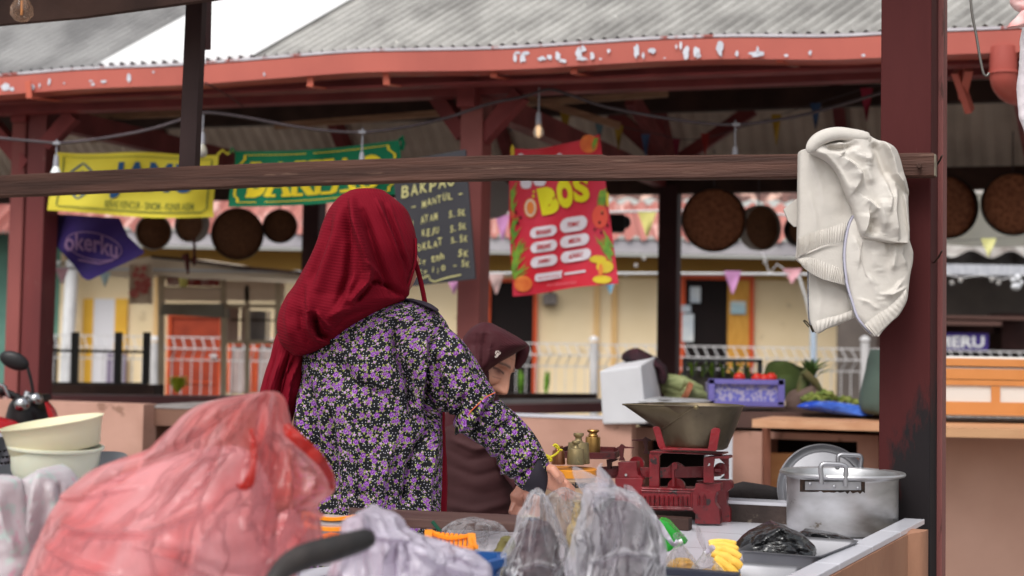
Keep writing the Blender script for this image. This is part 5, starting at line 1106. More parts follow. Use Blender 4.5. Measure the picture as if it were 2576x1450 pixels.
# gathered hem bands
b_ = MB()
def band(p, q, n_, wd, Y, amp=.0016, fr_=34):
    """ribbed hem between two polylines in view, n_ gathers"""
    pp, qq = cr(p, n_*4+1), cr(q, n_*4+1)
    b_.grid(lambda s, t: P(lerp(pp[round(s*n_*4)][0], qq[round(s*n_*4)][0], t), lerp(pp[round(s*n_*4)][1], qq[round(s*n_*4)][1], t), Y-amp*sin(s*n_*2*pi+.9*sin(s*17))*(.5+.5*sin(pi*t))-.004*sin(pi*t)), n_*4, 5)
band(pj((462, 1060), (560, 1020), (700, 975), (930, 905)), pj((446, 1240), (560, 1190), (700, 1140), (905, 1075)), 30, 0, JY-.034)
band(pj((452, 1255), (560, 1240), (680, 1270), (830, 1330), (900, 1370)), pj((500, 1330), (560, 1375), (680, 1440), (800, 1475), (900, 1500)), 26, 0, JY-.030)
band([rK(620, 435), rK(740, 400), rK(860, 370), rK(980, 320)], [rK(628, 548), rK(720, 500), rK(850, 445), rK(985, 405)], 9, 0, JY-.002)
band([rK(1075, 465), rK(1200, 370), rK(1320, 290), rK(1470, 130)], [rK(1175, 575), rK(1260, 500), rK(1400, 360), rK(1480, 210)], 12, 0, JY-.054)
build('hem', b_, m_jk, JK)
zp = [pj((965, 850), (925, 930), (895, 1060), (880, 1200), (885, 1330), (900, 1450)), [rK(900, 60), rK(925, 160), rK(960, 270), rK(1000, 390), rK(1060, 470), rK(1130, 545)]]
b_ = MB(); c_ = MB()
allz = zp[0]+zp[1]; zz = cr(allz, 120); 
for off, mb_, r_ in ((0, b_, .0016), (3.4, c_, .003)): mb_.tube([P(u+off, V, JY-.040) for u, V in zz], r_, 8, .5, up=Vector((0, 1, 0)))
zl = cr([rK(552, -40), rK(552, 120), rK(555, 300), rK(560, 400), rK(575, 470), rK(600, 530)], 50); b_.tube([P(u, V, JY-.004) for u, V in zl], .0018, 8)
zo = build('zipper', b_, mat('metal_zip_teeth', (84, 84, 92), (140, 140, 146), 300, .4, metal=.5), JK); build('zipper_tape', c_, mat('lilac_grey_tape', (178, 176, 192), None, rough=.8), JK)
b_ = MB().tube([P(*rK(575, 470), JY-.01), P(*rK(602, 535), JY-.01)], [.005, .005], 8, .6); pts = [rK(560, 490), rK(530, 455), rK(508, 430), rK(518, 424), rK(545, 445), rK(570, 478)]; b_.tube([P(a, c, JY-.014) for a, c in pts], .0016, 6); build('zip_pull', b_, mat('antique_zip', (70, 62, 48), None, rough=.4, metal=.8), zo)
b_ = MB(); b_.prism([P(*rJ(*q), JY+.05) for q in ((450, 690), (325, 790), (370, 900), (425, 955), (455, 950))], (0, .01, 0)); build('sleeve_flap', b_, m_jk, JK)
b_ = MB()
for sd_, (pts) in enumerate(([rK(1095, 0), rK(1150, 90), rK(1190, 210), rK(1255, 300)], pj((1060, 1090), (1045, 1200), (1090, 1400)))):
    b_.tube([P(u, V, JY-.055) for u, V in cr(pts, 20)], .0010, 6)
build('seam', b_, mat('seam_shade', (196, 190, 184), None, rough=.8), JK)
# ================================================================ people
def attr_mat(name, rough=.5, bump=.15, sub=.12, bs=90):
    m = bpy.data.materials.new(name); m.use_nodes = True; n, L, b = N(m)
    a = n.new('ShaderNodeAttribute'); a.attribute_name = 'tone'; 
    no = n.new('ShaderNodeTexNoise'); no.inputs['Scale'].default_value = 45; no.inputs['Detail'].default_value = 6
    mr = n.new('ShaderNodeMapRange'); mr.inputs[3].default_value = .86; mr.inputs[4].default_value = 1.12; L.new(no.outputs[0], mr.inputs[0])
    mx = n.new('ShaderNodeVectorMath'); mx.operation = 'SCALE'; L.new(a.outputs['Color'], mx.inputs[0]); L.new(mr.outputs[0], mx.inputs['Scale'])
    L.new(mx.outputs[0], b.inputs['Base Color']); b.inputs['Roughness'].default_value = rough
    b.inputs['Subsurface Weight'].default_value = sub; b.inputs['Subsurface Radius'].default_value = (.01, .004, .002); b.inputs['Subsurface Scale'].default_value = .6
    nb = n.new('ShaderNodeTexNoise'); nb.inputs['Scale'].default_value = bs; bp = n.new('ShaderNodeBump'); bp.inputs['Strength'].default_value = bump; bp.inputs['Distance'].default_value = .002
    L.new(nb.outputs[0], bp.inputs['Height']); L.new(bp.outputs[0], b.inputs['Normal']); return m
def fuse(mb, vox, smooth_it=2):
    """join overlapping closed shapes into one continuous surface"""
    me = bpy.data.meshes.new('t'); me.from_pydata(mb.v, [], mb.f)
    bm = bmesh.new(); bm.from_mesh(me); bmesh.ops.recalc_face_normals(bm, faces=bm.faces); bm.to_mesh(me); bm.free()
    o = bpy.data.objects.new('t', me); C.objects.link(o)
    r = o.modifiers.new('r', 'REMESH'); r.mode = 'VOXEL'; r.voxel_size = vox
    s = o.modifiers.new('s', 'SMOOTH'); s.iterations = smooth_it; s.factor = .5
    bpy.context.view_layer.update()
    m2 = bpy.data.meshes.new_from_object(o.evaluated_get(bpy.context.evaluated_depsgraph_get()))
    out = MB(); out.v = [q.co.copy() for q in m2.vertices]; out.f = [list(p.vertices) for p in m2.polygons]
    bpy.data.objects.remove(o); bpy.data.meshes.remove(me); bpy.data.meshes.remove(m2); return out
def paint(o, fn):
    me = o.data; base = WL[o.name]
    a = me.color_attributes.new('tone', 'FLOAT_COLOR', 'POINT')
    for i, v in enumerate(me.vertices): a.data[i].color = fn(v.co+base)
def finger(mb, pts, r): mb.tube([P(*p) if len(p) == 3 else p for p in pts], r, 10)
# ---- floral fabric
def floral():
    m = bpy.data.materials.new('floral_black_fabric'); m.use_nodes = True; n, L, b = N(m); b.inputs['Roughness'].default_value = .75
    uv = n.new('ShaderNodeTexCoord')
    def math_(op, a, b_=None, c=None, cl=False):
        q = n.new('ShaderNodeMath'); q.operation = op; q.use_clamp = cl
        for i, x in enumerate((a, b_, c)):
            if x is None: continue
            if isinstance(x, (int, float)): q.inputs[i].default_value = x
            else: L.new(x, q.inputs[i])
        return q.outputs[0]
    def vor(scale, rnd_=1.0, off=0):
        mp = n.new('ShaderNodeMapping'); mp.inputs['Location'].default_value = (off, off*1.7, 0); L.new(uv.outputs['UV'], mp.inputs[0])
        v = n.new('ShaderNodeTexVoronoi'); v.voronoi_dimensions = '2D'; v.inputs['Scale'].default_value = scale; v.inputs['Randomness'].default_value = rnd_; L.new(mp.outputs[0], v.inputs['Vector'])
        vm = n.new('ShaderNodeVectorMath'); vm.operation = 'SCALE'; vm.inputs['Scale'].default_value = scale; L.new(mp.outputs[0], vm.inputs[0])
        vp = n.new('ShaderNodeVectorMath'); vp.operation = 'SCALE'; vp.inputs['Scale'].default_value = scale; L.new(v.outputs['Position'], vp.inputs[0])
        d = n.new('ShaderNodeVectorMath'); d.operation = 'SUBTRACT'; L.new(vm.outputs[0], d.inputs[0]); L.new(vp.outputs[0], d.inputs[1])
        s = n.new('ShaderNodeSeparateXYZ'); L.new(d.outputs[0], s.inputs[0])
        ang = math_('ARCTAN2', s.outputs[1], s.outputs[0]); c = n.new('ShaderNodeSeparateColor'); L.new(v.outputs['Color'], c.inputs[0])
        return v.outputs['Distance'], ang, c.outputs[0], c.outputs[1], s
    def mix(f, a, b_):
        q = n.new('ShaderNodeMix'); q.data_type = 'RGBA'; L.new(f, q.inputs[0])
        for i, x in ((6, a), (7, b_)):
            if isinstance(x, tuple): q.inputs[i].default_value = x
            else: L.new(x, q.inputs[i])
        return q.outputs[2]
    col = lin((12, 11, 17))
    # small white dots
    d, a, r, r2, s = vor(135, .7, 3.3); f = math_('LESS_THAN', d, .135); col = mix(f, col, lin((186, 182, 194)))
    for sc, off, r0, leafr, cols in ((50, 9.7, .13, .30, ((164, 116, 176), (196, 168, 206))), (35, 0, .205, .40, ((112, 44, 140), (158, 112, 178))), (39, 5.1, .175, .34, ((108, 42, 128), (150, 104, 168)))):
        d, a, r, r2, s = vor(sc, .85, off)
        # leaves: five pointed lobes around each bloom
        w_ = math_('MULTIPLY_ADD', a, 4.0, math_('MULTIPLY', r, 6.28)); lob = math_('SINE', w_)
        lim = math_('MULTIPLY_ADD', math_('MAXIMUM', lob, 0), leafr-r0+.03, r0-.05)
        f = math_('LESS_THAN', d, lim); col = mix(f, col, lin((128, 134, 72)))
        f = math_('LESS_THAN', d, math_('MULTIPLY', lim, .0)); 
        lim2 = math_('MULTIPLY_ADD', math_('SINE', math_('MULTIPLY_ADD', a, 5.0, math_('MULTIPLY', r2, 6.28))), .035, r0)
        f = math_('LESS_THAN', d, lim2)
        sw = math_('SINE', math_('ADD', math_('MULTIPLY', d, 38), math_('MULTIPLY', a, 1.0))); g = math_('GREATER_THAN', math_('ADD', sw, math_('MULTIPLY_ADD', s.outputs[0], 2.5, 0)), .45)
        ros = mix(g, lin(cols[0]), lin(cols[1])); col = mix(f, col, ros)
    L.new(col, b.inputs['Base Color']); b.inputs['Specular IOR Level'].default_value = .25
    return m
m_flo = floral()
m_hij = mat('crimson_ribbed_jersey', (118, 10, 30), (106, 8, 26), 4, .8, spec=.12)
m_hij2 = mat('maroon_jersey', (74, 30, 37), (64, 25, 31), 4, .65, spec=.25)
def ribify(m, freq, strength):
    n, L, b = N(m); a = n.new('ShaderNodeAttribute'); a.attribute_name = 'rib'
    q = n.new('ShaderNodeMath'); q.operation = 'MULTIPLY'; q.inputs[1].default_value = freq; L.new(a.outputs['Fac'], q.inputs[0])
    s = n.new('ShaderNodeMath'); s.operation = 'SINE'; L.new(q.outputs[0], s.inputs[0]); bp = n.new('ShaderNodeBump'); bp.inputs['Strength'].default_value = strength; bp.inputs['Distance'].default_value = .003
    L.new(s.outputs[0], bp.inputs['Height']); L.new(bp.outputs[0], b.inputs['Normal'])
def setrib(o, fn):
    base = WL[o.name]; a = o.data.attributes.new('rib', 'FLOAT', 'POINT')
    inv = CM.to_3x3().inverted()
    for i, v in enumerate(o.data.vertices):
        d = inv @ (v.co+base-CP); u = 1288+F*d.x/-d.z; V = PPV-F*d.y/-d.z; a.data[i].value = fn(u, V)
ribify(m_hij, 1.0, .17); ribify(m_hij2, 1.0, .35)

# ------------------------------------------------------------ woman in the crimson scarf, seen from behind
W1 = thing('person', 'person with crimson ribbed headscarf and black floral dress, seen from behind reaching to the right', 'person', (P(925, 1000, 3.45).x, 3.45, 0))
YB = 3.45; YH_ = 3.43
bd_ = MB()
def zV(u, z, Y): return 865+(u-1288)*.0175-(z-1.3)*F/Y
body = [(500, 880, 985), (540, 850, 1012), (600, 846, 1018), (650, 852, 1012), (690, 875, 985), (720, 900, 975), (745, 900, 980), (775, 860, 1050), (810, 820, 1080), (900, 800, 1085), (1000, 790, 1080), (1100, 785, 1075), (1250, 770, 1085), (1400, 765, 1090)]
loft([(V, a+14, c-16, YB+.02 if V > 760 else YH_+.0, .055 if V > 760 else .06) for V, a, c in body], YB, .06, 60, 36, mb=bd_)
# face, turned away to the right
loft([(545, 975, 1020), (580, 985, 1038), (620, 992, 1046), (640, 995, 1049), (655, 995, 1056), (668, 995, 1053), (690, 990, 1050), (715, 985, 1040), (740, 975, 1025)], YB, .045, 30, 24, mb=bd_)
for du in (850, 1010): bd_.tube([P(du-5, 1380, YB), P(du, 1750, YB), P(du, 2250, YB+.01), P(du, 2370, YB+.02), P(du, 2392, YB+.05)], [.075, .055, .04, .035, .03], 16)
# right arm and hand
ptube([(1040, 850, 45, YB), (1130, 940, 48, YB), (1190, 1020, 44, YB), (1260, 1095, 40, YB), (1330, 1170, 32, YB), (1362, 1196, 25, YB)], 18, 30, mb=bd_)
HYY = 3.44
bd_.tube([P(1345, 1182, YB), P(1365, 1192, HYY), P(1385, 1202, HYY), P(1402, 1214, HYY), P(1415, 1222, HYY)], [.020, .022, .026, .024, .016], 18, .5, up=Vector((0, 1, 0)))
for (a, c, l) in (((1408, 1206), (1424, 1216), (1443, 1232)), ((1410, 1214), (1428, 1226), (1446, 1244)), ((1406, 1221), (1422, 1236), (1436, 1254)), ((1400, 1226), (1412, 1242), (1423, 1256))):
    bd_.tube([P(*a, HYY), P(*c, HYY-.01), P(*l, HYY+.005)], [.0088, .0082, .0062], 10)
bd_.tube([P(1380, 1178, HYY-.02), P(1392, 1182, HYY-.03), P(1402, 1198, HYY-.035), P(1414, 1214, HYY-.03)], [.010, .0105, .0092, .0072], 12)
# left arm, bent in front of her and hidden
bd_.tube([P(800, 850, YB), P(790, 1000, YB+.05), P(820, 1120, YB+.12), P(960, 1140, YB+.28)], [.05, .045, .04, .028], 14)
bd_.tube([P(960, 1140, YB+.28), P(1000, 1142, YB+.30)], [.028, .03], 12, .6); 
for k in range(4): bd_.tube([P(1000, 1134+k*7, YB+.3), P(1030, 1140+k*7, YB+.32)], [.009, .007], 8)
bd_.tube([P(980, 1130, YB+.29), P(1010, 1118, YB+.29)], [.01, .008], 8)
fb_ = fuse(bd_, .0034, 2)
m_skin = attr_mat('skin')
o = build('body', fb_, m_skin, W1); sk = lin((188, 132, 110))
paint(o, lambda p: sk)
# dress: torso with skirt
TS = 2.8
trd = [([(1000, 820), (1010, 900), (1040, 960), (1050, 1060)], 10, -.010), ([(1095, 870), (1090, 950), (1085, 1020), (1100, 1080)], 9, -.014), ([(1072, 850), (1060, 950), (1055, 1050)], 8, .010), ([(850, 900), (900, 960), (980, 1000)], 14, -.006), ([(780, 960), (800, 1080), (812, 1200)], 11, -.010), ([(760, 1000), (775, 1120), (785, 1240)], 8, .008), ([(840, 1020), (850, 1150), (852, 1300)], 12, -.007), ([(900, 1080), (905, 1200), (900, 1300)], 12, .006), ([(1000, 1100), (970, 1200), (960, 1300)], 10, .007), ([(1080, 1080), (1040, 1160), (1020, 1280)], 8, -.008), ([(1100, 1090), (1085, 1180), (1080, 1300)], 6, .006), ([(700, 1200), (900, 1230), (1100, 1240)], 8, -.003)]
tr = [(752, 1000, 1042, YB, .04), (760, 975, 1062, YB, .055), (772, 930, 1088, YB, .075), (788, 870, 1105, YB, .085), (810, 815, 1122, YB, .092), (842, 778, 1134, YB, .10), (891, 762, 1128, YB, .108), (950, 757, 1116, YB, .11), (1006, 748, 1112, YB, .11), (1079, 738, 1112, YB, .11), (1200, 735, 1112, YB, .112), (1310, 738, 1112, YB, .115), (1450, 728, 1122, YB, .125), (1700, 715, 1130, YB, .13), (2050, 712, 1128, YB, .13), (2330, 715, 1125, YB, .13)]
trd = [(p, w_, h_*TS) for p, w_, h_ in trd]
b_ = loft(tr, YB, .1, 150, 110, trd, .006, 9)
dr = build('dress', b_, m_flo, W1)
# sleeves
sl = [(1035, 838, 44, YB), (1068, 858, 62, YB-.01), (1098, 890, 72, YB-.015), (1130, 940, 75, YB-.02), (1160, 985, 74, YB-.02), (1192, 1026, 68, YB-.02), (1226, 1058, 62, YB-.01), (1259, 1085, 59, YB), (1290, 1122, 60, YB), (1320, 1165, 57, YB), (1340, 1192, 51, YB), (1352, 1206, 44, YB)]
b_ = ptube(sl, 56, 110, .82)
def sfold(p):
    return Vector((0, 0, 0))
inv = CM.to_3x3().inverted()
def uvof(p):
    d = inv @ (p-CP); return 1288+F*d.x/-d.z, PPV-F*d.y/-d.z
srd = [([(1190, 1095), (1205, 1060), (1235, 1020), (1262, 990)], 6, -.010), ([(1115, 1075), (1150, 1040), (1165, 1000)], 7, -.012), ([(1120, 1050), (1110, 980), (1095, 900)], 8, -.010), ([(1150, 1085), (1190, 1050), (1215, 1010)], 6, .008), ([(1216, 1110), (1250, 1080), (1285, 1060)], 6, -.007), ([(1240, 1160), (1280, 1120), (1320, 1100)], 7, -.006), ([(1262, 1190), (1310, 1160), (1345, 1130)], 6, .006), ([(1290, 1210), (1330, 1185), (1360, 1160)], 5, -.006), ([(1150, 870), (1170, 930), (1200, 990)], 9, .006), ([(1260, 1100), (1290, 1150), (1330, 1200)], 6, .005)]
def sdisp(p):
    u, V = uvof(p); off = 0
    if p.y < YB+.02:
        for plx, wd, hh in srd:
            d, sg, tt = seg((u, V), plx)
            if d < wd*3: off += 1.6*hh*exp(-(d/wd)**2)
    return off+.006*nz(p, 16, 3)
b_.ndisp(sdisp)
# make sure displacement points outward
s1 = build('sleeve', b_, m_flo, dr)
q = cr([(1337, 1190, 55, YB), (1352, 1200, 47, YB), (1362, 1209, 42, YB), (1368, 1213, 37, YB)], 14)
b_ = MB()
c_in = [(P(1318, 1160, YB)), P(1376, 1232, YB)]
cuff = [((1362, 1146), (1318, 1236), .062), ((1372, 1156), (1330, 1240), .058), ((1381, 1188), (1352, 1246), .045)]
R = []
for (a, c, bb) in cr([(x[0][0], x[0][1], x[1][0], x[1][1], x[2]) for x in cuff], 12) and []: pass
for a0, a1, c0_, c1_, bb in cr([(1358, 1142, 1312, 1230, .050), (1368, 1152, 1330, 1238, .050), (1377, 1172, 1347, 1244, .044), (1382, 1192, 1362, 1249, .034), (1380, 1210, 1368, 1249, .02)], 14):
    pa, pb = P(a0, a1, YB), P(c0_, c1_, YB); c = (pa+pb)/2; h = (pa-pb)/2
    R.append([c+h*cos(2*pi*k/32)+Vector((0, -1, 0))*bb*.8*sin(2*pi*k/32) for k in range(32)])
b_.rings(R, cap=False)
build('cuff', b_, mat('charcoal_cuff', (42, 36, 46), (34, 30, 38), 6, .7), s1)
pp = []
for k in range(24):
    t = k/23; u, V = cr([(1246, 988), (1222, 1000), (1200, 1020), (1184, 1036), (1176, 1050)], 24)[k]
    yy = YB-.02-.052*sin(pi*(.12+.62*t)); pp.append(P(u, V, yy-.004))
build('piping', MB().tube(pp, .0012, 8), mat('orange_piping', (206, 98, 66), None, rough=.6), s1)
sll = [(820, 830, 50, YB+.0), (800, 900, 52, YB+.02), (795, 1000, 50, YB+.05), (815, 1100, 50, YB+.12), (880, 1135, 44, YB+.2), (940, 1140, 38, YB+.27)]
build('sleeve', ptube(sll, 30, 40), m_flo, dr)
b_ = loft([(753, 1012, 1040), (757, 1018, 1062), (764, 1040, 1082), (772, 1062, 1095), (779, 1084, 1103), (783, 1095, 1103)], YB-.03, .035, 24, 30)
build('yoke', b_, mat('charcoal_yoke', (46, 38, 50), None, rough=.7), dr)
# headscarf
YH = 3.40
hr = [(477, 905, 950, .03), (480, 885, 965, .05), (487, 870, 975, .06), (498, 853, 990, .075), (528, 828, 1023, .09), (571, 809, 1041, .10), (606, 800, 1048, .105), (635, 788, 1050, .105), (663, 773, 1047, .10), (690, 757, 1040, .095), (711, 745, 1034, .092), (724, 737, 1030, .09), (742, 723, 1028, .088), (754, 716, 1020, .09), (765, 710, 996, .09), (775, 706, 975, .09), (789, 701, 952, .088), (806, 698, 922, .085), (824, 697, 890, .08), (845, 700, 862, .07), (862, 705, 842, .06), (874, 715, 822, .05), (885, 727, 795, .04), (893, 738, 768, .03), (896, 745, 755, .02)]
h_rd = [([(895, 508), (905, 560), (918, 606), (930, 650), (938, 690), (934, 715), (915, 738), (896, 762)], 9, .036), ([(922, 545), (940, 600), (960, 660), (976, 700), (1000, 745)], 10, -.022),
        ([(956, 512), (975, 560), (994, 610), (1012, 670), (1024, 745)], 5, .016), ([(974, 520), (992, 570), (1010, 620), (1026, 690)], 5, -.010), ([(985, 520), (1012, 600), (1036, 680)], 4, .006), ([(870, 520), (856, 600), (826, 680), (795, 780)], 16, .016), ([(845, 560), (822, 640), (790, 720)], 12, -.012), ([(830, 580), (790, 680), (750, 770)], 14, .010),
        ([(933, 668), (958, 690), (985, 735)], 5, .012), ([(940, 716), (960, 712), (1000, 730), (1024, 748)], 6, -.020), ([(905, 762), (925, 738), (942, 716)], 6, -.024), ([(884, 540), (892, 620), (885, 700), (860, 770)], 9, -.018), ([(900, 700), (880, 760), (850, 800)], 10, .010),
        ([(800, 796), (806, 822), (815, 842), (835, 852)], 7, -.040), ([(788, 790), (791, 828), (803, 854), (830, 866)], 5, .018), ([(812, 786), (828, 812), (840, 830)], 5, .014), ([(790, 700), (792, 760), (798, 800)], 10, .012), ([(745, 740), (735, 800), (745, 860)], 12, .010), ([(765, 780), (768, 830), (790, 875)], 8, -.010), ([(840, 800), (860, 790), (900, 775)], 8, .008), ([(850, 830), (880, 800), (930, 780)], 7, -.008)]
b_ = loft([(V, a, c, YH, bb) for V, a, c, bb in hr], YH, .1, 320, 300, h_rd, .0, 8)
hj = build('headscarf', b_, m_hij, W1)
vl = cr([(905, 508), (925, 580), (936, 650), (940, 716)], 40)
def ribf(u, V):
    # horizontal ribs over the left and hanging part, steep ribs right of the main fold
    ln = [(900, 470), (905, 540), (920, 606), (934, 660), (940, 716)]
    x = 900 if V < 470 else 940
    for i in range(len(ln)-1):
        if ln[i][1] <= V <= ln[i+1][1]: x = lerp(ln[i][0], ln[i+1][0], (V-ln[i][1])/(ln[i+1][1]-ln[i][1]))
    if u > x and V < 752:
        return (u-(880+(V-480)*.45+.00025*(V-480)**2))*2*pi/7.2
    return (V-.12*(u-850)+.0009*(u-860)**2)*2*pi/7.6
setrib(hj, ribf)
b_ = loft([(800, 715, 800, YH+.02, .03), (830, 702, 800, YH+.03, .035), (853, 692, 792, YH+.04, .04), (896, 680, 776, YH+.05, .045), (934, 667, 768, YH+.05, .045), (985, 653, 758, YH+.05, .045), (1006, 649, 751, YH+.05, .045), (1049, 645, 737, YH+.05, .045), (1100, 640, 728), (1180, 636, 724), (1260, 640, 716)], YH+.05, .042, 120, 90,
          [([(735, 890), (712, 960), (700, 1060), (690, 1160)], 5, -.022), ([(760, 900), (735, 960), (722, 1060)], 5, .012), ([(715, 900), (690, 980), (672, 1080)], 7, .010), ([(700, 880), (678, 960), (664, 1060)], 5, -.008), ([(748, 900), (726, 950), (712, 1020)], 4, -.012)], .003, 10)
tl_ = build('tail', b_, m_hij, hj); setrib(tl_, lambda u, V: (u+V*.55)*2*pi/7.5 if u > 735-(V-890)*.16 else (u*1.0+V*.32)*2*pi/8)
b_ = loft([(1020, 1085, 1120), (1078, 1090, 1121), (1130, 1090, 1123), (1200, 1092, 1126), (1260, 1090, 1125), (1330, 1085, 1124), (1380, 1090, 1120)], YB+.1, .02, 60, 24, amp=.003, fr=12); build('tail', b_, m_hij, hj)
b_ = MB().tube([P(u, V, YH-.02+.05*min(1, (V-640)/60)) for u, V in cr([(1036, 640), (1038, 652), (1044, 658), (1051, 681), (1059, 712), (1066, 745), (1070, 768)], 30)], [.0052]*30, 10, .5, up=Vector((0, 1, 0)))
build('strap', b_, m_hij, hj)
b_ = MB().tube([P(u, V, YH-.03) for u, V in cr([(1046, 600), (1046, 640), (1044, 665), (1034, 700), (1026, 722)], 30)], .0028, 8); build('hem', b_, m_hij, hj)

# ------------------------------------------------------------ older woman in the maroon scarf
YE = 4.35
W2 = thing('person', 'older person in maroon headscarf and dark maroon dress, looking down behind the floral sleeve', 'person', (P(1200, 1000, YE).x, YE, 0))
Lx = Vector((-.515*.866, -.857, .515*.5)); U_ = Vector((.5, 0, .866)); Fx = Vector((.857*.866, -.515, -.857*.5))
Fx.normalize(); Lx = (Lx-Fx*Lx.dot(Fx)).normalized(); U_ = Fx.cross(Lx); U_ = U_ if U_.z > 0 else -U_
eyem = P(1273, 944, YE-.02); HC = eyem-Fx*.083   # head centre at eye level
def HL(x, y, z): return HC+Lx*x+Fx*y+U_*z
def face_r(x, y, z):
    """features as forward offset; x lateral, z up, metres"""
    g = lambda cx, cz, sx, sz: exp(-((x-cx)/sx)**2-((z-cz)/sz)**2)
    f = 0
    ax = abs(x)
    f += .0245*exp(-(x/.0105)**2)*(1/(1+exp(-(z+.052)/.0035)))*(1/(1+exp((z+.008)/.013)))*(1+max(0, -(z+.008))*9) # nose
    f += .009*(exp(-((ax-.0125)/.0075)**2-((z+.043)/.008)**2))     # nostril wings
    f += .0075*exp(-((ax-.026)/.022)**2-((z-.021)/.008)**2)        # brows
    f -= .0135*exp(-((ax-.030)/.015)**2-((z-.002)/.011)**2)        # sockets
    f += .0065*exp(-((ax-.030)/.012)**2-((z+.000)/.0085)**2)       # lids
    f += .009*exp(-((ax-.040)/.017)**2-((z+.030)/.016)**2)         # cheeks
    f -= .006*exp(-((ax-.026-(-.04-z)*.5)/.0045)**2-((z+.05)/.018)**2)  # nasolabial fold
    f += .0065*exp(-(x/.021)**2-((z+.068)/.0045)**2)+.0065*exp(-(x/.018)**2-((z+.080)/.005)**2)-.004*exp(-(x/.022)**2-((z+.0738)/.0022)**2)
    f += .008*exp(-(x/.018)**2-((z+.104)/.012)**2)-.004*exp(-(x/.02)**2-((z+.091)/.005)**2)
    return f
hb = MB(); nA, nB = 160, 150; R = []
for j in range(nB):
    th = pi*(j+.5)/nB; z = cos(th)*(.104 if cos(th) > 0 else .118)-.012; 
    R_ = []
    for i in range(nA):
        ph = 2*pi*i/nA; rx, ry = .071, .092
        jaw = 1-.38*max(0, min(1, (-z-.045)/.085))**1.3
        st_ = sin(th)**.8
        x = rx*st_*cos(ph)*jaw; y = ry*st_*sin(ph)*(1-.12*max(0, min(1, (-z-.05)/.07))) 
        if y > 0: y = y*(.97)-.0
        if y > 0: y += face_r(x, y, z)*min(1, y/.03)
        R_.append(HL(x, y, z))
    R.append(R_)
hb.rings(R, cap=True)
headfused = hb
bb_ = MB(); bb_.v = list(hb.v); bb_.f = list(hb.f)
neck0 = HL(0, -.02, -.08); 
bb_.tube([HL(0, -.015, -.06), HL(0, -.03, -.11), P(1195, 1065, YE+.03), P(1195, 1110, YE+.04)], [.052, .05, .055, .075], 20)
loft([(V, a, c, YE+.04) for V, a, c in ((1040, 1150, 1240), (1065, 1120, 1270), (1110, 1112, 1285), (1200, 1120, 1290), (1320, 1115, 1300), (1450, 1110, 1300))], YE+.04, .08, 40, 28, mb=bb_)
for du in (1160, 1255): bb_.tube([P(du, 1430, YE+.04), P(du, 1700, YE+.04), P(du, 1960, YE+.04), P(du, 2060, YE+.02)], [.075, .055, .04, .035], 14)
bb_.tube([P(1275, 1110, YE), P(1300, 1180, YE-.12), P(1322, 1226, YE-.3)], [.045, .035, .024], 14)
# her right hand on the counter: wrist, palm, four fingers, thumb
YHD = 4.02
bb_.tube([P(1322, 1226, YHD), P(1318, 1240, YHD), P(1310, 1258, YHD), P(1303, 1270, YHD)], [.023, .026, .031, .022], 16, .6, up=Vector((0, 1, 0)))
for pts, r_ in ((((1296, 1262), (1290, 1277), (1284, 1292)), .0085), (((1302, 1268), (1297, 1284), (1290, 1299)), .0088), (((1309, 1272), (1306, 1287), (1300, 1301)), .0084), (((1316, 1270), (1314, 1284), (1309, 1297)), .0075)):
    bb_.tube([P(*p, YHD-.01*i) for i, p in enumerate(pts)], [r_*1.15, r_, r_*.78], 10)
bb_.tube([P(1326, 1245, YHD-.02), P(1330, 1264, YHD-.04), P(1326, 1280, YHD-.05)], [.013, .011, .008], 10)
bb_.tube([P(1140, 1110, YE+.05), P(1132, 1230, YE+.06), P(1140, 1350, YE+.0)], [.045, .038, .026], 12); bb_.tube([P(1140, 1350, YE), P(1142, 1390, YE-.01)], [.028, .030], 12, .6)
for k in range(4): bb_.tube([P(1130+k*8, 1385, YE-.01), P(1130+k*7, 1418, YE-.015), P(1131+k*7, 1445, YE)], [.009, .009, .007], 8)
bb_.tube([P(1160, 1372, YE-.02), P(1166, 1400, YE-.03)], [.01, .008], 8)
fb_ = fuse(bb_, .0028, 1)
# refine the face: finer faces there, laid exactly on the modelled head
from mathutils.bvhtree import BVHTree
tree = BVHTree.FromPolygons([tuple(v) for v in hb.v], hb.f)
bm = bmesh.new()
for v in fb_.v: bm.verts.new(v)
bm.verts.ensure_lookup_table()
for f in fb_.f:
    try: bm.faces.new([bm.verts[i] for i in f])
    except ValueError: pass
def inface(p, lo=.02):
    d = p-HC; return d.length < .16 and d.dot(Fx) > lo and d.dot(U_) > -.105 and d.dot(U_) < .08
es = [e for e in bm.edges if inface(e.verts[0].co) and inface(e.verts[1].co)]
bmesh.ops.subdivide_edges(bm, edges=es, cuts=1, use_grid_fill=True)
for v in bm.verts:
    if inface(v.co, .024):
        q = tree.find_nearest(v.co)
        if q[0] is not None and q[3] < .007: v.co = q[0]
bm.verts.index_update(); fb_ = MB(); fb_.v = [v.co.copy() for v in bm.verts]; fb_.f = [[v.index for v in f.verts] for f in bm.faces]; bm.free()
o = build('body', fb_, m_skin, W2)
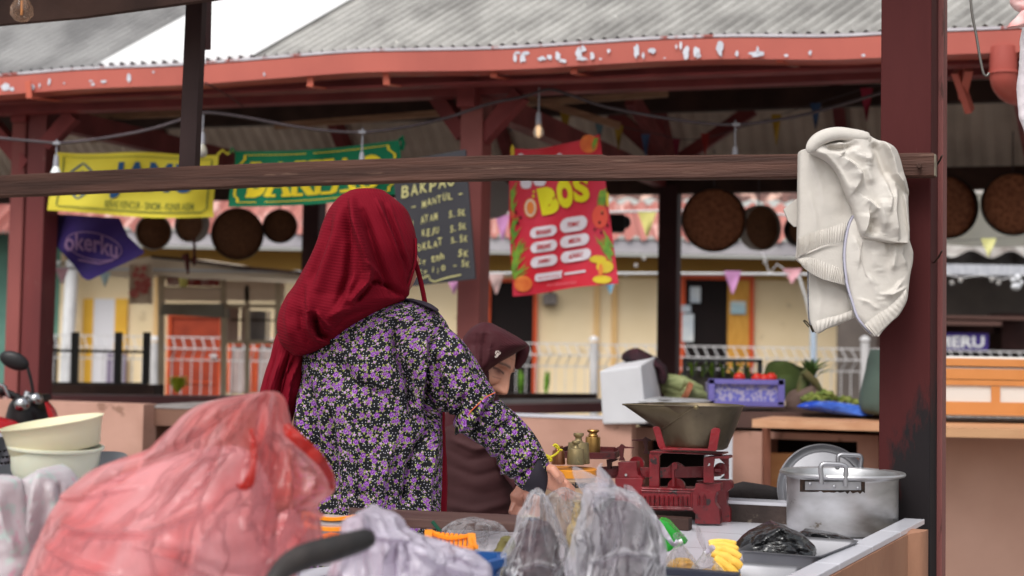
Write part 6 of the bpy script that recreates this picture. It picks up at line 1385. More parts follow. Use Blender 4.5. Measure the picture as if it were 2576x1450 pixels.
def tone2(p):  # skin tone with shade painted into sockets, nostrils and creases
    d = p-HC; x, y, z = d.dot(Lx), d.dot(Fx), d.dot(U_); c = Vector(lin((204, 144, 118))[:3] if d.length < .2 else lin((140, 92, 76))[:3]); ax = abs(x)  # skin away from the head is darker, hand shade put into the tone
    if y > .02 and z > -.14:
        g = exp(-(x/.024)**2-((z+.074)/.008)**2); c = c.lerp(Vector(lin((140, 72, 64))[:3]), min(1, g*.9))
        bz = .0235-.25*max(0, ax-.028); g = exp(-((z-bz)/.0042)**2)*(1 if .008 < ax < .050 else 0); c = c.lerp(Vector(lin((62, 42, 38))[:3]), g*.8)
        g = exp(-((z-(-.0005+.0035*cos((ax-.030)*90)))/.0030)**2)*(1 if .015 < ax < .047 else 0); c = c.lerp(Vector(lin((30, 20, 20))[:3]), g*.95)
        g = exp(-((ax-.030)/.0055)**2-((z+.0015)/.0028)**2); c = c.lerp(Vector(lin((28, 20, 20))[:3]), min(1, g*.9))
        g = exp(-((ax-.031)/.015)**2-((z+.003)/.010)**2); c = c.lerp(Vector(lin((104, 60, 50))[:3]), g*.75)
        g = exp(-((ax-.009)/.0035)**2-((z+.054)/.0035)**2); c = c.lerp(Vector(lin((46, 24, 22))[:3]), g*.9)
        g = exp(-((ax-.027-(-.04-z)*.5)/.0025)**2)*(1 if -.075 < z < -.035 else 0); c = c.lerp(Vector(lin((120, 70, 58))[:3]), g*.7)
        g = exp(-((z+.018+.2*(ax-.03))/.0016)**2)*(1 if .018 < ax < .045 else 0); c = c.lerp(Vector(lin((110, 70, 60))[:3]), g*.5)
        for zz in (.045, .056): g = exp(-((z-zz)/.0014)**2); c = c.lerp(Vector(lin((146, 96, 78))[:3]), g*.4)
    return (c.x, c.y, c.z, 1)
paint(o, tone2)
# scarf: hood whose lower right border is the face opening, and the far side of the brim
hood = [(812, 1212, 1228), (814, 1204, 1238), (819, 1194, 1248), (827, 1183, 1264), (836, 1175, 1281), (847, 1167, 1301), (857, 1162, 1316), (864, 1160, 1326), (870, 1158, 1328), (877, 1156, 1319), (886, 1155, 1303), (896, 1154, 1287), (908, 1153, 1266), (920, 1152, 1248), (930, 1152, 1234), (940, 1152, 1224), (952, 1152, 1216), (970, 1150, 1212), (1000, 1140, 1215)]
b_ = loft([(V, a, c, YE-.005, .062+.045*min(1, (V-812)/25)) for V, a, c in hood], YE, .1, 110, 100, [([(1200, 830), (1195, 870), (1200, 930)], 6, -.006), ([(1226, 826), (1215, 870), (1214, 930)], 5, -.007), ([(1240, 850), (1232, 890), (1226, 930)], 4, .004)], .002, 12, sq=.9)
hj2 = build('headscarf', b_, m_hij2, W2); setrib(hj2, lambda u, V: (V*1.0-(u)*.62)*2*pi/6.0 if u > 1258 else 0)
b_ = loft([(864, 1312, 1326), (872, 1304, 1331), (884, 1299, 1332), (896, 1296, 1329), (909, 1292, 1324), (920, 1290, 1315), (929, 1286, 1308)], YE+.075, .02, 30, 40); build('brim', b_, m_hij2, hj2)
R = []
for r_ in [hj2.data.vertices]: R = [[v.co+WL[hj2.name] for v in r_]]
def onscarf(u, V):
    d = M3 @ Vector(((u-1288)/F, -(V-PPV)/F, -1)); best = None
    for q in R[0]:
        w_ = q-CP; t = w_.dot(d)/d.dot(d)
        if (w_-d*t).length < .006 and (best is None or q.y < best): best = q.y
    return best or YE-.1
b_ = loft([(905, 1195, 1225), (925, 1172, 1238), (950, 1155, 1246), (985, 1140, 1250), (1030, 1122, 1262), (1080, 1112, 1285), (1140, 1108, 1300), (1180, 1112, 1304), (1200, 1130, 1296)], YE+.02, .10, 60, 50, [([(1180, 900), (1190, 1000), (1200, 1100)], 9, .01), ([(1215, 900), (1225, 1000), (1235, 1100)], 7, -.01)], .006, 9)
build('cape', b_, m_hij2, hj2)
# pale monogram on the scarf side
b_ = MB(); 
ym = onscarf(1251, 889)-.004
gl = [rF(*q) for q in ((600, 560), (585, 585), (600, 610), (630, 600), (640, 575), (620, 562), (600, 575), (625, 610), (615, 640), (590, 655), (582, 640), (600, 630), (640, 612), (662, 580))]
b_.tube([P(u, V, ym) for u, V in cr(gl, 50)], .0011, 6); build('monogram', b_, mat('pale_thread', (206, 190, 182), None, rough=.5), hj2)
b_ = loft([(1060, 1125, 1275), (1085, 1108, 1290), (1120, 1100, 1298), (1170, 1100, 1306), (1230, 1100, 1314), (1290, 1104, 1318), (1330, 1106, 1318), (1500, 1095, 1325), (1900, 1085, 1330), (2050, 1090, 1325)], YE+.02, .115, 110, 60,
          [([(1120, 1120), (1180, 1150), (1240, 1140)], 8, -.003), ([(1120, 1160), (1200, 1190), (1290, 1170)], 8, -.004), ([(1120, 1210), (1220, 1235), (1310, 1210)], 9, -.002), ([(1120, 1180), (1200, 1212), (1300, 1190)], 7, .001), ([(1110, 1260), (1200, 1275), (1300, 1250)], 10, .006), ([(1140, 1100), (1200, 1125), (1260, 1110)], 7, .008)], .004, 8)
dr2 = build('dress', b_, mat('maroon_dress', (66, 34, 36), (56, 29, 31), 4, .75, spec=.3), W2)
b_ = ptube([(1270, 1105, 50, YE), (1290, 1160, 40, YE-.1), (1316, 1212, 30, YE-.28), (1321, 1224, 26, YE-.31)], 28, 30); build('sleeve', b_, m_hij2, dr2)
b_ = ptube([(1140, 1105, 46, YE+.05), (1132, 1230, 42, YE+.06), (1139, 1345, 34, YE)], 24, 24); build('sleeve', b_, m_hij2, dr2)
# ================================================================ goods on the near counter
m_brass = mat('aged_brass', (116, 104, 84), (88, 78, 64), 9, .42, metal=.75, bump=.15, bs=40, c3=(64, 62, 56), sc3=18, t3=.64)
m_brass2 = mat('green_aged_brass', (158, 138, 98), (104, 98, 76), 12, .45, metal=.6, bump=.2, bs=40, c3=(150, 130, 88), sc3=30, t3=.6)
m_brass3 = mat('golden_brass', (178, 138, 78), (128, 100, 62), 10, .35, metal=.8, bump=.1, c3=(54, 44, 34), sc3=26, t3=.66)
m_cop = mat('copper_brass', (172, 118, 86), (124, 86, 64), 9, .35, metal=.8, bump=.1)
m_cast = mat('chipped_red_cast_iron', (128, 20, 30), (92, 15, 22), 7, .32, bump=.35, bs=36, c3=(36, 24, 25), sc3=24, t3=.59, spec=.5)
m_castd = mat('dark_red_iron', (84, 26, 28), (54, 26, 26), 10, .45, bump=.2, c3=(34, 28, 28), sc3=22, t3=.56)
m_alu = mat('dull_aluminium', (196, 196, 198), (122, 119, 116), 4.5, .34, metal=.65, bump=.06, bs=30, c3=(104, 94, 84), sc3=16, t3=.64, st=(1, 1, 2.2), spec=.5)
m_alu2 = mat('bright_aluminium', (172, 172, 176), (146, 146, 152), 5, .34, metal=.8)
m_steel = mat('stainless_steel', (126, 126, 130), (104, 104, 108), 4, .40, metal=.7)
# ---- balance scale
YS = 3.97; e = .012
SC = thing('balance_scale', 'chipped red cast iron balance scale carrying a brass pan', 'scale', onc(1700, 1316)+ZX*ZC)
def sq(x, y): return rS(x, y)
def PS(x, y, Y=YS): return P(*rS(x, y), Y)
def prismS(pts, Y, d, mb=None):
    mb = mb or MB(); return mb.prism([PS(x, y, Y) for x, y in pts], AX*d)
# front casting with feet; depth runs along the stall axis
front = [(145, 875), (400, 878), (415, 890), (412, 930), (400, 962), (440, 968), (870, 985), (915, 978), (925, 925), (1000, 935), (1165, 925), (1168, 1000), (1130, 1010), (1112, 1060), (1112, 1120), (1150, 1180), (1160, 1240), (1162, 1325), (918, 1320), (918, 1220), (890, 1196), (500, 1190), (420, 1175), (380, 1180), (372, 1320), (150, 1318), (145, 1000)]
b_ = prismS(front, YS-.02, .03); base = build('base_casting', b_, m_cast, SC, False, bev=.002)
b_ = prismS([(925, 905), (1250, 900), (1272, 920), (1270, 975), (1225, 1010), (1222, 1120), (1262, 1180), (1262, 1305), (1165, 1305), (1120, 1200), (1110, 1060), (1120, 960)], YS+.075, .03); b_.box(PS(420, 1010, YS-.01), BX*.0+PS(920, 1010, YS-.01)-PS(420, 1010, YS-.01), AX*.1, ZX*.006); build('rear_casting', b_, m_cast, SC, False, bev=.002)
b_ = MB()
for k in range(10):
    x = 438+k*45.5; y0 = 1040+k*1.2
    b_.tube([PS(x-9, y0+100, YS-.022), PS(x-9, y0+22, YS-.022), PS(x, y0+6, YS-.023), PS(x+9, y0+22, YS-.022), PS(x+9, y0+100, YS-.022)], .0016, 6)
for x in (958, 1012): b_.tube([PS(x-11, 1140, YS-.022), PS(x-11, 1060, YS-.022), PS(x, 1042, YS-.023), PS(x+11, 1060, YS-.022), PS(x+11, 1140, YS-.022)], .0016, 6)
for pts in ([(400, 1000), (880, 1016)], [(420, 1170), (900, 1180)], [(410, 980), (905, 992)], [(440, 1155), (880, 1166)], [(396, 1000), (410, 1160)], [(886, 1016), (886, 1166)]): b_.tube([PS(x, y, YS-.022) for x, y in pts], .0022, 6)
build('relief', b_, m_cast, base)
b_ = MB()
for k in range(10):
    x = 438+k*45.5; b_.prism([PS(x-7, 1062+k*1.2, YS-.0215), PS(x+7, 1062+k*1.2, YS-.0215), PS(x+7, 1140+k*1.2, YS-.0215), PS(x-7, 1140+k*1.2, YS-.0215)], (0, .0008, 0))
build('slot', b_, m_dark, base, False)
b_ = prismS([(172, 722), (355, 716), (356, 800), (370, 850), (412, 880), (150, 880), (168, 850), (176, 800)], YS-.015, .035); build('left_bearing', b_, m_cast, SC, False, bev=.002)
b_ = MB()
for x in (250, ): b_.tube([PS(x, 848, YS-.018), PS(x, 848, YS-.022)], [.0035, .003], 10)
b_.tube([PS(1048, 745, YS-.03), PS(1048, 745, YS-.035)], [.0045, .004], 12); build('screw', b_, m_alu, SC)
# beam
b_ = prismS([(60, 790), (260, 770), (300, 772), (470, 775), (650, 775), (690, 740), (740, 722), (790, 745), (815, 770), (1000, 765), (1170, 775), (1170, 860), (1000, 872), (560, 878), (440, 870), (90, 850)], YS+.02, .008); build('balance_beam', b_, m_castd if False else m_cast, SC, False, bev=.001)
for (x, y, r, Y) in ((350, 745, 75, YS+.035), (736, 965, 85, YS+.015), (1160, 790, 58, YS+.01)):
    b_ = MB().tube([PS(x, y, Y), PS(x, y, Y)+AX*.012], px(r*.2602, Y), 32); build('disc', b_, m_cast, SC, 40)
build('axle', MB().tube([PS(1100, 800, YS+.0), PS(1165, 800, YS+.005)], .006, 12), m_cast, SC)
# pan carrier frame
b_ = MB(); 
pth = [(520, 960), (522, 690), (530, 650), (560, 628), (620, 622), (900, 632), (1180, 655)]
def strip(mb, pts, wd, Y, th, wy):
    """flat bar following pts in view: wide wd (px) and deep wy"""
    for i in range(len(pts)-1):
        a, c = PS(*pts[i], Y), PS(*pts[i+1], Y); mb.beam(a+AX*wy/2, c+AX*wy/2, wy, th, up=(c-a).cross(AX))
    return mb
b_.prism([PS(x, y, YS-.005) for x, y in ((475, 965), (475, 650), (490, 628), (540, 618), (640, 618), (900, 630), (1180, 648), (1180, 662), (900, 648), (640, 634), (590, 640), (570, 665), (570, 965))], AX*.012); 
b_.box(PS(480, 632, YS-.01), PS(1180, 655, YS-.01)-PS(480, 632, YS-.01), AX*.08, ZX*.004); build('carrier_frame', b_, m_cast, SC, False, bev=.0012)
b_ = MB(); b_.prism([PS(x, y, YS-.035) for x, y in ((1000, 690), (1020, 672), (1100, 670), (1108, 700), (1098, 760), (1100, 925), (1000, 922))], AX*.006); b_.prism([PS(x, y, YS-.03) for x, y in ((1020, 672), (1232, 662), (1248, 672), (1245, 690), (1150, 690), (1100, 694), (1030, 690))], AX*.05)
b_.prism([PS(x, y, YS+.03) for x, y in ((1150, 690), (1245, 672), (1245, 890), (1155, 884), (1200, 850), (1205, 740))], AX*.005); build('right_bracket', b_, m_cast, SC, False, bev=.0012)
b_ = MB(); b_.prism([PS(x, y, YS-.002) for x, y in ((696, 735), (712, 725), (735, 725), (752, 745), (745, 790), (718, 800), (720, 965), (697, 965), (694, 790))], AX*.006); build('link', b_, m_cast, SC, False, bev=.001)
# pointers
def pointer(x, y, Y, s=1.0):
    b = MB(); b.prism([PS(x-4, y-32, Y), PS(x+10, y-28, Y), PS(x+34, y-8, Y), PS(x+120, y, Y), PS(x+122, y+10, Y), PS(x+24, y+12, Y), PS(x+16, y+90, Y), PS(x+34, y+130, Y), PS(x-28, y+130, Y), PS(x-14, y+90, Y), PS(x-24, y+14, Y), PS(x-48, y+12, Y), PS(x-46, y, Y), PS(x-22, y-8, Y)], AX*.006); return b
build('pointer', pointer(206, 580, YS-.012), m_castd, SC, False, bev=.0008)
b_ = MB(); Y = YS+.05; b_.prism([PS(*q, Y) for q in ((438, 478), (455, 490), (488, 506), (488, 516), (462, 522), (456, 600), (470, 632), (482, 642), (440, 642), (418, 640), (432, 600), (415, 520), (308, 516), (306, 506), (410, 502))], AX*.006); build('pointer', b_, m_castd, SC, False, bev=.0008)
# left weight plate
b_ = MB(); zp = P(1500, 1147, 4.0).z
pl_ = [P(1430, 1140, 4.16), P(1545, 1137, 4.14), P(1560, 1146, 4.04), P(1545, 1155, 3.92), P(1440, 1158, 3.90), P(1395, 1150, 3.98)]
pz = [Vector((q.x, q.y, zp)) for q in pl_]; b_.prism(pz, (0, 0, .004)); n_ = len(pz)
for i in range(n_): b_.beam(pz[i]+ZX*.006, pz[(i+1) % n_]+ZX*.006, .005, .016)
b_.prism([PS(*q, YS) for q in ((60, 700), (170, 690), (150, 710), (100, 730), (95, 790), (70, 790))], AX*.02); build('weight_plate', b_, m_castd, SC, False, bev=.001)
b_ = MB().prism([PS(-10, 770, YS+.03), PS(180, 760, YS+.03), PS(180, 880, YS+.03), PS(40, 880, YS+.03)], AX*.01); b_.box(PS(150, 890, YS+.0), PS(410, 890, YS)-PS(150, 890, YS), AX*.08, ZX*.004); build('left_arm_casting', b_, m_cast, SC, False, bev=.001)
# pan: cradle arms and cross plate
cr_ = MB()
cr_.prism([PS(*q, YS-.075) for q in ((508, 388), (535, 376), (570, 384), (582, 405), (632, 575), (660, 598), (700, 604), (700, 616), (610, 612), (582, 600), (560, 570))], AX*.005)
cr_.prism([PS(*q, YS-.095) for q in ((1072, 410), (1090, 394), (1120, 390), (1150, 398), (1162, 416), (1130, 600), (1118, 618), (1030, 616), (1040, 600), (1050, 560))], AX*.006)
cr_.box(PS(600, 606, YS-.09), PS(1100, 616, YS-.09)-PS(600, 606, YS-.09), AX*.17, ZX*.005)
cr_.prism([PS(*q, YS+.08) for q in ((1130, 590), (1220, 570), (1235, 555), (1240, 575), (1215, 588), (1140, 600))], AX*.005)
build('pan_cradle', cr_, m_cast, SC, False, bev=.0012)
# brass pan with spout
PN_ = thing('brass_pan', 'old brass scoop pan with pointed spout resting on the red scale', 'pan', PS(900, 600, YS))
c = PS(926, 594, YS); H = PS(926, 168, YS).z-c.z; rb_, rt_ = px(312*.2602, YS), px(455*.2602, YS)
prof = [(.001, .0), (rb_*.86, .0), (rb_*.97, .004), (rb_*1.02, .014), (lerp(rb_, rt_, .5), H*.5), (rt_*.985, H*.965), (rt_*1.02, H*.985), (rt_*1.03, H), (rt_*1.0, H*1.01), (rt_*.97, H*.97), (lerp(rb_, rt_, .45), H*.48), (rb_*.97, .02), (.001, .006)]
b_ = MB().lathe(prof, c, 64); build('bowl', b_, m_brass, PN_)
# spout: ruled surface from a curve on the wall to the tip
tipP = PS(228, 180, YS-.06); b_ = MB(); R = []
wl_ = []
for k in range(21):
    a = lerp(radians(128), radians(262), k/20); dd = abs(k-10)/10
    zz = H*(1-.93*(1-dd**1.6)*.62)
    rr = lerp(rb_, rt_, zz/H)*1.004; wl_.append(c+Vector((rr*cos(a), rr*sin(a), zz)))
tipP = Vector((tipP.x, c.y-.03, c.z+H*.985))
for t in [i/14 for i in range(15)]:
    row = []
    for k, q in enumerate(wl_):
        p = q.lerp(tipP, t); 
        p = p+Vector((0, 0, 0)); row.append(p)
    R.append(row)
b_.rings(R, cap=False, closed=False)
R2 = [[p+Vector((.0015, 0, .0015)) for p in r] for r in R]; b_.rings(R2, cap=False, closed=False); build('spout', b_, m_brass, PN_)
b_ = MB().tube([wl_[0], wl_[0].lerp(tipP, .5), tipP], .0022, 8); b_.tube([wl_[-1], wl_[-1].lerp(tipP, .5), tipP], .0022, 8); b_.tube(wl_, .0016, 8); build('rolled_edge', b_, m_brass, PN_)
build('rivet', MB().ico(wl_[-1]+Vector((.002, -.004, -.002)), .0065, 2), m_brass2, PN_)
# ---- bucket with weights
YK = 3.62
zr = P(1430, 1178, YK).z
BK = thing('plastic_tub', 'grimy cream tub with orange lid and handwritten word, holding three brass weights', 'tub', (P(1428, 1300, YK).x, YK, ZC))
rbk = px(73, YK); cx_ = P(1427, 1178, YK).x
m_tub = mat('grimy_cream_tub', (176, 146, 118), (120, 80, 44), 7, .5, lo=.4, hi=.62, c3=(214, 190, 170), sc3=14, t3=.58, st=(1, 1, 1.6))
b_ = MB().lathe([(.001, 0), (rbk*.86, 0), (rbk*.9, .01), (rbk*.92, (zr-ZC)*.62), (rbk*.95, (zr-ZC)*.63), (rbk*.93, (zr-ZC)*.66), (rbk*.95, (zr-ZC)*.83), (rbk*.98, (zr-ZC)*.84), (rbk*.96, zr-ZC-.01), (.001, zr-ZC-.012)], (cx_, YK, ZC), 48); tb = build('tub_wall', b_, m_tub, BK)
b_ = MB().lathe([(rbk*.95, zr-ZC-.018), (rbk*1.01, zr-ZC-.018), (rbk*1.02, zr-ZC-.002), (rbk*.98, zr-ZC), (.001, zr-ZC-.003)], (cx_, YK, ZC), 48); build('lid', b_, mat('orange_lid', (216, 140, 40), (196, 120, 36), 6, .45), BK)
def cyl(u, V, off=.0015):
    x = P(u, V, YK-rbk*.9); a = math.asin(max(-1, min(1, (x.x-cx_)/(rbk*.95)))); r_ = rbk*.945+off; return Vector((cx_+r_*sin(a), YK-r_*cos(a), x.z))
b_ = MB(); stamp(b_, 'Beber', lambda x, y: cyl(x, -y), (rW(665, 0)[0], -rW(0, 1255)[1], rW(1040, 0)[0], -rW(0, 1150)[1]), bold=.035); build('lettering', b_, mat('black_marker', (30, 32, 36), None), tb, False)
b_ = MB()
for pts in ([(610, 1000), (640, 965), (690, 960), (730, 955), (738, 975), (700, 990), (690, 1030), (650, 1040), (610, 1030)],): poly2(b_, [rW(*q) for q in pts], lambda u, V: cyl(u, V, .002))
build('yellow_label', b_, mat('yellow_scrap', (222, 186, 44), None), tb, False)
def weight(u, V0, V1, wpx, Y, m, lab, knob=.42, hk=.34, taper=1.0, neckw=.24):
    """V0 top of knob, V1 base"""
    c = P(u, V1, Y); Ht = P(u, V0, Y).z-c.z; r = px(wpx/2, Y); hb = Ht*(1-hk)
    t = thing('brass_weight', lab, 'weight', c, 'brass scale weights')
    b = MB().lathe([(.001, 0), (r*.96, 0), (r, .003), (r*taper, hb-.003), (r*taper*.96, hb), (.001, hb)], c, 36); build('weight_body', b, m, t)
    b = MB().lathe([(r*taper*.6, hb), (r*neckw*1.5, hb+Ht*hk*.14), (r*neckw*1.15, hb+Ht*hk*.38), (r*neckw*1.2, hb+Ht*hk*.55), (r*knob*1.35, hb+Ht*hk*.66), (r*knob*1.5, hb+Ht*hk*.82), (r*knob*1.35, hb+Ht*hk*.97), (.001, hb+Ht*hk)], c, 32); build('knob', b, m, t); return t
weight(rW(1123, 0)[0], rW(0, 285)[1], rW(0, 700)[1], 245*.1518, 4.05, m_brass3, 'tall golden brass weight standing on the red plate of the scale', .55, .29, 1, .46)
weight(rW(880, 0)[0], rW(0, 338)[1], rW(0, 850)[1], 385*.1518, 3.65, m_brass2, 'largest greenish brass weight at the back of the orange lid', .31, .32, .88, .24)
weight(rW(838, 0)[0], rW(0, 468)[1], rW(0, 866)[1], 290*.1518, 3.585, m_brass2, 'medium greenish brass weight in front on the orange lid', .33, .34, .93, .24)
cw = weight(rW(550, 0)[0], rW(0, 552)[1], rW(0, 862)[1], 232*.1518, 3.6, m_cop, 'small coppery weight with a yellow ribbon tied round its knob', .45, .26, .84, .36)
b_ = MB(); yb = 3.565
for pts, r_ in (([(470, 560), (500, 535), (540, 560), (560, 600)], .006), ([(490, 550), (520, 580), (570, 615), (620, 630)], .005), ([(580, 620), (540, 670), (470, 720), (400, 745)], .0055), ([(400, 745), (350, 720), (330, 720), (350, 760), (420, 760), (430, 790), (400, 800)], .008)):
    b_.tube([P(*rW(*q), yb) for q in cr(pts, 12)], r_, 8, .5)
build('ribbon', b_, mat('yellow_ribbon', (206, 192, 50), (186, 170, 36), 30, .4), cw)
# small dark foot between tub and scale
b_ = MB().box(onc(1470, 1322)+ZX*ZC, BX*.26, AX*.04, ZX*.03); tag(build('dark_wood_block', b_, m_vdark, smooth=False, bev=.003), 'dark wooden block under the left of the red scale', 'block')
# black handled thing behind the curb
b_ = MB().tube([P(1828, 1243, 4.25), P(1870, 1238, 4.25), P(1930, 1244, 4.2), P(1990, 1252, 4.15)], [.02, .028, .024, .016], 14, .6, up=Vector((0, 1, 0))); tag(build('charred_stick', b_, mat('charred_wood', (44, 38, 38), (30, 27, 28), 9, .7, c3=(110, 100, 94), sc3=12, t3=.64, bump=.4)), 'charred wooden handle lying behind the scale, left of the pot', 'stick')
# ---- pot with handles, lid behind
YPt = 3.86; pc = P(2118, 1346, YPt); pc = Vector((pc.x, YPt, ZC)); rp_ = px(137, YPt); zt_ = P(2118, 1190, YPt).z-ZC
PT = thing('cooking_pot', 'dented grey aluminium cooking pot with two upright handles', 'pot', pc)
b_ = MB().lathe([(.001, 0), (rp_*.9, 0), (rp_*.97, .006), (rp_, .02), (rp_*1.0, zt_-.014), (rp_*1.02, zt_-.008), (rp_*1.12, zt_-.004), (rp_*1.135, zt_), (rp_*1.12, zt_+.004), (rp_*1.03, zt_+.001), (rp_*.985, zt_-.012), (rp_*.98, .02), (.001, .008)], pc, 72); build('pot_body', b_, m_alu, PT)
rPp = lambda x, y: rP(x, y)
def hdl(p0, h1, h2, p1, Y, r_=.0062):
    pts = [P(*p0, Y), P(*rr_(p0, h1, .86), Y), P(*h1, Y), P(*h2, Y), P(*rr_(p1, h2, .86), Y), P(*p1, Y)]; return MB().tube([Vector(q) for q in cr(pts, 30)], r_, 12)
def rr_(a, b, t): return (lerp(a[0], b[0], t), lerp(a[1], b[1], t))
yf = YPt-rp_-.004
def hd(pl, Y): return MB().tube([Vector(q) for q in cr([P(*rP(x, y), Y) for x, y in pl], 44)], .0058, 12)
h1 = build('handle', hd([(1135, 590), (1135, 520), (1130, 470), (1132, 425), (1150, 405), (1180, 400), (1250, 402), (1320, 408), (1352, 418), (1366, 440), (1366, 480), (1362, 540), (1362, 610)], yf-.008), m_alu2, PT)
b_ = MB(); R = []
for k in range(17):
    u = lerp(rP(1022, 0)[0], rP(1506, 0)[0], k/16); q = P(u, 1220, yf); dx = q.x-pc.x; y = YPt-sqrt(max(0, rp_**2-dx*dx))-.003
    z0, z1 = P(u, rP(0, 645)[1], y).z, P(u, rP(0, 566)[1], y).z; R.append([Vector((q.x, y, z0)), Vector((q.x, y-.003, z0)), Vector((q.x, y-.003, z1)), Vector((q.x, y, z1))])
b_.rings(R); build('bracket', b_, m_alu2, h1, False)
b_ = MB()
for x, y in ((1060, 600), (1260, 615), (1475, 628)):
    q = P(*rP(x, y), yf); dx = q.x-pc.x; b_.ico((q.x, YPt-sqrt(rp_**2-dx*dx)-.007, q.z), .0042, 2, (1, .7, 1))
build('rivet', b_, m_alu2, h1)
b_ = MB(); R = []
for k in range(25):
    u = lerp(rP(985, 0)[0], rP(1548, 0)[0], k/24); q = P(u, 1220, yf); dx = q.x-pc.x; y = YPt-sqrt(max(0, rp_**2-dx*dx))-.0012
    j = 6*nz((k*.8, 2, 1)); z0, z1 = P(u, rP(0, 662+j*4)[1]+.6*k/6, y).z, P(u, rP(0, 525)[1], y).z; R.append([Vector((q.x, y, z0)), Vector((q.x, y-.0006, z0)), Vector((q.x, y-.0006, z1)), Vector((q.x, y, z1))])
b_.rings(R); build('soot_stain', b_, mat('burnt_soot', (30, 22, 18), (66, 48, 36), 40, .7), h1, False)
yb_ = YPt+rp_+.002
build('handle', hd([(1285, 440), (1290, 390), (1290, 350), (1300, 325), (1330, 315), (1400, 318), (1470, 322), (1500, 330), (1510, 360), (1505, 400), (1500, 445)], yb_), m_alu2, PT)
# lid leaning behind
cl_ = P(*rP(1140, 650), 4.1); rl = px(155, 4.1)*.76
mtL = Matrix.Rotation(radians(-6), 3, 'Z') @ Matrix.Rotation(radians(72), 3, 'X')
cl_ = P(2072, 1232, 4.12); rl = px(116, 4.12)
b_ = MB().lathe([(.001, .012), (rl*.55, .012), (rl*.8, .010), (rl*.86, .0), (rl*.93, .002), (rl*.97, .008), (rl, .006), (rl*1.0, .002), (rl*.93, -.003), (rl*.85, -.006), (.001, .006)], cl_, 64, mtL); tag(build('pot_lid', b_, mat('grey_lid_aluminium', (146, 146, 150), (124, 124, 128), 4, .4, metal=.8)), 'round aluminium lid leaning behind the cooking pot', 'lid')
# ---- steel trays with black bags
def tray_(name, lab, c4, z, dz, th=.012):
    q = [Vector((a.x, a.y, z)) for a in c4]; t = thing(name, lab, 'tray', sum(q, Vector())/4-ZX*dz)
    cen = sum(q, Vector())/4; inn = [cen+(a-cen)*.90-ZX*dz for a in q]; lip = [cen+(a-cen)*1.03 for a in q]
    b = MB(); n = 24
    def ringp(pts, r=.18):
        out = []
        for i in range(4):
            a, b0, b1 = pts[i], pts[i-1], pts[(i+1) % 4]; p0 = a.lerp(b0, r*.5); p1 = a.lerp(b1, r*.5)
            for k in range(6): s = k/5; out.append(p0.lerp(a, s).lerp(a.lerp(p1, s), s))
        return out
    R = [ringp(lip), ringp([a+ZX*.002 for a in lip]), ringp(q), ringp([cen+(a-cen)*.97-ZX*.006 for a in q]), ringp(inn), ringp([cen+(a-cen)*.3-ZX*(dz+.0) for a in q])]
    b.rings(R, cap=False); b.f.append([len(b.v)-24+k for k in range(24)])
    R = [ringp(lip), ringp([cen+(a-cen)*.99-ZX*.004 for a in q]), ringp([a-ZX*.001 for a in inn])]; b.rings(R, cap=False)
    build('pan_sheet', b, m_steel, t, 30); return t, q
zt1 = .905
def c4(*uv, z=zt1): return [onc(u, V, z) for u, V in uv]
tray_('steel_tray', 'stainless steel tray holding two shiny black plastic bundles', c4((1858, 1386), (2058, 1402), (2160, 1362), (1935, 1348)), zt1, .042)
tray_('steel_tray', 'empty wet stainless steel tray in the lower right foreground', c4((1850, 1416), (2018, 1428), (1960, 1478), (1760, 1468), z=.895), .895, .035)
m_blk = mat('shiny_black_plastic', (10, 10, 12), (16, 15, 18), 6, .16, bump=1.0, bs=16, st=(1, 1, 3), spec=.9)
def rows_(fn, L): return [(fn(0, y)[1], fn(a, 0)[0], fn(c, 0)[0]) for y, a, c in L]
b_ = loft(rows_(rP, [(962, 690, 740), (985, 600, 800), (1030, 490, 880), (1080, 420, 960), (1130, 370, 1010), (1170, 335, 1055), (1210, 350, 1082), (1240, 400, 1080), (1262, 560, 1040)]), 3.28, .075, 60, 70, [([rP(705, 962), rP(735, 1010), rP(740, 1080)], 4, .012), ([rP(860, 1010), rP(960, 1080), rP(1060, 1190)], 6, .008), ([rP(620, 1050), rP(560, 1120), rP(420, 1180)], 4, -.005), ([rP(800, 1080), rP(900, 1180), rP(1000, 1230)], 7, -.008)], .010, 22); tag(build('black_bag', b_, m_blk), 'pointed shiny black plastic bundle in front of the pot', 'plastic bag')
b_ = loft(rows_(rP, [(1028, 980, 1080), (1045, 940, 1240), (1075, 930, 1340), (1105, 950, 1420), (1140, 980, 1440), (1180, 1030, 1380), (1210, 1060, 1330)]), 3.42, .05, 40, 50, (), .012, 20); tag(build('black_bag', b_, m_blk), 'flat shiny black plastic bundle at the back right of the tray', 'plastic bag')
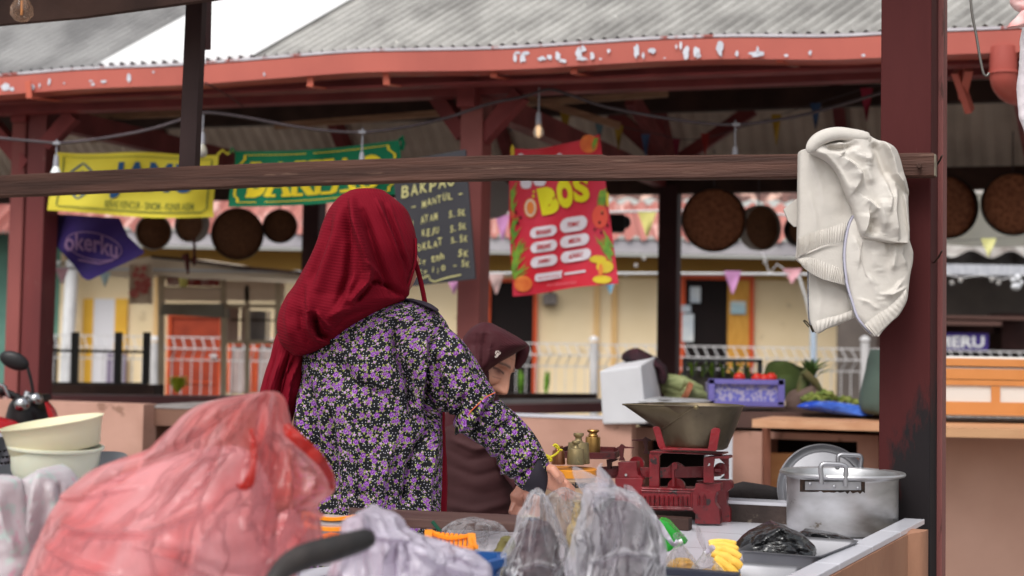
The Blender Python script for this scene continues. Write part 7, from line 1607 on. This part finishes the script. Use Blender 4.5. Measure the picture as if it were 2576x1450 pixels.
# ---- pineapple slices, small bags, dark tray
PI_ = thing('pineapple', 'peeled yellow pineapple pieces fanned out beside the small clear bag', 'pineapple', P(1830, 1450, 2.95)); b_ = MB()
m_pin = mat('pineapple_flesh', (240, 200, 96), (228, 180, 72), 9, .4, c3=(176, 112, 40), sc3=16, t3=.7, sub=.2)
for k, (pts, rr0) in enumerate((([(2190, 1142), (2290, 1130), (2390, 1138), (2440, 1160)], 6.5), ([(2195, 1165), (2300, 1158), (2400, 1180), (2468, 1206)], 8), ([(2205, 1195), (2320, 1206), (2420, 1244), (2484, 1284)], 9.5), ([(2215, 1235), (2330, 1270), (2430, 1325), (2490, 1378)], 10.5), ([(2235, 1290), (2330, 1350), (2420, 1420), (2470, 1470)], 11), ([(2235, 1350), (2310, 1420), (2370, 1490), (2400, 1540)], 11))):
    rr1 = [rr0*.8]+[rr0*(1+.06*sin(i*1.3+k)) for i in range(12)]+[rr0*.85, rr0*.3]
    b_ = MB().tube([P(*rB(*q), 2.95-.008*k) for q in cr(pts, 15)], [px(x, 2.95) for x in [y*1.12 for y in rr1]], 8, .75, up=Vector((0, 1, 0)))
    b_.ndisp(lambda p: .002*nz(p, 70, 2)); build('piece', b_, m_pin, PI_)
m_clear = film('clear_crinkled_plastic', (240, 240, 243), (244, 243, 245), .08, .44, .08, 9, (1, 1, .45), 1.0, 17, glint=.95, cw=.045, tl=.25)
m_clear2 = film('cloudy_crinkled_plastic', (238, 237, 241), (242, 240, 243), .18, .46, .10, 5, (1, 1, .45), 1.0, 11, glint=.85, cw=.05, tl=.3)
m_thin = film('thin_clear_plastic', (232, 232, 236), (242, 240, 240), .07, .40, .10, 14, (1, 1, .6), 1.0, 28, glint=.6, cw=.05, tl=.2)
m_white_f = film('white_carrier_film', (222, 216, 228), (228, 222, 230), .70, .25, .26, 7, (1, 1, .5), .7, 9, glint=.3, cw=.07)
def bag(name, lab, parts, m, contents=(), Y=2.5, amp=.012, fr=16, b=.07, ridg=(), nk=()):
    t = thing(name, lab, 'plastic bag', P(sum((r[1]+r[2])/2 for r in parts)/len(parts), parts[-1][0], Y))
    t.location.z = max(t.location.z, ZC); WL[t.name] = Vector(t.location)
    o = loft(parts, Y, b, 130, 150, ridg, amp, fr, st=(1, 1, .45), seed=len(lab), cr2=.005, f2=26)
    for pts in nk: ptube([q+(Y,) for q in pts], 26, 26, .35, mb=o)
    build('film', o, m, t)
    for rows2, mm, nm, Y2, b2 in contents:
        build(nm, loft(rows2, Y2, b2, 50, 50, (), .012, 26), mm, t)
    return t
m_purp = mat('brown_purple_contents', (74, 54, 58), (104, 88, 86), 14, .6, c3=(52, 36, 40), sc3=20, t3=.55)
m_purp2 = mat('dark_violet_contents', (98, 88, 92), (58, 50, 54), 9, .6, c3=(88, 94, 66), sc3=9, t3=.6)
m_peel = mat('yellow_fruit_pieces', (236, 190, 104), (222, 168, 76), 14, .5)
# big cloudy bag
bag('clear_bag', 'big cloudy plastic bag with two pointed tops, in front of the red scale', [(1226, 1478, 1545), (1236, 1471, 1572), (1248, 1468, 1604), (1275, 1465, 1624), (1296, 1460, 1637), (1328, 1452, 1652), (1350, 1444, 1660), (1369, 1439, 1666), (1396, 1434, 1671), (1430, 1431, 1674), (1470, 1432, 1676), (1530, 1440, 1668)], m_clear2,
    [([(1268, 1540, 1590), (1290, 1515, 1618), (1325, 1480, 1642), (1365, 1452, 1658), (1410, 1448, 1662), (1460, 1446, 1664), (1520, 1455, 1655)], m_purp2, 'contents', 2.5, .055)], 2.48, .014, 15, .085,
    [([(1470, 1180), (1500, 1240), (1520, 1300), (1500, 1380)], 7, .014), ([(1585, 1230), (1600, 1300), (1590, 1380)], 6, .012), ([(1540, 1250), (1550, 1330), (1530, 1420)], 8, -.014), ([(1480, 1400), (1560, 1370), (1650, 1390)], 6, .010), ([(1620, 1300), (1640, 1360), (1650, 1430)], 6, -.010), ([(1460, 1300), (1480, 1360), (1460, 1420)], 6, .008)],
    [[(1443, 1174, 3), (1450, 1186, 11), (1466, 1204, 20), (1486, 1222, 27), (1506, 1240, 33), (1520, 1260, 36)], [(1514, 1166, 2), (1508, 1180, 7), (1514, 1200, 13), (1524, 1220, 19), (1532, 1240, 24)], [(1505, 1176, 2), (1516, 1190, 8), (1530, 1215, 14), (1540, 1240, 18)], [(1570, 1221, 2), (1582, 1232, 10), (1592, 1250, 16)]])
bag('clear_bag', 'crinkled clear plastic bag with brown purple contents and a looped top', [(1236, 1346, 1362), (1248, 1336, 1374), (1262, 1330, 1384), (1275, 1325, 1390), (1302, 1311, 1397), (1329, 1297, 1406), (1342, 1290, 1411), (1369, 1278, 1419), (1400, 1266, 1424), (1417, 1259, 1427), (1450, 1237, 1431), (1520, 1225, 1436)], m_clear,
    [([(1315, 1340, 1378), (1345, 1312, 1398), (1380, 1290, 1408), (1415, 1275, 1415), (1450, 1258, 1420), (1510, 1250, 1420)], m_purp, 'contents', 2.62, .045)], 2.6, .014, 20, .07,
    [([(1352, 1240), (1345, 1300), (1330, 1380)], 5, .012), ([(1362, 1245), (1370, 1310), (1385, 1380)], 5, -.010), ([(1335, 1290), (1315, 1350), (1290, 1410)], 5, .010), ([(1385, 1300), (1400, 1360), (1415, 1430)], 5, .010), ([(1300, 1420), (1350, 1400), (1410, 1420)], 5, .008)])
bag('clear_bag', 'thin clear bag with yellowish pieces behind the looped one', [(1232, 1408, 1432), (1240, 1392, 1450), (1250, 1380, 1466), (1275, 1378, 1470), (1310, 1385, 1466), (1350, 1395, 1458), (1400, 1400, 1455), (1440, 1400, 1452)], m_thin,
    [([(1262, 1445, 1462), (1290, 1438, 1466), (1330, 1430, 1462), (1400, 1425, 1450)], mat('brownish_pieces', (176, 150, 90), (130, 120, 90), 16, .6), 'contents', 2.95, .03)], 2.9, .012, 22, .05, [([(1410, 1240), (1420, 1290), (1440, 1340)], 5, .01)])
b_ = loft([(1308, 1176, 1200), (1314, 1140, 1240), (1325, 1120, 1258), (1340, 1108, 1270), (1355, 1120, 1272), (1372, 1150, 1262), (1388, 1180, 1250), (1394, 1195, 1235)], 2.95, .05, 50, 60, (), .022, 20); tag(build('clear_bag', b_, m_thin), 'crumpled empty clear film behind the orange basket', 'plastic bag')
# two little tied bags
def tied(u, V, s, lab, top, Yb, col):
    t = thing('tied_bag', lab, 'plastic bag', P(u, V+70*s, Yb), 'small tied bags of cut fruit')
    o = loft([(V, u-3, u+3), (V+10, u-9*s, u+9*s), (V+24, u-26*s, u+26*s), (V+44, u-42*s, u+46*s), (V+66, u-52*s, u+56*s), (V+95, u-50*s, u+54*s), (V+115, u-40*s, u+44*s)], Yb, .04*s, 60, 60, [([(u, V), (u-14*s, V+30), (u-30*s, V+60)], 3, .006), ([(u, V), (u+14*s, V+30), (u+30*s, V+60)], 3, .006), ([(u, V), (u, V+30), (u+2, V+70)], 3, .006)], .005, 30)
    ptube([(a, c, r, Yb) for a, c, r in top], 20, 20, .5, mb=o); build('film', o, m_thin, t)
    build('knot', MB().tube([P(u-5*s, V+1, Yb), P(u+5*s, V-2, Yb)], px(6*s, Yb), 12), mat('white_knot_film', (222, 222, 226), None, rough=.3), t)
    build('contents', loft([(V+46, u-20*s, u+30*s), (V+60, u-44*s, u+46*s), (V+85, u-46*s, u+50*s), (V+112, u-38*s, u+42*s)], Yb, .032*s, 24, 36, (), .006, 40), col, t)
tied(1712, 1362, .8, 'small tied bag of yellow fruit beside the big cloudy bag', [(1712, 1362, 5), (1700, 1348, 7), (1722, 1346, 3)], 2.9, m_peel)
b_ = ptube([(1636, 1293, 3, 2.85), (1655, 1318, 9, 2.85), (1675, 1345, 7, 2.85), (1694, 1370, 5, 2.85), (1704, 1362, 6, 2.86)], 20, 24, .5); 
tag(build('film_strip', b_, m_white_f), 'twisted white film end reaching from the big bag to the small one', 'plastic film')
tied(1778, 1392, 1.0, 'small tied bag of yellow fruit with a long twisted top, next to the pineapple', [(1754, 1322, 3), (1757, 1336, 6), (1764, 1358, 8), (1772, 1380, 5), (1778, 1392, 5)], 2.82, m_peel)
b_ = ptube([(1776, 1392, 4, 2.81), (1790, 1380, 9, 2.81), (1794, 1372, 4, 2.81)], 16, 14, .4); 
tag(build('film_ear', b_, m_white_f), 'short film ear of the knot beside the pineapple', 'plastic film')
# green glossy packet
b_ = MB(); pts = [rB(1700, 930), rB(1760, 924), rB(1810, 955), rB(1930, 1090), rB(1990, 1150), rB(1860, 1200), rB(1780, 1245), rB(1740, 1100)]
b_.prism([P(u, V, 3.0) for u, V in pts], (0.01, .06, 0)); tag(build('green_packet', b_, mat('green_glossy_film', (60, 176, 64), (24, 130, 40), 9, .2, bump=.5, bs=20, st=(1, 1, .3), c3=(176, 226, 160), sc3=9, t3=.62), smooth=False, bev=.008), 'glossy bright green plastic packet behind the big cloudy bag', 'packet')
b_ = MB().box(P(1672, 1444, 2.55), P(1860, 1449, 2.55)-P(1672, 1444, 2.55), (0, .25, -.004), (0, 0, -.02)); b_ = MB(); q = [P(1665, 1436, 2.75), P(1860, 1450, 2.7)]
b_.beam(q[0], q[1], .02, .012); b_.box(q[0]+Vector((0, 0, -.03)), q[1]-q[0], (0, .18, 0), (0, 0, .012)); tag(build('dark_tray', b_, mat('dark_blue_grey_tray', (48, 50, 62), None, rough=.35), smooth=False, bev=.002), 'dark tray edge under the small bags at the bottom', 'tray')
# plank, orange baskets, blue tray
b_ = MB(); a, c = P(893, 1300, 3.02), P(1325, 1318, 3.10); b_.beam(a, c, .16, .018); tag(build('dark_plank', b_, mat('dark_reddish_plank', (72, 48, 44), (96, 72, 66), 5, .55, st=(1, 8, 8)), smooth=False, bev=.003), 'dark reddish plank in front of the floral dress', 'plank')
b_ = MB().tube([P(u, V, 3.0) for u, V in ((898, 1326), (896, 1300), (899, 1291), (908, 1288))], .0028, 8); b_.tube([P(u, V, 2.95) for u, V in ((1087, 1312), (1100, 1328), (1108, 1338))], .0035, 8); tag(build('green_string', b_, mat('dark_green_string', (20, 76, 56), None)), 'dark green string ends on the dark plank', 'string')
m_ob = mat('orange_basket_plastic', (240, 152, 44), (232, 138, 36), 5, .4)
def obasket(lab, cor, z, dz, mside, n=9):
    t = thing('orange_basket', lab, 'basket', sum(cor, Vector())/4-ZX*dz, 'orange plastic baskets'); b = MB(); q = cor; cen = sum(q, Vector())/4
    for i in range(4):
        a, c = q[i], q[(i+1) % 4]; 
        for k in range(8): 
            p0, p1 = a.lerp(c, k/8), a.lerp(c, (k+1)/8); s0 = .008*sin(pi*k/8); s1 = .008*sin(pi*(k+1)/8)
            b.beam(p0-ZX*s0, p1-ZX*s1, .014, .007)
    build('rim', b, m_ob, t, False, bev=.001)
    b = MB()
    for i in range(4):
        a, c = q[i], q[(i+1) % 4]; 
        for k in range(n+1):
            p = a.lerp(c, (k+.2)/(n+.4)); f = cen+(p-cen)*.86; f.z = p.z-dz; b.beam(p, f, .006, .003, up=(c-a).cross(ZX))
        lo = [cen+(v-cen)*.86-ZX*dz for v in q]; b.beam(lo[i], lo[(i+1) % 4], .006, .006); mi2 = [cen+(v-cen)*.93-ZX*dz*.5 for v in q]; b.beam(mi2[i], mi2[(i+1) % 4], .004, .004)
    lo = [cen+(v-cen)*.86-ZX*dz for v in q]; b.prism(lo, ZX*.003); build('slats', b, mside, t, False); return t
def zz_(u, V, Y): q = P(u, V, Y); return q
Z1 = P(1110, 1352, 2.8).z
cor = [Vector((P(u, V, Y).x, Y, Z1)) for u, V, Y in ((1085, 1375, 2.70), (1196, 1375, 2.74), (1192, 1345, 2.95), (1060, 1345, 2.92))]
cor = [ON(1076, 1372, Z1), ON(1193, 1376, Z1), ON(1186, 1346, Z1), ON(1078, 1337, Z1)]
obasket('orange slatted basket between the white crumpled bag and the clear film', cor, Z1, .06, m_ob)
Z2 = P(830, 1300, 2.9).z
cor = [ON(760, 1318, Z2), ON(905, 1322, Z2), ON(893, 1299, Z2), ON(770, 1291, Z2)]
obasket('orange rimmed basket half hidden behind the red plastic bag', cor, Z2, .07, mat('clear_grey_plastic', (150, 146, 156), (170, 160, 160), 20, .3), 22)
b_ = loft([(1330, 800, 880), (1336, 790, 890), (1345, 790, 885), (1350, 800, 870)], 2.85, .05, 14, 30, (), .012, 20); tag(build('green_leaves_bag', b_, mat('green_packet_veg', (120, 160, 60), (150, 150, 150), 18, .4)), 'light green vegetables inside the left orange basket', 'vegetables')
b_ = MB().box(P(795, 1362, 2.7), BX*.12, AX*.05, ZX*.01); tag(build('orange_plate', b_, mat('deep_orange_lid', (226, 104, 40), None, rough=.4), smooth=False, bev=.003), 'small deep orange plastic edge between the red bag and the black handle', 'lid')
Z3 = P(1230, 1408, 2.6).z
b_ = MB(); cor = [ON(1150, 1440, Z3), ON(1262, 1414, Z3), ON(1262, 1400, Z3), ON(1160, 1396, Z3)]
cen = sum(cor, Vector())/4
for i in range(4): b_.beam(cor[i], cor[(i+1) % 4], .016, .012)
b_.prism([cen+(q-cen)*.9-ZX*.03 for q in cor], ZX*.003)
for i in range(4):
    a, c = cor[i], cor[(i+1) % 4]; b_.add([a, c, cen+(c-cen)*.9-ZX*.03, cen+(a-cen)*.9-ZX*.03], [(0, 1, 2, 3)])
tag(build('blue_tray', b_, mat('blue_plastic', (44, 92, 152), (36, 78, 136), 5, .35), smooth=False), 'blue plastic tray between the white crumpled bag and the looped clear bag', 'tray')
b_ = loft([(1355, 1262, 1290), (1370, 1250, 1300), (1400, 1235, 1310), (1440, 1225, 1300)], 2.85, .04, 20, 24, (), .01, 30); tag(build('green_brown_roots', b_, mat('mossy_roots', (112, 106, 60), (76, 72, 44), 30, .8)), 'brown green rough roots behind the looped clear bag', 'vegetables')
b_ = loft([(1299, 1312, 1345), (1306, 1296, 1360), (1316, 1290, 1372), (1326, 1296, 1372)], 3.9, .03, 16, 24, (), .01, 25); tag(build('striped_cloth', b_, mat('navy_cream_cloth', (188, 172, 140), (36, 38, 70), 9, .8, lo=.48, hi=.52)), 'small cream and navy cloth under the older woman\'s hand', 'cloth')
# ---- white crumpled carrier bag in the foreground
bag('carrier_bag', 'white crumpled carrier bag in the centre foreground behind the black handle', [(1283, 918, 935), (1290, 905, 960), (1300, 885, 990), (1315, 872, 1005), (1330, 866, 1015), (1345, 862, 1040), (1360, 866, 1090), (1375, 862, 1140), (1392, 852, 1188), (1410, 845, 1210), (1430, 838, 1222), (1460, 832, 1226), (1530, 835, 1220)], m_white_f,
    [([(1340, 930, 960), (1370, 900, 1080), (1420, 880, 1180), (1500, 880, 1180)], mat('violet_contents', (190, 164, 184), (150, 126, 150), 9, .6), 'contents', 2.1, .04)], 2.08, .012, 22, .07,  # muted violet lump inside the film
    [([(935, 1290), (960, 1330), (1030, 1345), (1100, 1400)], 8, .016), ([(1030, 1340), (1035, 1390), (1030, 1440)], 7, -.014), ([(1050, 1360), (1110, 1400), (1180, 1430)], 9, .014), ([(990, 1360), (975, 1400), (980, 1450)], 8, .012), ([(900, 1330), (890, 1380), (860, 1440)], 9, .012), ([(1010, 1350), (1000, 1400), (1005, 1450)], 5, -.010), ([(1120, 1390), (1160, 1400), (1210, 1430)], 6, -.010)])
# ---- black pan handle
FPn = thing('frying_pan', 'blackened pan whose thick sooty handle points up right in the foreground', 'pan', P(640, 1620, 1.75))
b_ = ptube([(640, 1560, 24, 1.72), (690, 1462, 26, 1.74), (720, 1425, 29, 1.76), (770, 1400, 33, 1.78), (840, 1380, 32, 1.80), (900, 1362, 28, 1.82), (928, 1354, 23, 1.83), (939, 1351, 16, 1.83)], 30, 50); b_.ndisp(lambda p: .0012*nz(p, 30, 1))
build('handle', b_, mat('sooty_iron', (40, 38, 38), (60, 54, 52), 12, .55, c3=(84, 60, 50), sc3=14, t3=.62, bump=.3), FPn)
pcn = P(560, 1640, 1.72); b_ = MB().lathe([(.001, -.04), (.09, -.04), (.12, .0), (.125, 0), (.092, -.045), (.001, -.045)], pcn, 40); build('pan_body', b_, mat('sooty_pan', (34, 32, 32), None, rough=.6), FPn)

# ================================================================ left foreground: bowls, basin, cloth, red bag
YBo = 2.55
def tmat(deg, fwd=0): return Matrix.Rotation(radians(deg), 3, 'Y') @ Matrix.Rotation(radians(fwd), 3, 'X')
m_bowl = mat('cream_yellow_plastic', (222, 216, 186), (214, 204, 174), 4, .4, sub=.15, c3=(190, 170, 124), sc3=12, t3=.72); m_bowl2 = mat('pale_cream_plastic', (220, 222, 204), (206, 206, 186), 4, .4, sub=.15, c3=(150, 120, 80), sc3=7, t3=.74)
c = P(140, 1133, YBo); r = px(126, YBo); h = px(72, YBo)
b_ = MB().lathe([(.001, 0), (r*.84, 0), (r*.88, .004), (r*.93, h*.6), (r*.99, h*.96), (r*1.015, h), (r*.99, h*1.01), (r*.9, h*.6), (r*.84, .008), (.001, .006)], c, 64, tmat(-8.5, 4)); tag(build('plastic_bowl', b_, m_bowl), 'cream yellow plastic bowl tilted on top of the other bowl', 'bowl')
c = P(137, 1200, YBo); r = px(113, YBo); h = px(76, YBo)
b_ = MB().lathe([(.001, 0), (r*.86, 0), (r*.93, .01), (r*.97, h*.9), (r*1.04, h*.95), (r*1.045, h*1.03), (r*.98, h*1.04), (r*.93, h*.9), (.001, .01)], c, 64, tmat(2, 3)); tag(build('plastic_bowl', b_, m_bowl2), 'pale stained plastic bowl underneath the tilted one', 'bowl')
c = P(118, 1230, 2.62); r = px(205, 2.6)
b_ = MB().lathe([(.001, -.02), (r*.7, -.02), (r*.93, .012), (r*1.0, .026), (r*1.02, .03), (r*1.0, .034), (r*.92, .018), (r*.7, -.012), (.001, -.014)], c, 64, tmat(-8, 6)); tag(build('metal_basin', b_, mat('dark_grey_basin', (110, 110, 112), (70, 70, 72), 5, .35, metal=.8)), 'wide dark metal basin holding the stacked cream bowls', 'basin')
c = P(-70, 1190, 2.75); r = px(110, 2.75); h = px(95, 2.75)
b_ = MB().lathe([(.001, 0), (r*.8, 0), (r*.93, h*.5), (r, h*.95), (r*1.03, h), (r*.98, h*.99), (r*.9, h*.5), (.001, .01)], c, 64); co = build('colander', b_, m_alu2); tag(co, 'aluminium colander cut off by the left edge, behind the bowls', 'colander')
b_ = MB()
for k in range(24):
    for j in range(3):
        a = radians(-88+k*7.5); q = c+Vector((r*(.90+.035*j)*cos(a)*1.01, r*(.90+.035*j)*sin(a)*1.01, h*(.3+.16*j))); b_.ico(q, .0022, 1)
build('hole', b_, m_dark, co)
# flowered cloth
m_fcl = mat('flowered_white_cloth', (190, 182, 184), (176, 168, 172), 6, .85, c3=(190, 140, 156), sc3=48, t3=.58, bump=.1)
n, L, b = N(m_fcl); prev = b.inputs['Base Color'].links[0].from_socket; tc = n.new('ShaderNodeTexCoord'); no = n.new('ShaderNodeTexNoise'); no.inputs['Scale'].default_value = 52; no.inputs['Detail'].default_value = 2
mp = n.new('ShaderNodeMapping'); mp.inputs['Location'].default_value = (5, 3, 9); L.new(tc.outputs['Object'], mp.inputs[0]); L.new(mp.outputs[0], no.inputs[0]); r3 = n.new('ShaderNodeValToRGB'); r3.color_ramp.elements[0].position = .58; r3.color_ramp.elements[1].position = .62; r3.color_ramp.elements[0].color = (0, 0, 0, 1); L.new(no.outputs[0], r3.inputs[0])
mx = n.new('ShaderNodeMix'); mx.data_type = 'RGBA'; L.new(r3.outputs[0], mx.inputs[0]); L.new(prev, mx.inputs[6]); mx.inputs[7].default_value = lin((172, 184, 180)); L.new(mx.outputs[2], b.inputs['Base Color'])
CL_ = [(1176, 118, 138), (1184, 100, 165), (1195, 80, 180), (1206, 62, 190), (1225, 52, 200), (1260, 40, 200), (1300, 20, 190), (1350, 6, 170), (1400, 2, 140), (1430, 30, 120), (1446, 60, 100)]
b_ = loft(CL_, 2.3, .06, 80, 80, [([(130, 1180), (120, 1260), (105, 1340), (95, 1420)], 14, .018), ([(150, 1200), (165, 1260), (150, 1330)], 9, .012), ([(60, 1215), (70, 1280), (95, 1350)], 7, -.022), ([(170, 1210), (180, 1270)], 5, -.012)], .006, 14)
loft([(1202, -60, 20), (1208, -80, 46), (1225, -90, 56), (1270, -90, 64), (1330, -80, 78), (1390, -60, 92), (1430, -40, 100), (1460, -20, 80)], 2.24, .05, 60, 60, [([(20, 1230), (30, 1300), (60, 1380)], 10, .014)], .006, 14, mb=b_)
tag(build('flowered_cloth', b_, m_fcl), 'white cloth with small pink and green flowers draped at lower left', 'cloth')
b_ = loft([(1300, -40, 10), (1340, -50, 30), (1400, -50, 60), (1460, -50, 90), (1520, -40, 120)], 2.42, .05, 30, 30); tag(build('grey_green_pot', b_, mat('grey_green_metal', (118, 120, 112), (90, 92, 86), 5, .5)), 'dull grey green pot side under the flowered cloth at lower left', 'pot')
# red bag
m_rb = film('red_bag_film', (222, 94, 86), (252, 214, 212), .40, .34, .22, 1.0, (13, 1.5, 1), .9, 1.7, milky=(242, 190, 190), coord='UV', glint=.20, cw=.05, tl=.45, di=.35)
rrow = [(986, 655, 690), (989, 628, 702), (995, 600, 710), (1004, 556, 716), (1020, 502, 722), (1042, 468, 728), (1065, 442, 733), (1085, 418, 742), (1102, 400, 756), (1125, 378, 790), (1140, 345, 806), (1160, 290, 822), (1180, 246, 834), (1205, 212, 842), (1230, 184, 840), (1250, 168, 826), (1270, 152, 800), (1295, 136, 796), (1325, 122, 802), (1360, 106, 806), (1390, 92, 796), (1420, 78, 772), (1450, 62, 745), (1500, 50, 730), (1560, 60, 720)]
rr_ridge = [([(655, 995), (600, 1080), (500, 1180), (420, 1330)], 16, .016), ([(690, 1000), (672, 1100), (665, 1200), (660, 1300)], 12, .020), ([(640, 1000), (560, 1060), (470, 1120), (300, 1200)], 14, -.014), ([(700, 1020), (710, 1120), (720, 1240), (700, 1360)], 10, -.014), ([(375, 1135), (345, 1170), (330, 1200), (300, 1210)], 12, -.020), ([(330, 1150), (300, 1180), (270, 1230)], 12, .014),
     ([(210, 1290), (330, 1296), (460, 1290), (560, 1250)], 12, .018), ([(200, 1310), (330, 1312), (470, 1310)], 9, -.014), ([(430, 1330), (520, 1360), (600, 1410), (680, 1430)], 10, .018), ([(150, 1330), (250, 1370), (380, 1400)], 14, .010), ([(180, 1240), (260, 1230), (400, 1200)], 14, .012), ([(780, 1150), (800, 1190), (790, 1240)], 10, .014), ([(800, 1290), (770, 1330), (700, 1430)], 9, .014), ([(740, 1060), (750, 1160), (745, 1260), (720, 1350)], 10, .012), ([(620, 1010), (585, 1100), (560, 1200), (480, 1280)], 8, -.012), ([(610, 1240), (560, 1340), (520, 1430)], 14, .010)]
RBg = thing('red_plastic_bag', 'big translucent red plastic bag bulging in the left foreground', 'plastic bag', P(430, 1560, 2.1)); RBg.location.z = ZC; WL[RBg.name] = Vector(RBg.location)
b_ = loft([(V, a, c, 2.12, .035+.14*min(1, (V-986)/330)) for V, a, c in rrow], 2.12, .15, 220, 200, [(p, w_*.62, h_*1.15) for p, w_, h_ in rr_ridge], .009, 8, st=(1, 1, .6), cr2=.0016, f2=26); grid_uv(b_, 200); build('film', b_, m_rb, RBg)
m_rb2 = film('red_handle_film', (196, 56, 48), (226, 96, 88), .7, .25, .28, 8, (1, 1, .5), .6, 14, glint=.2)
b_ = ptube([(722, 1066, 6, 2.06), (728, 1084, 15, 2.06), (748, 1104, 15, 2.05), (775, 1128, 15, 2.05), (800, 1152, 14, 2.05), (818, 1176, 11, 2.06), (832, 1205, 9, 2.08), (836, 1230, 5, 2.1)], 24, 40, .5); ptube([(632, 1080, 5, 2.02), (638, 1130, 8, 2.0), (636, 1180, 8, 1.99), (625, 1215, 14, 1.99), (608, 1225, 8, 2.0), (595, 1218, 3, 2.0)], 20, 40, .5, mb=b_); build('handle', b_, m_rb2, RBg)
m_in = mat('pale_pink_contents', (216, 206, 214), (196, 180, 192), 4, .8)
b_ = loft([(1135, 480, 600), (1165, 400, 640), (1200, 300, 670), (1235, 235, 690), (1270, 195, 700), (1310, 165, 715), (1350, 145, 720), (1400, 120, 725), (1450, 100, 715), (1540, 95, 700)], 2.16, .11, 50, 60, [([(440, 1330), (540, 1370), (640, 1410)], 14, .02)], .02, 10); build('contents', b_, m_in, RBg)
b_ = loft([(1290, 700, 740), (1320, 690, 770), (1380, 690, 775), (1460, 690, 750)], 2.16, .05, 20, 24, (), .008, 12); build('contents', b_, m_in, RBg)
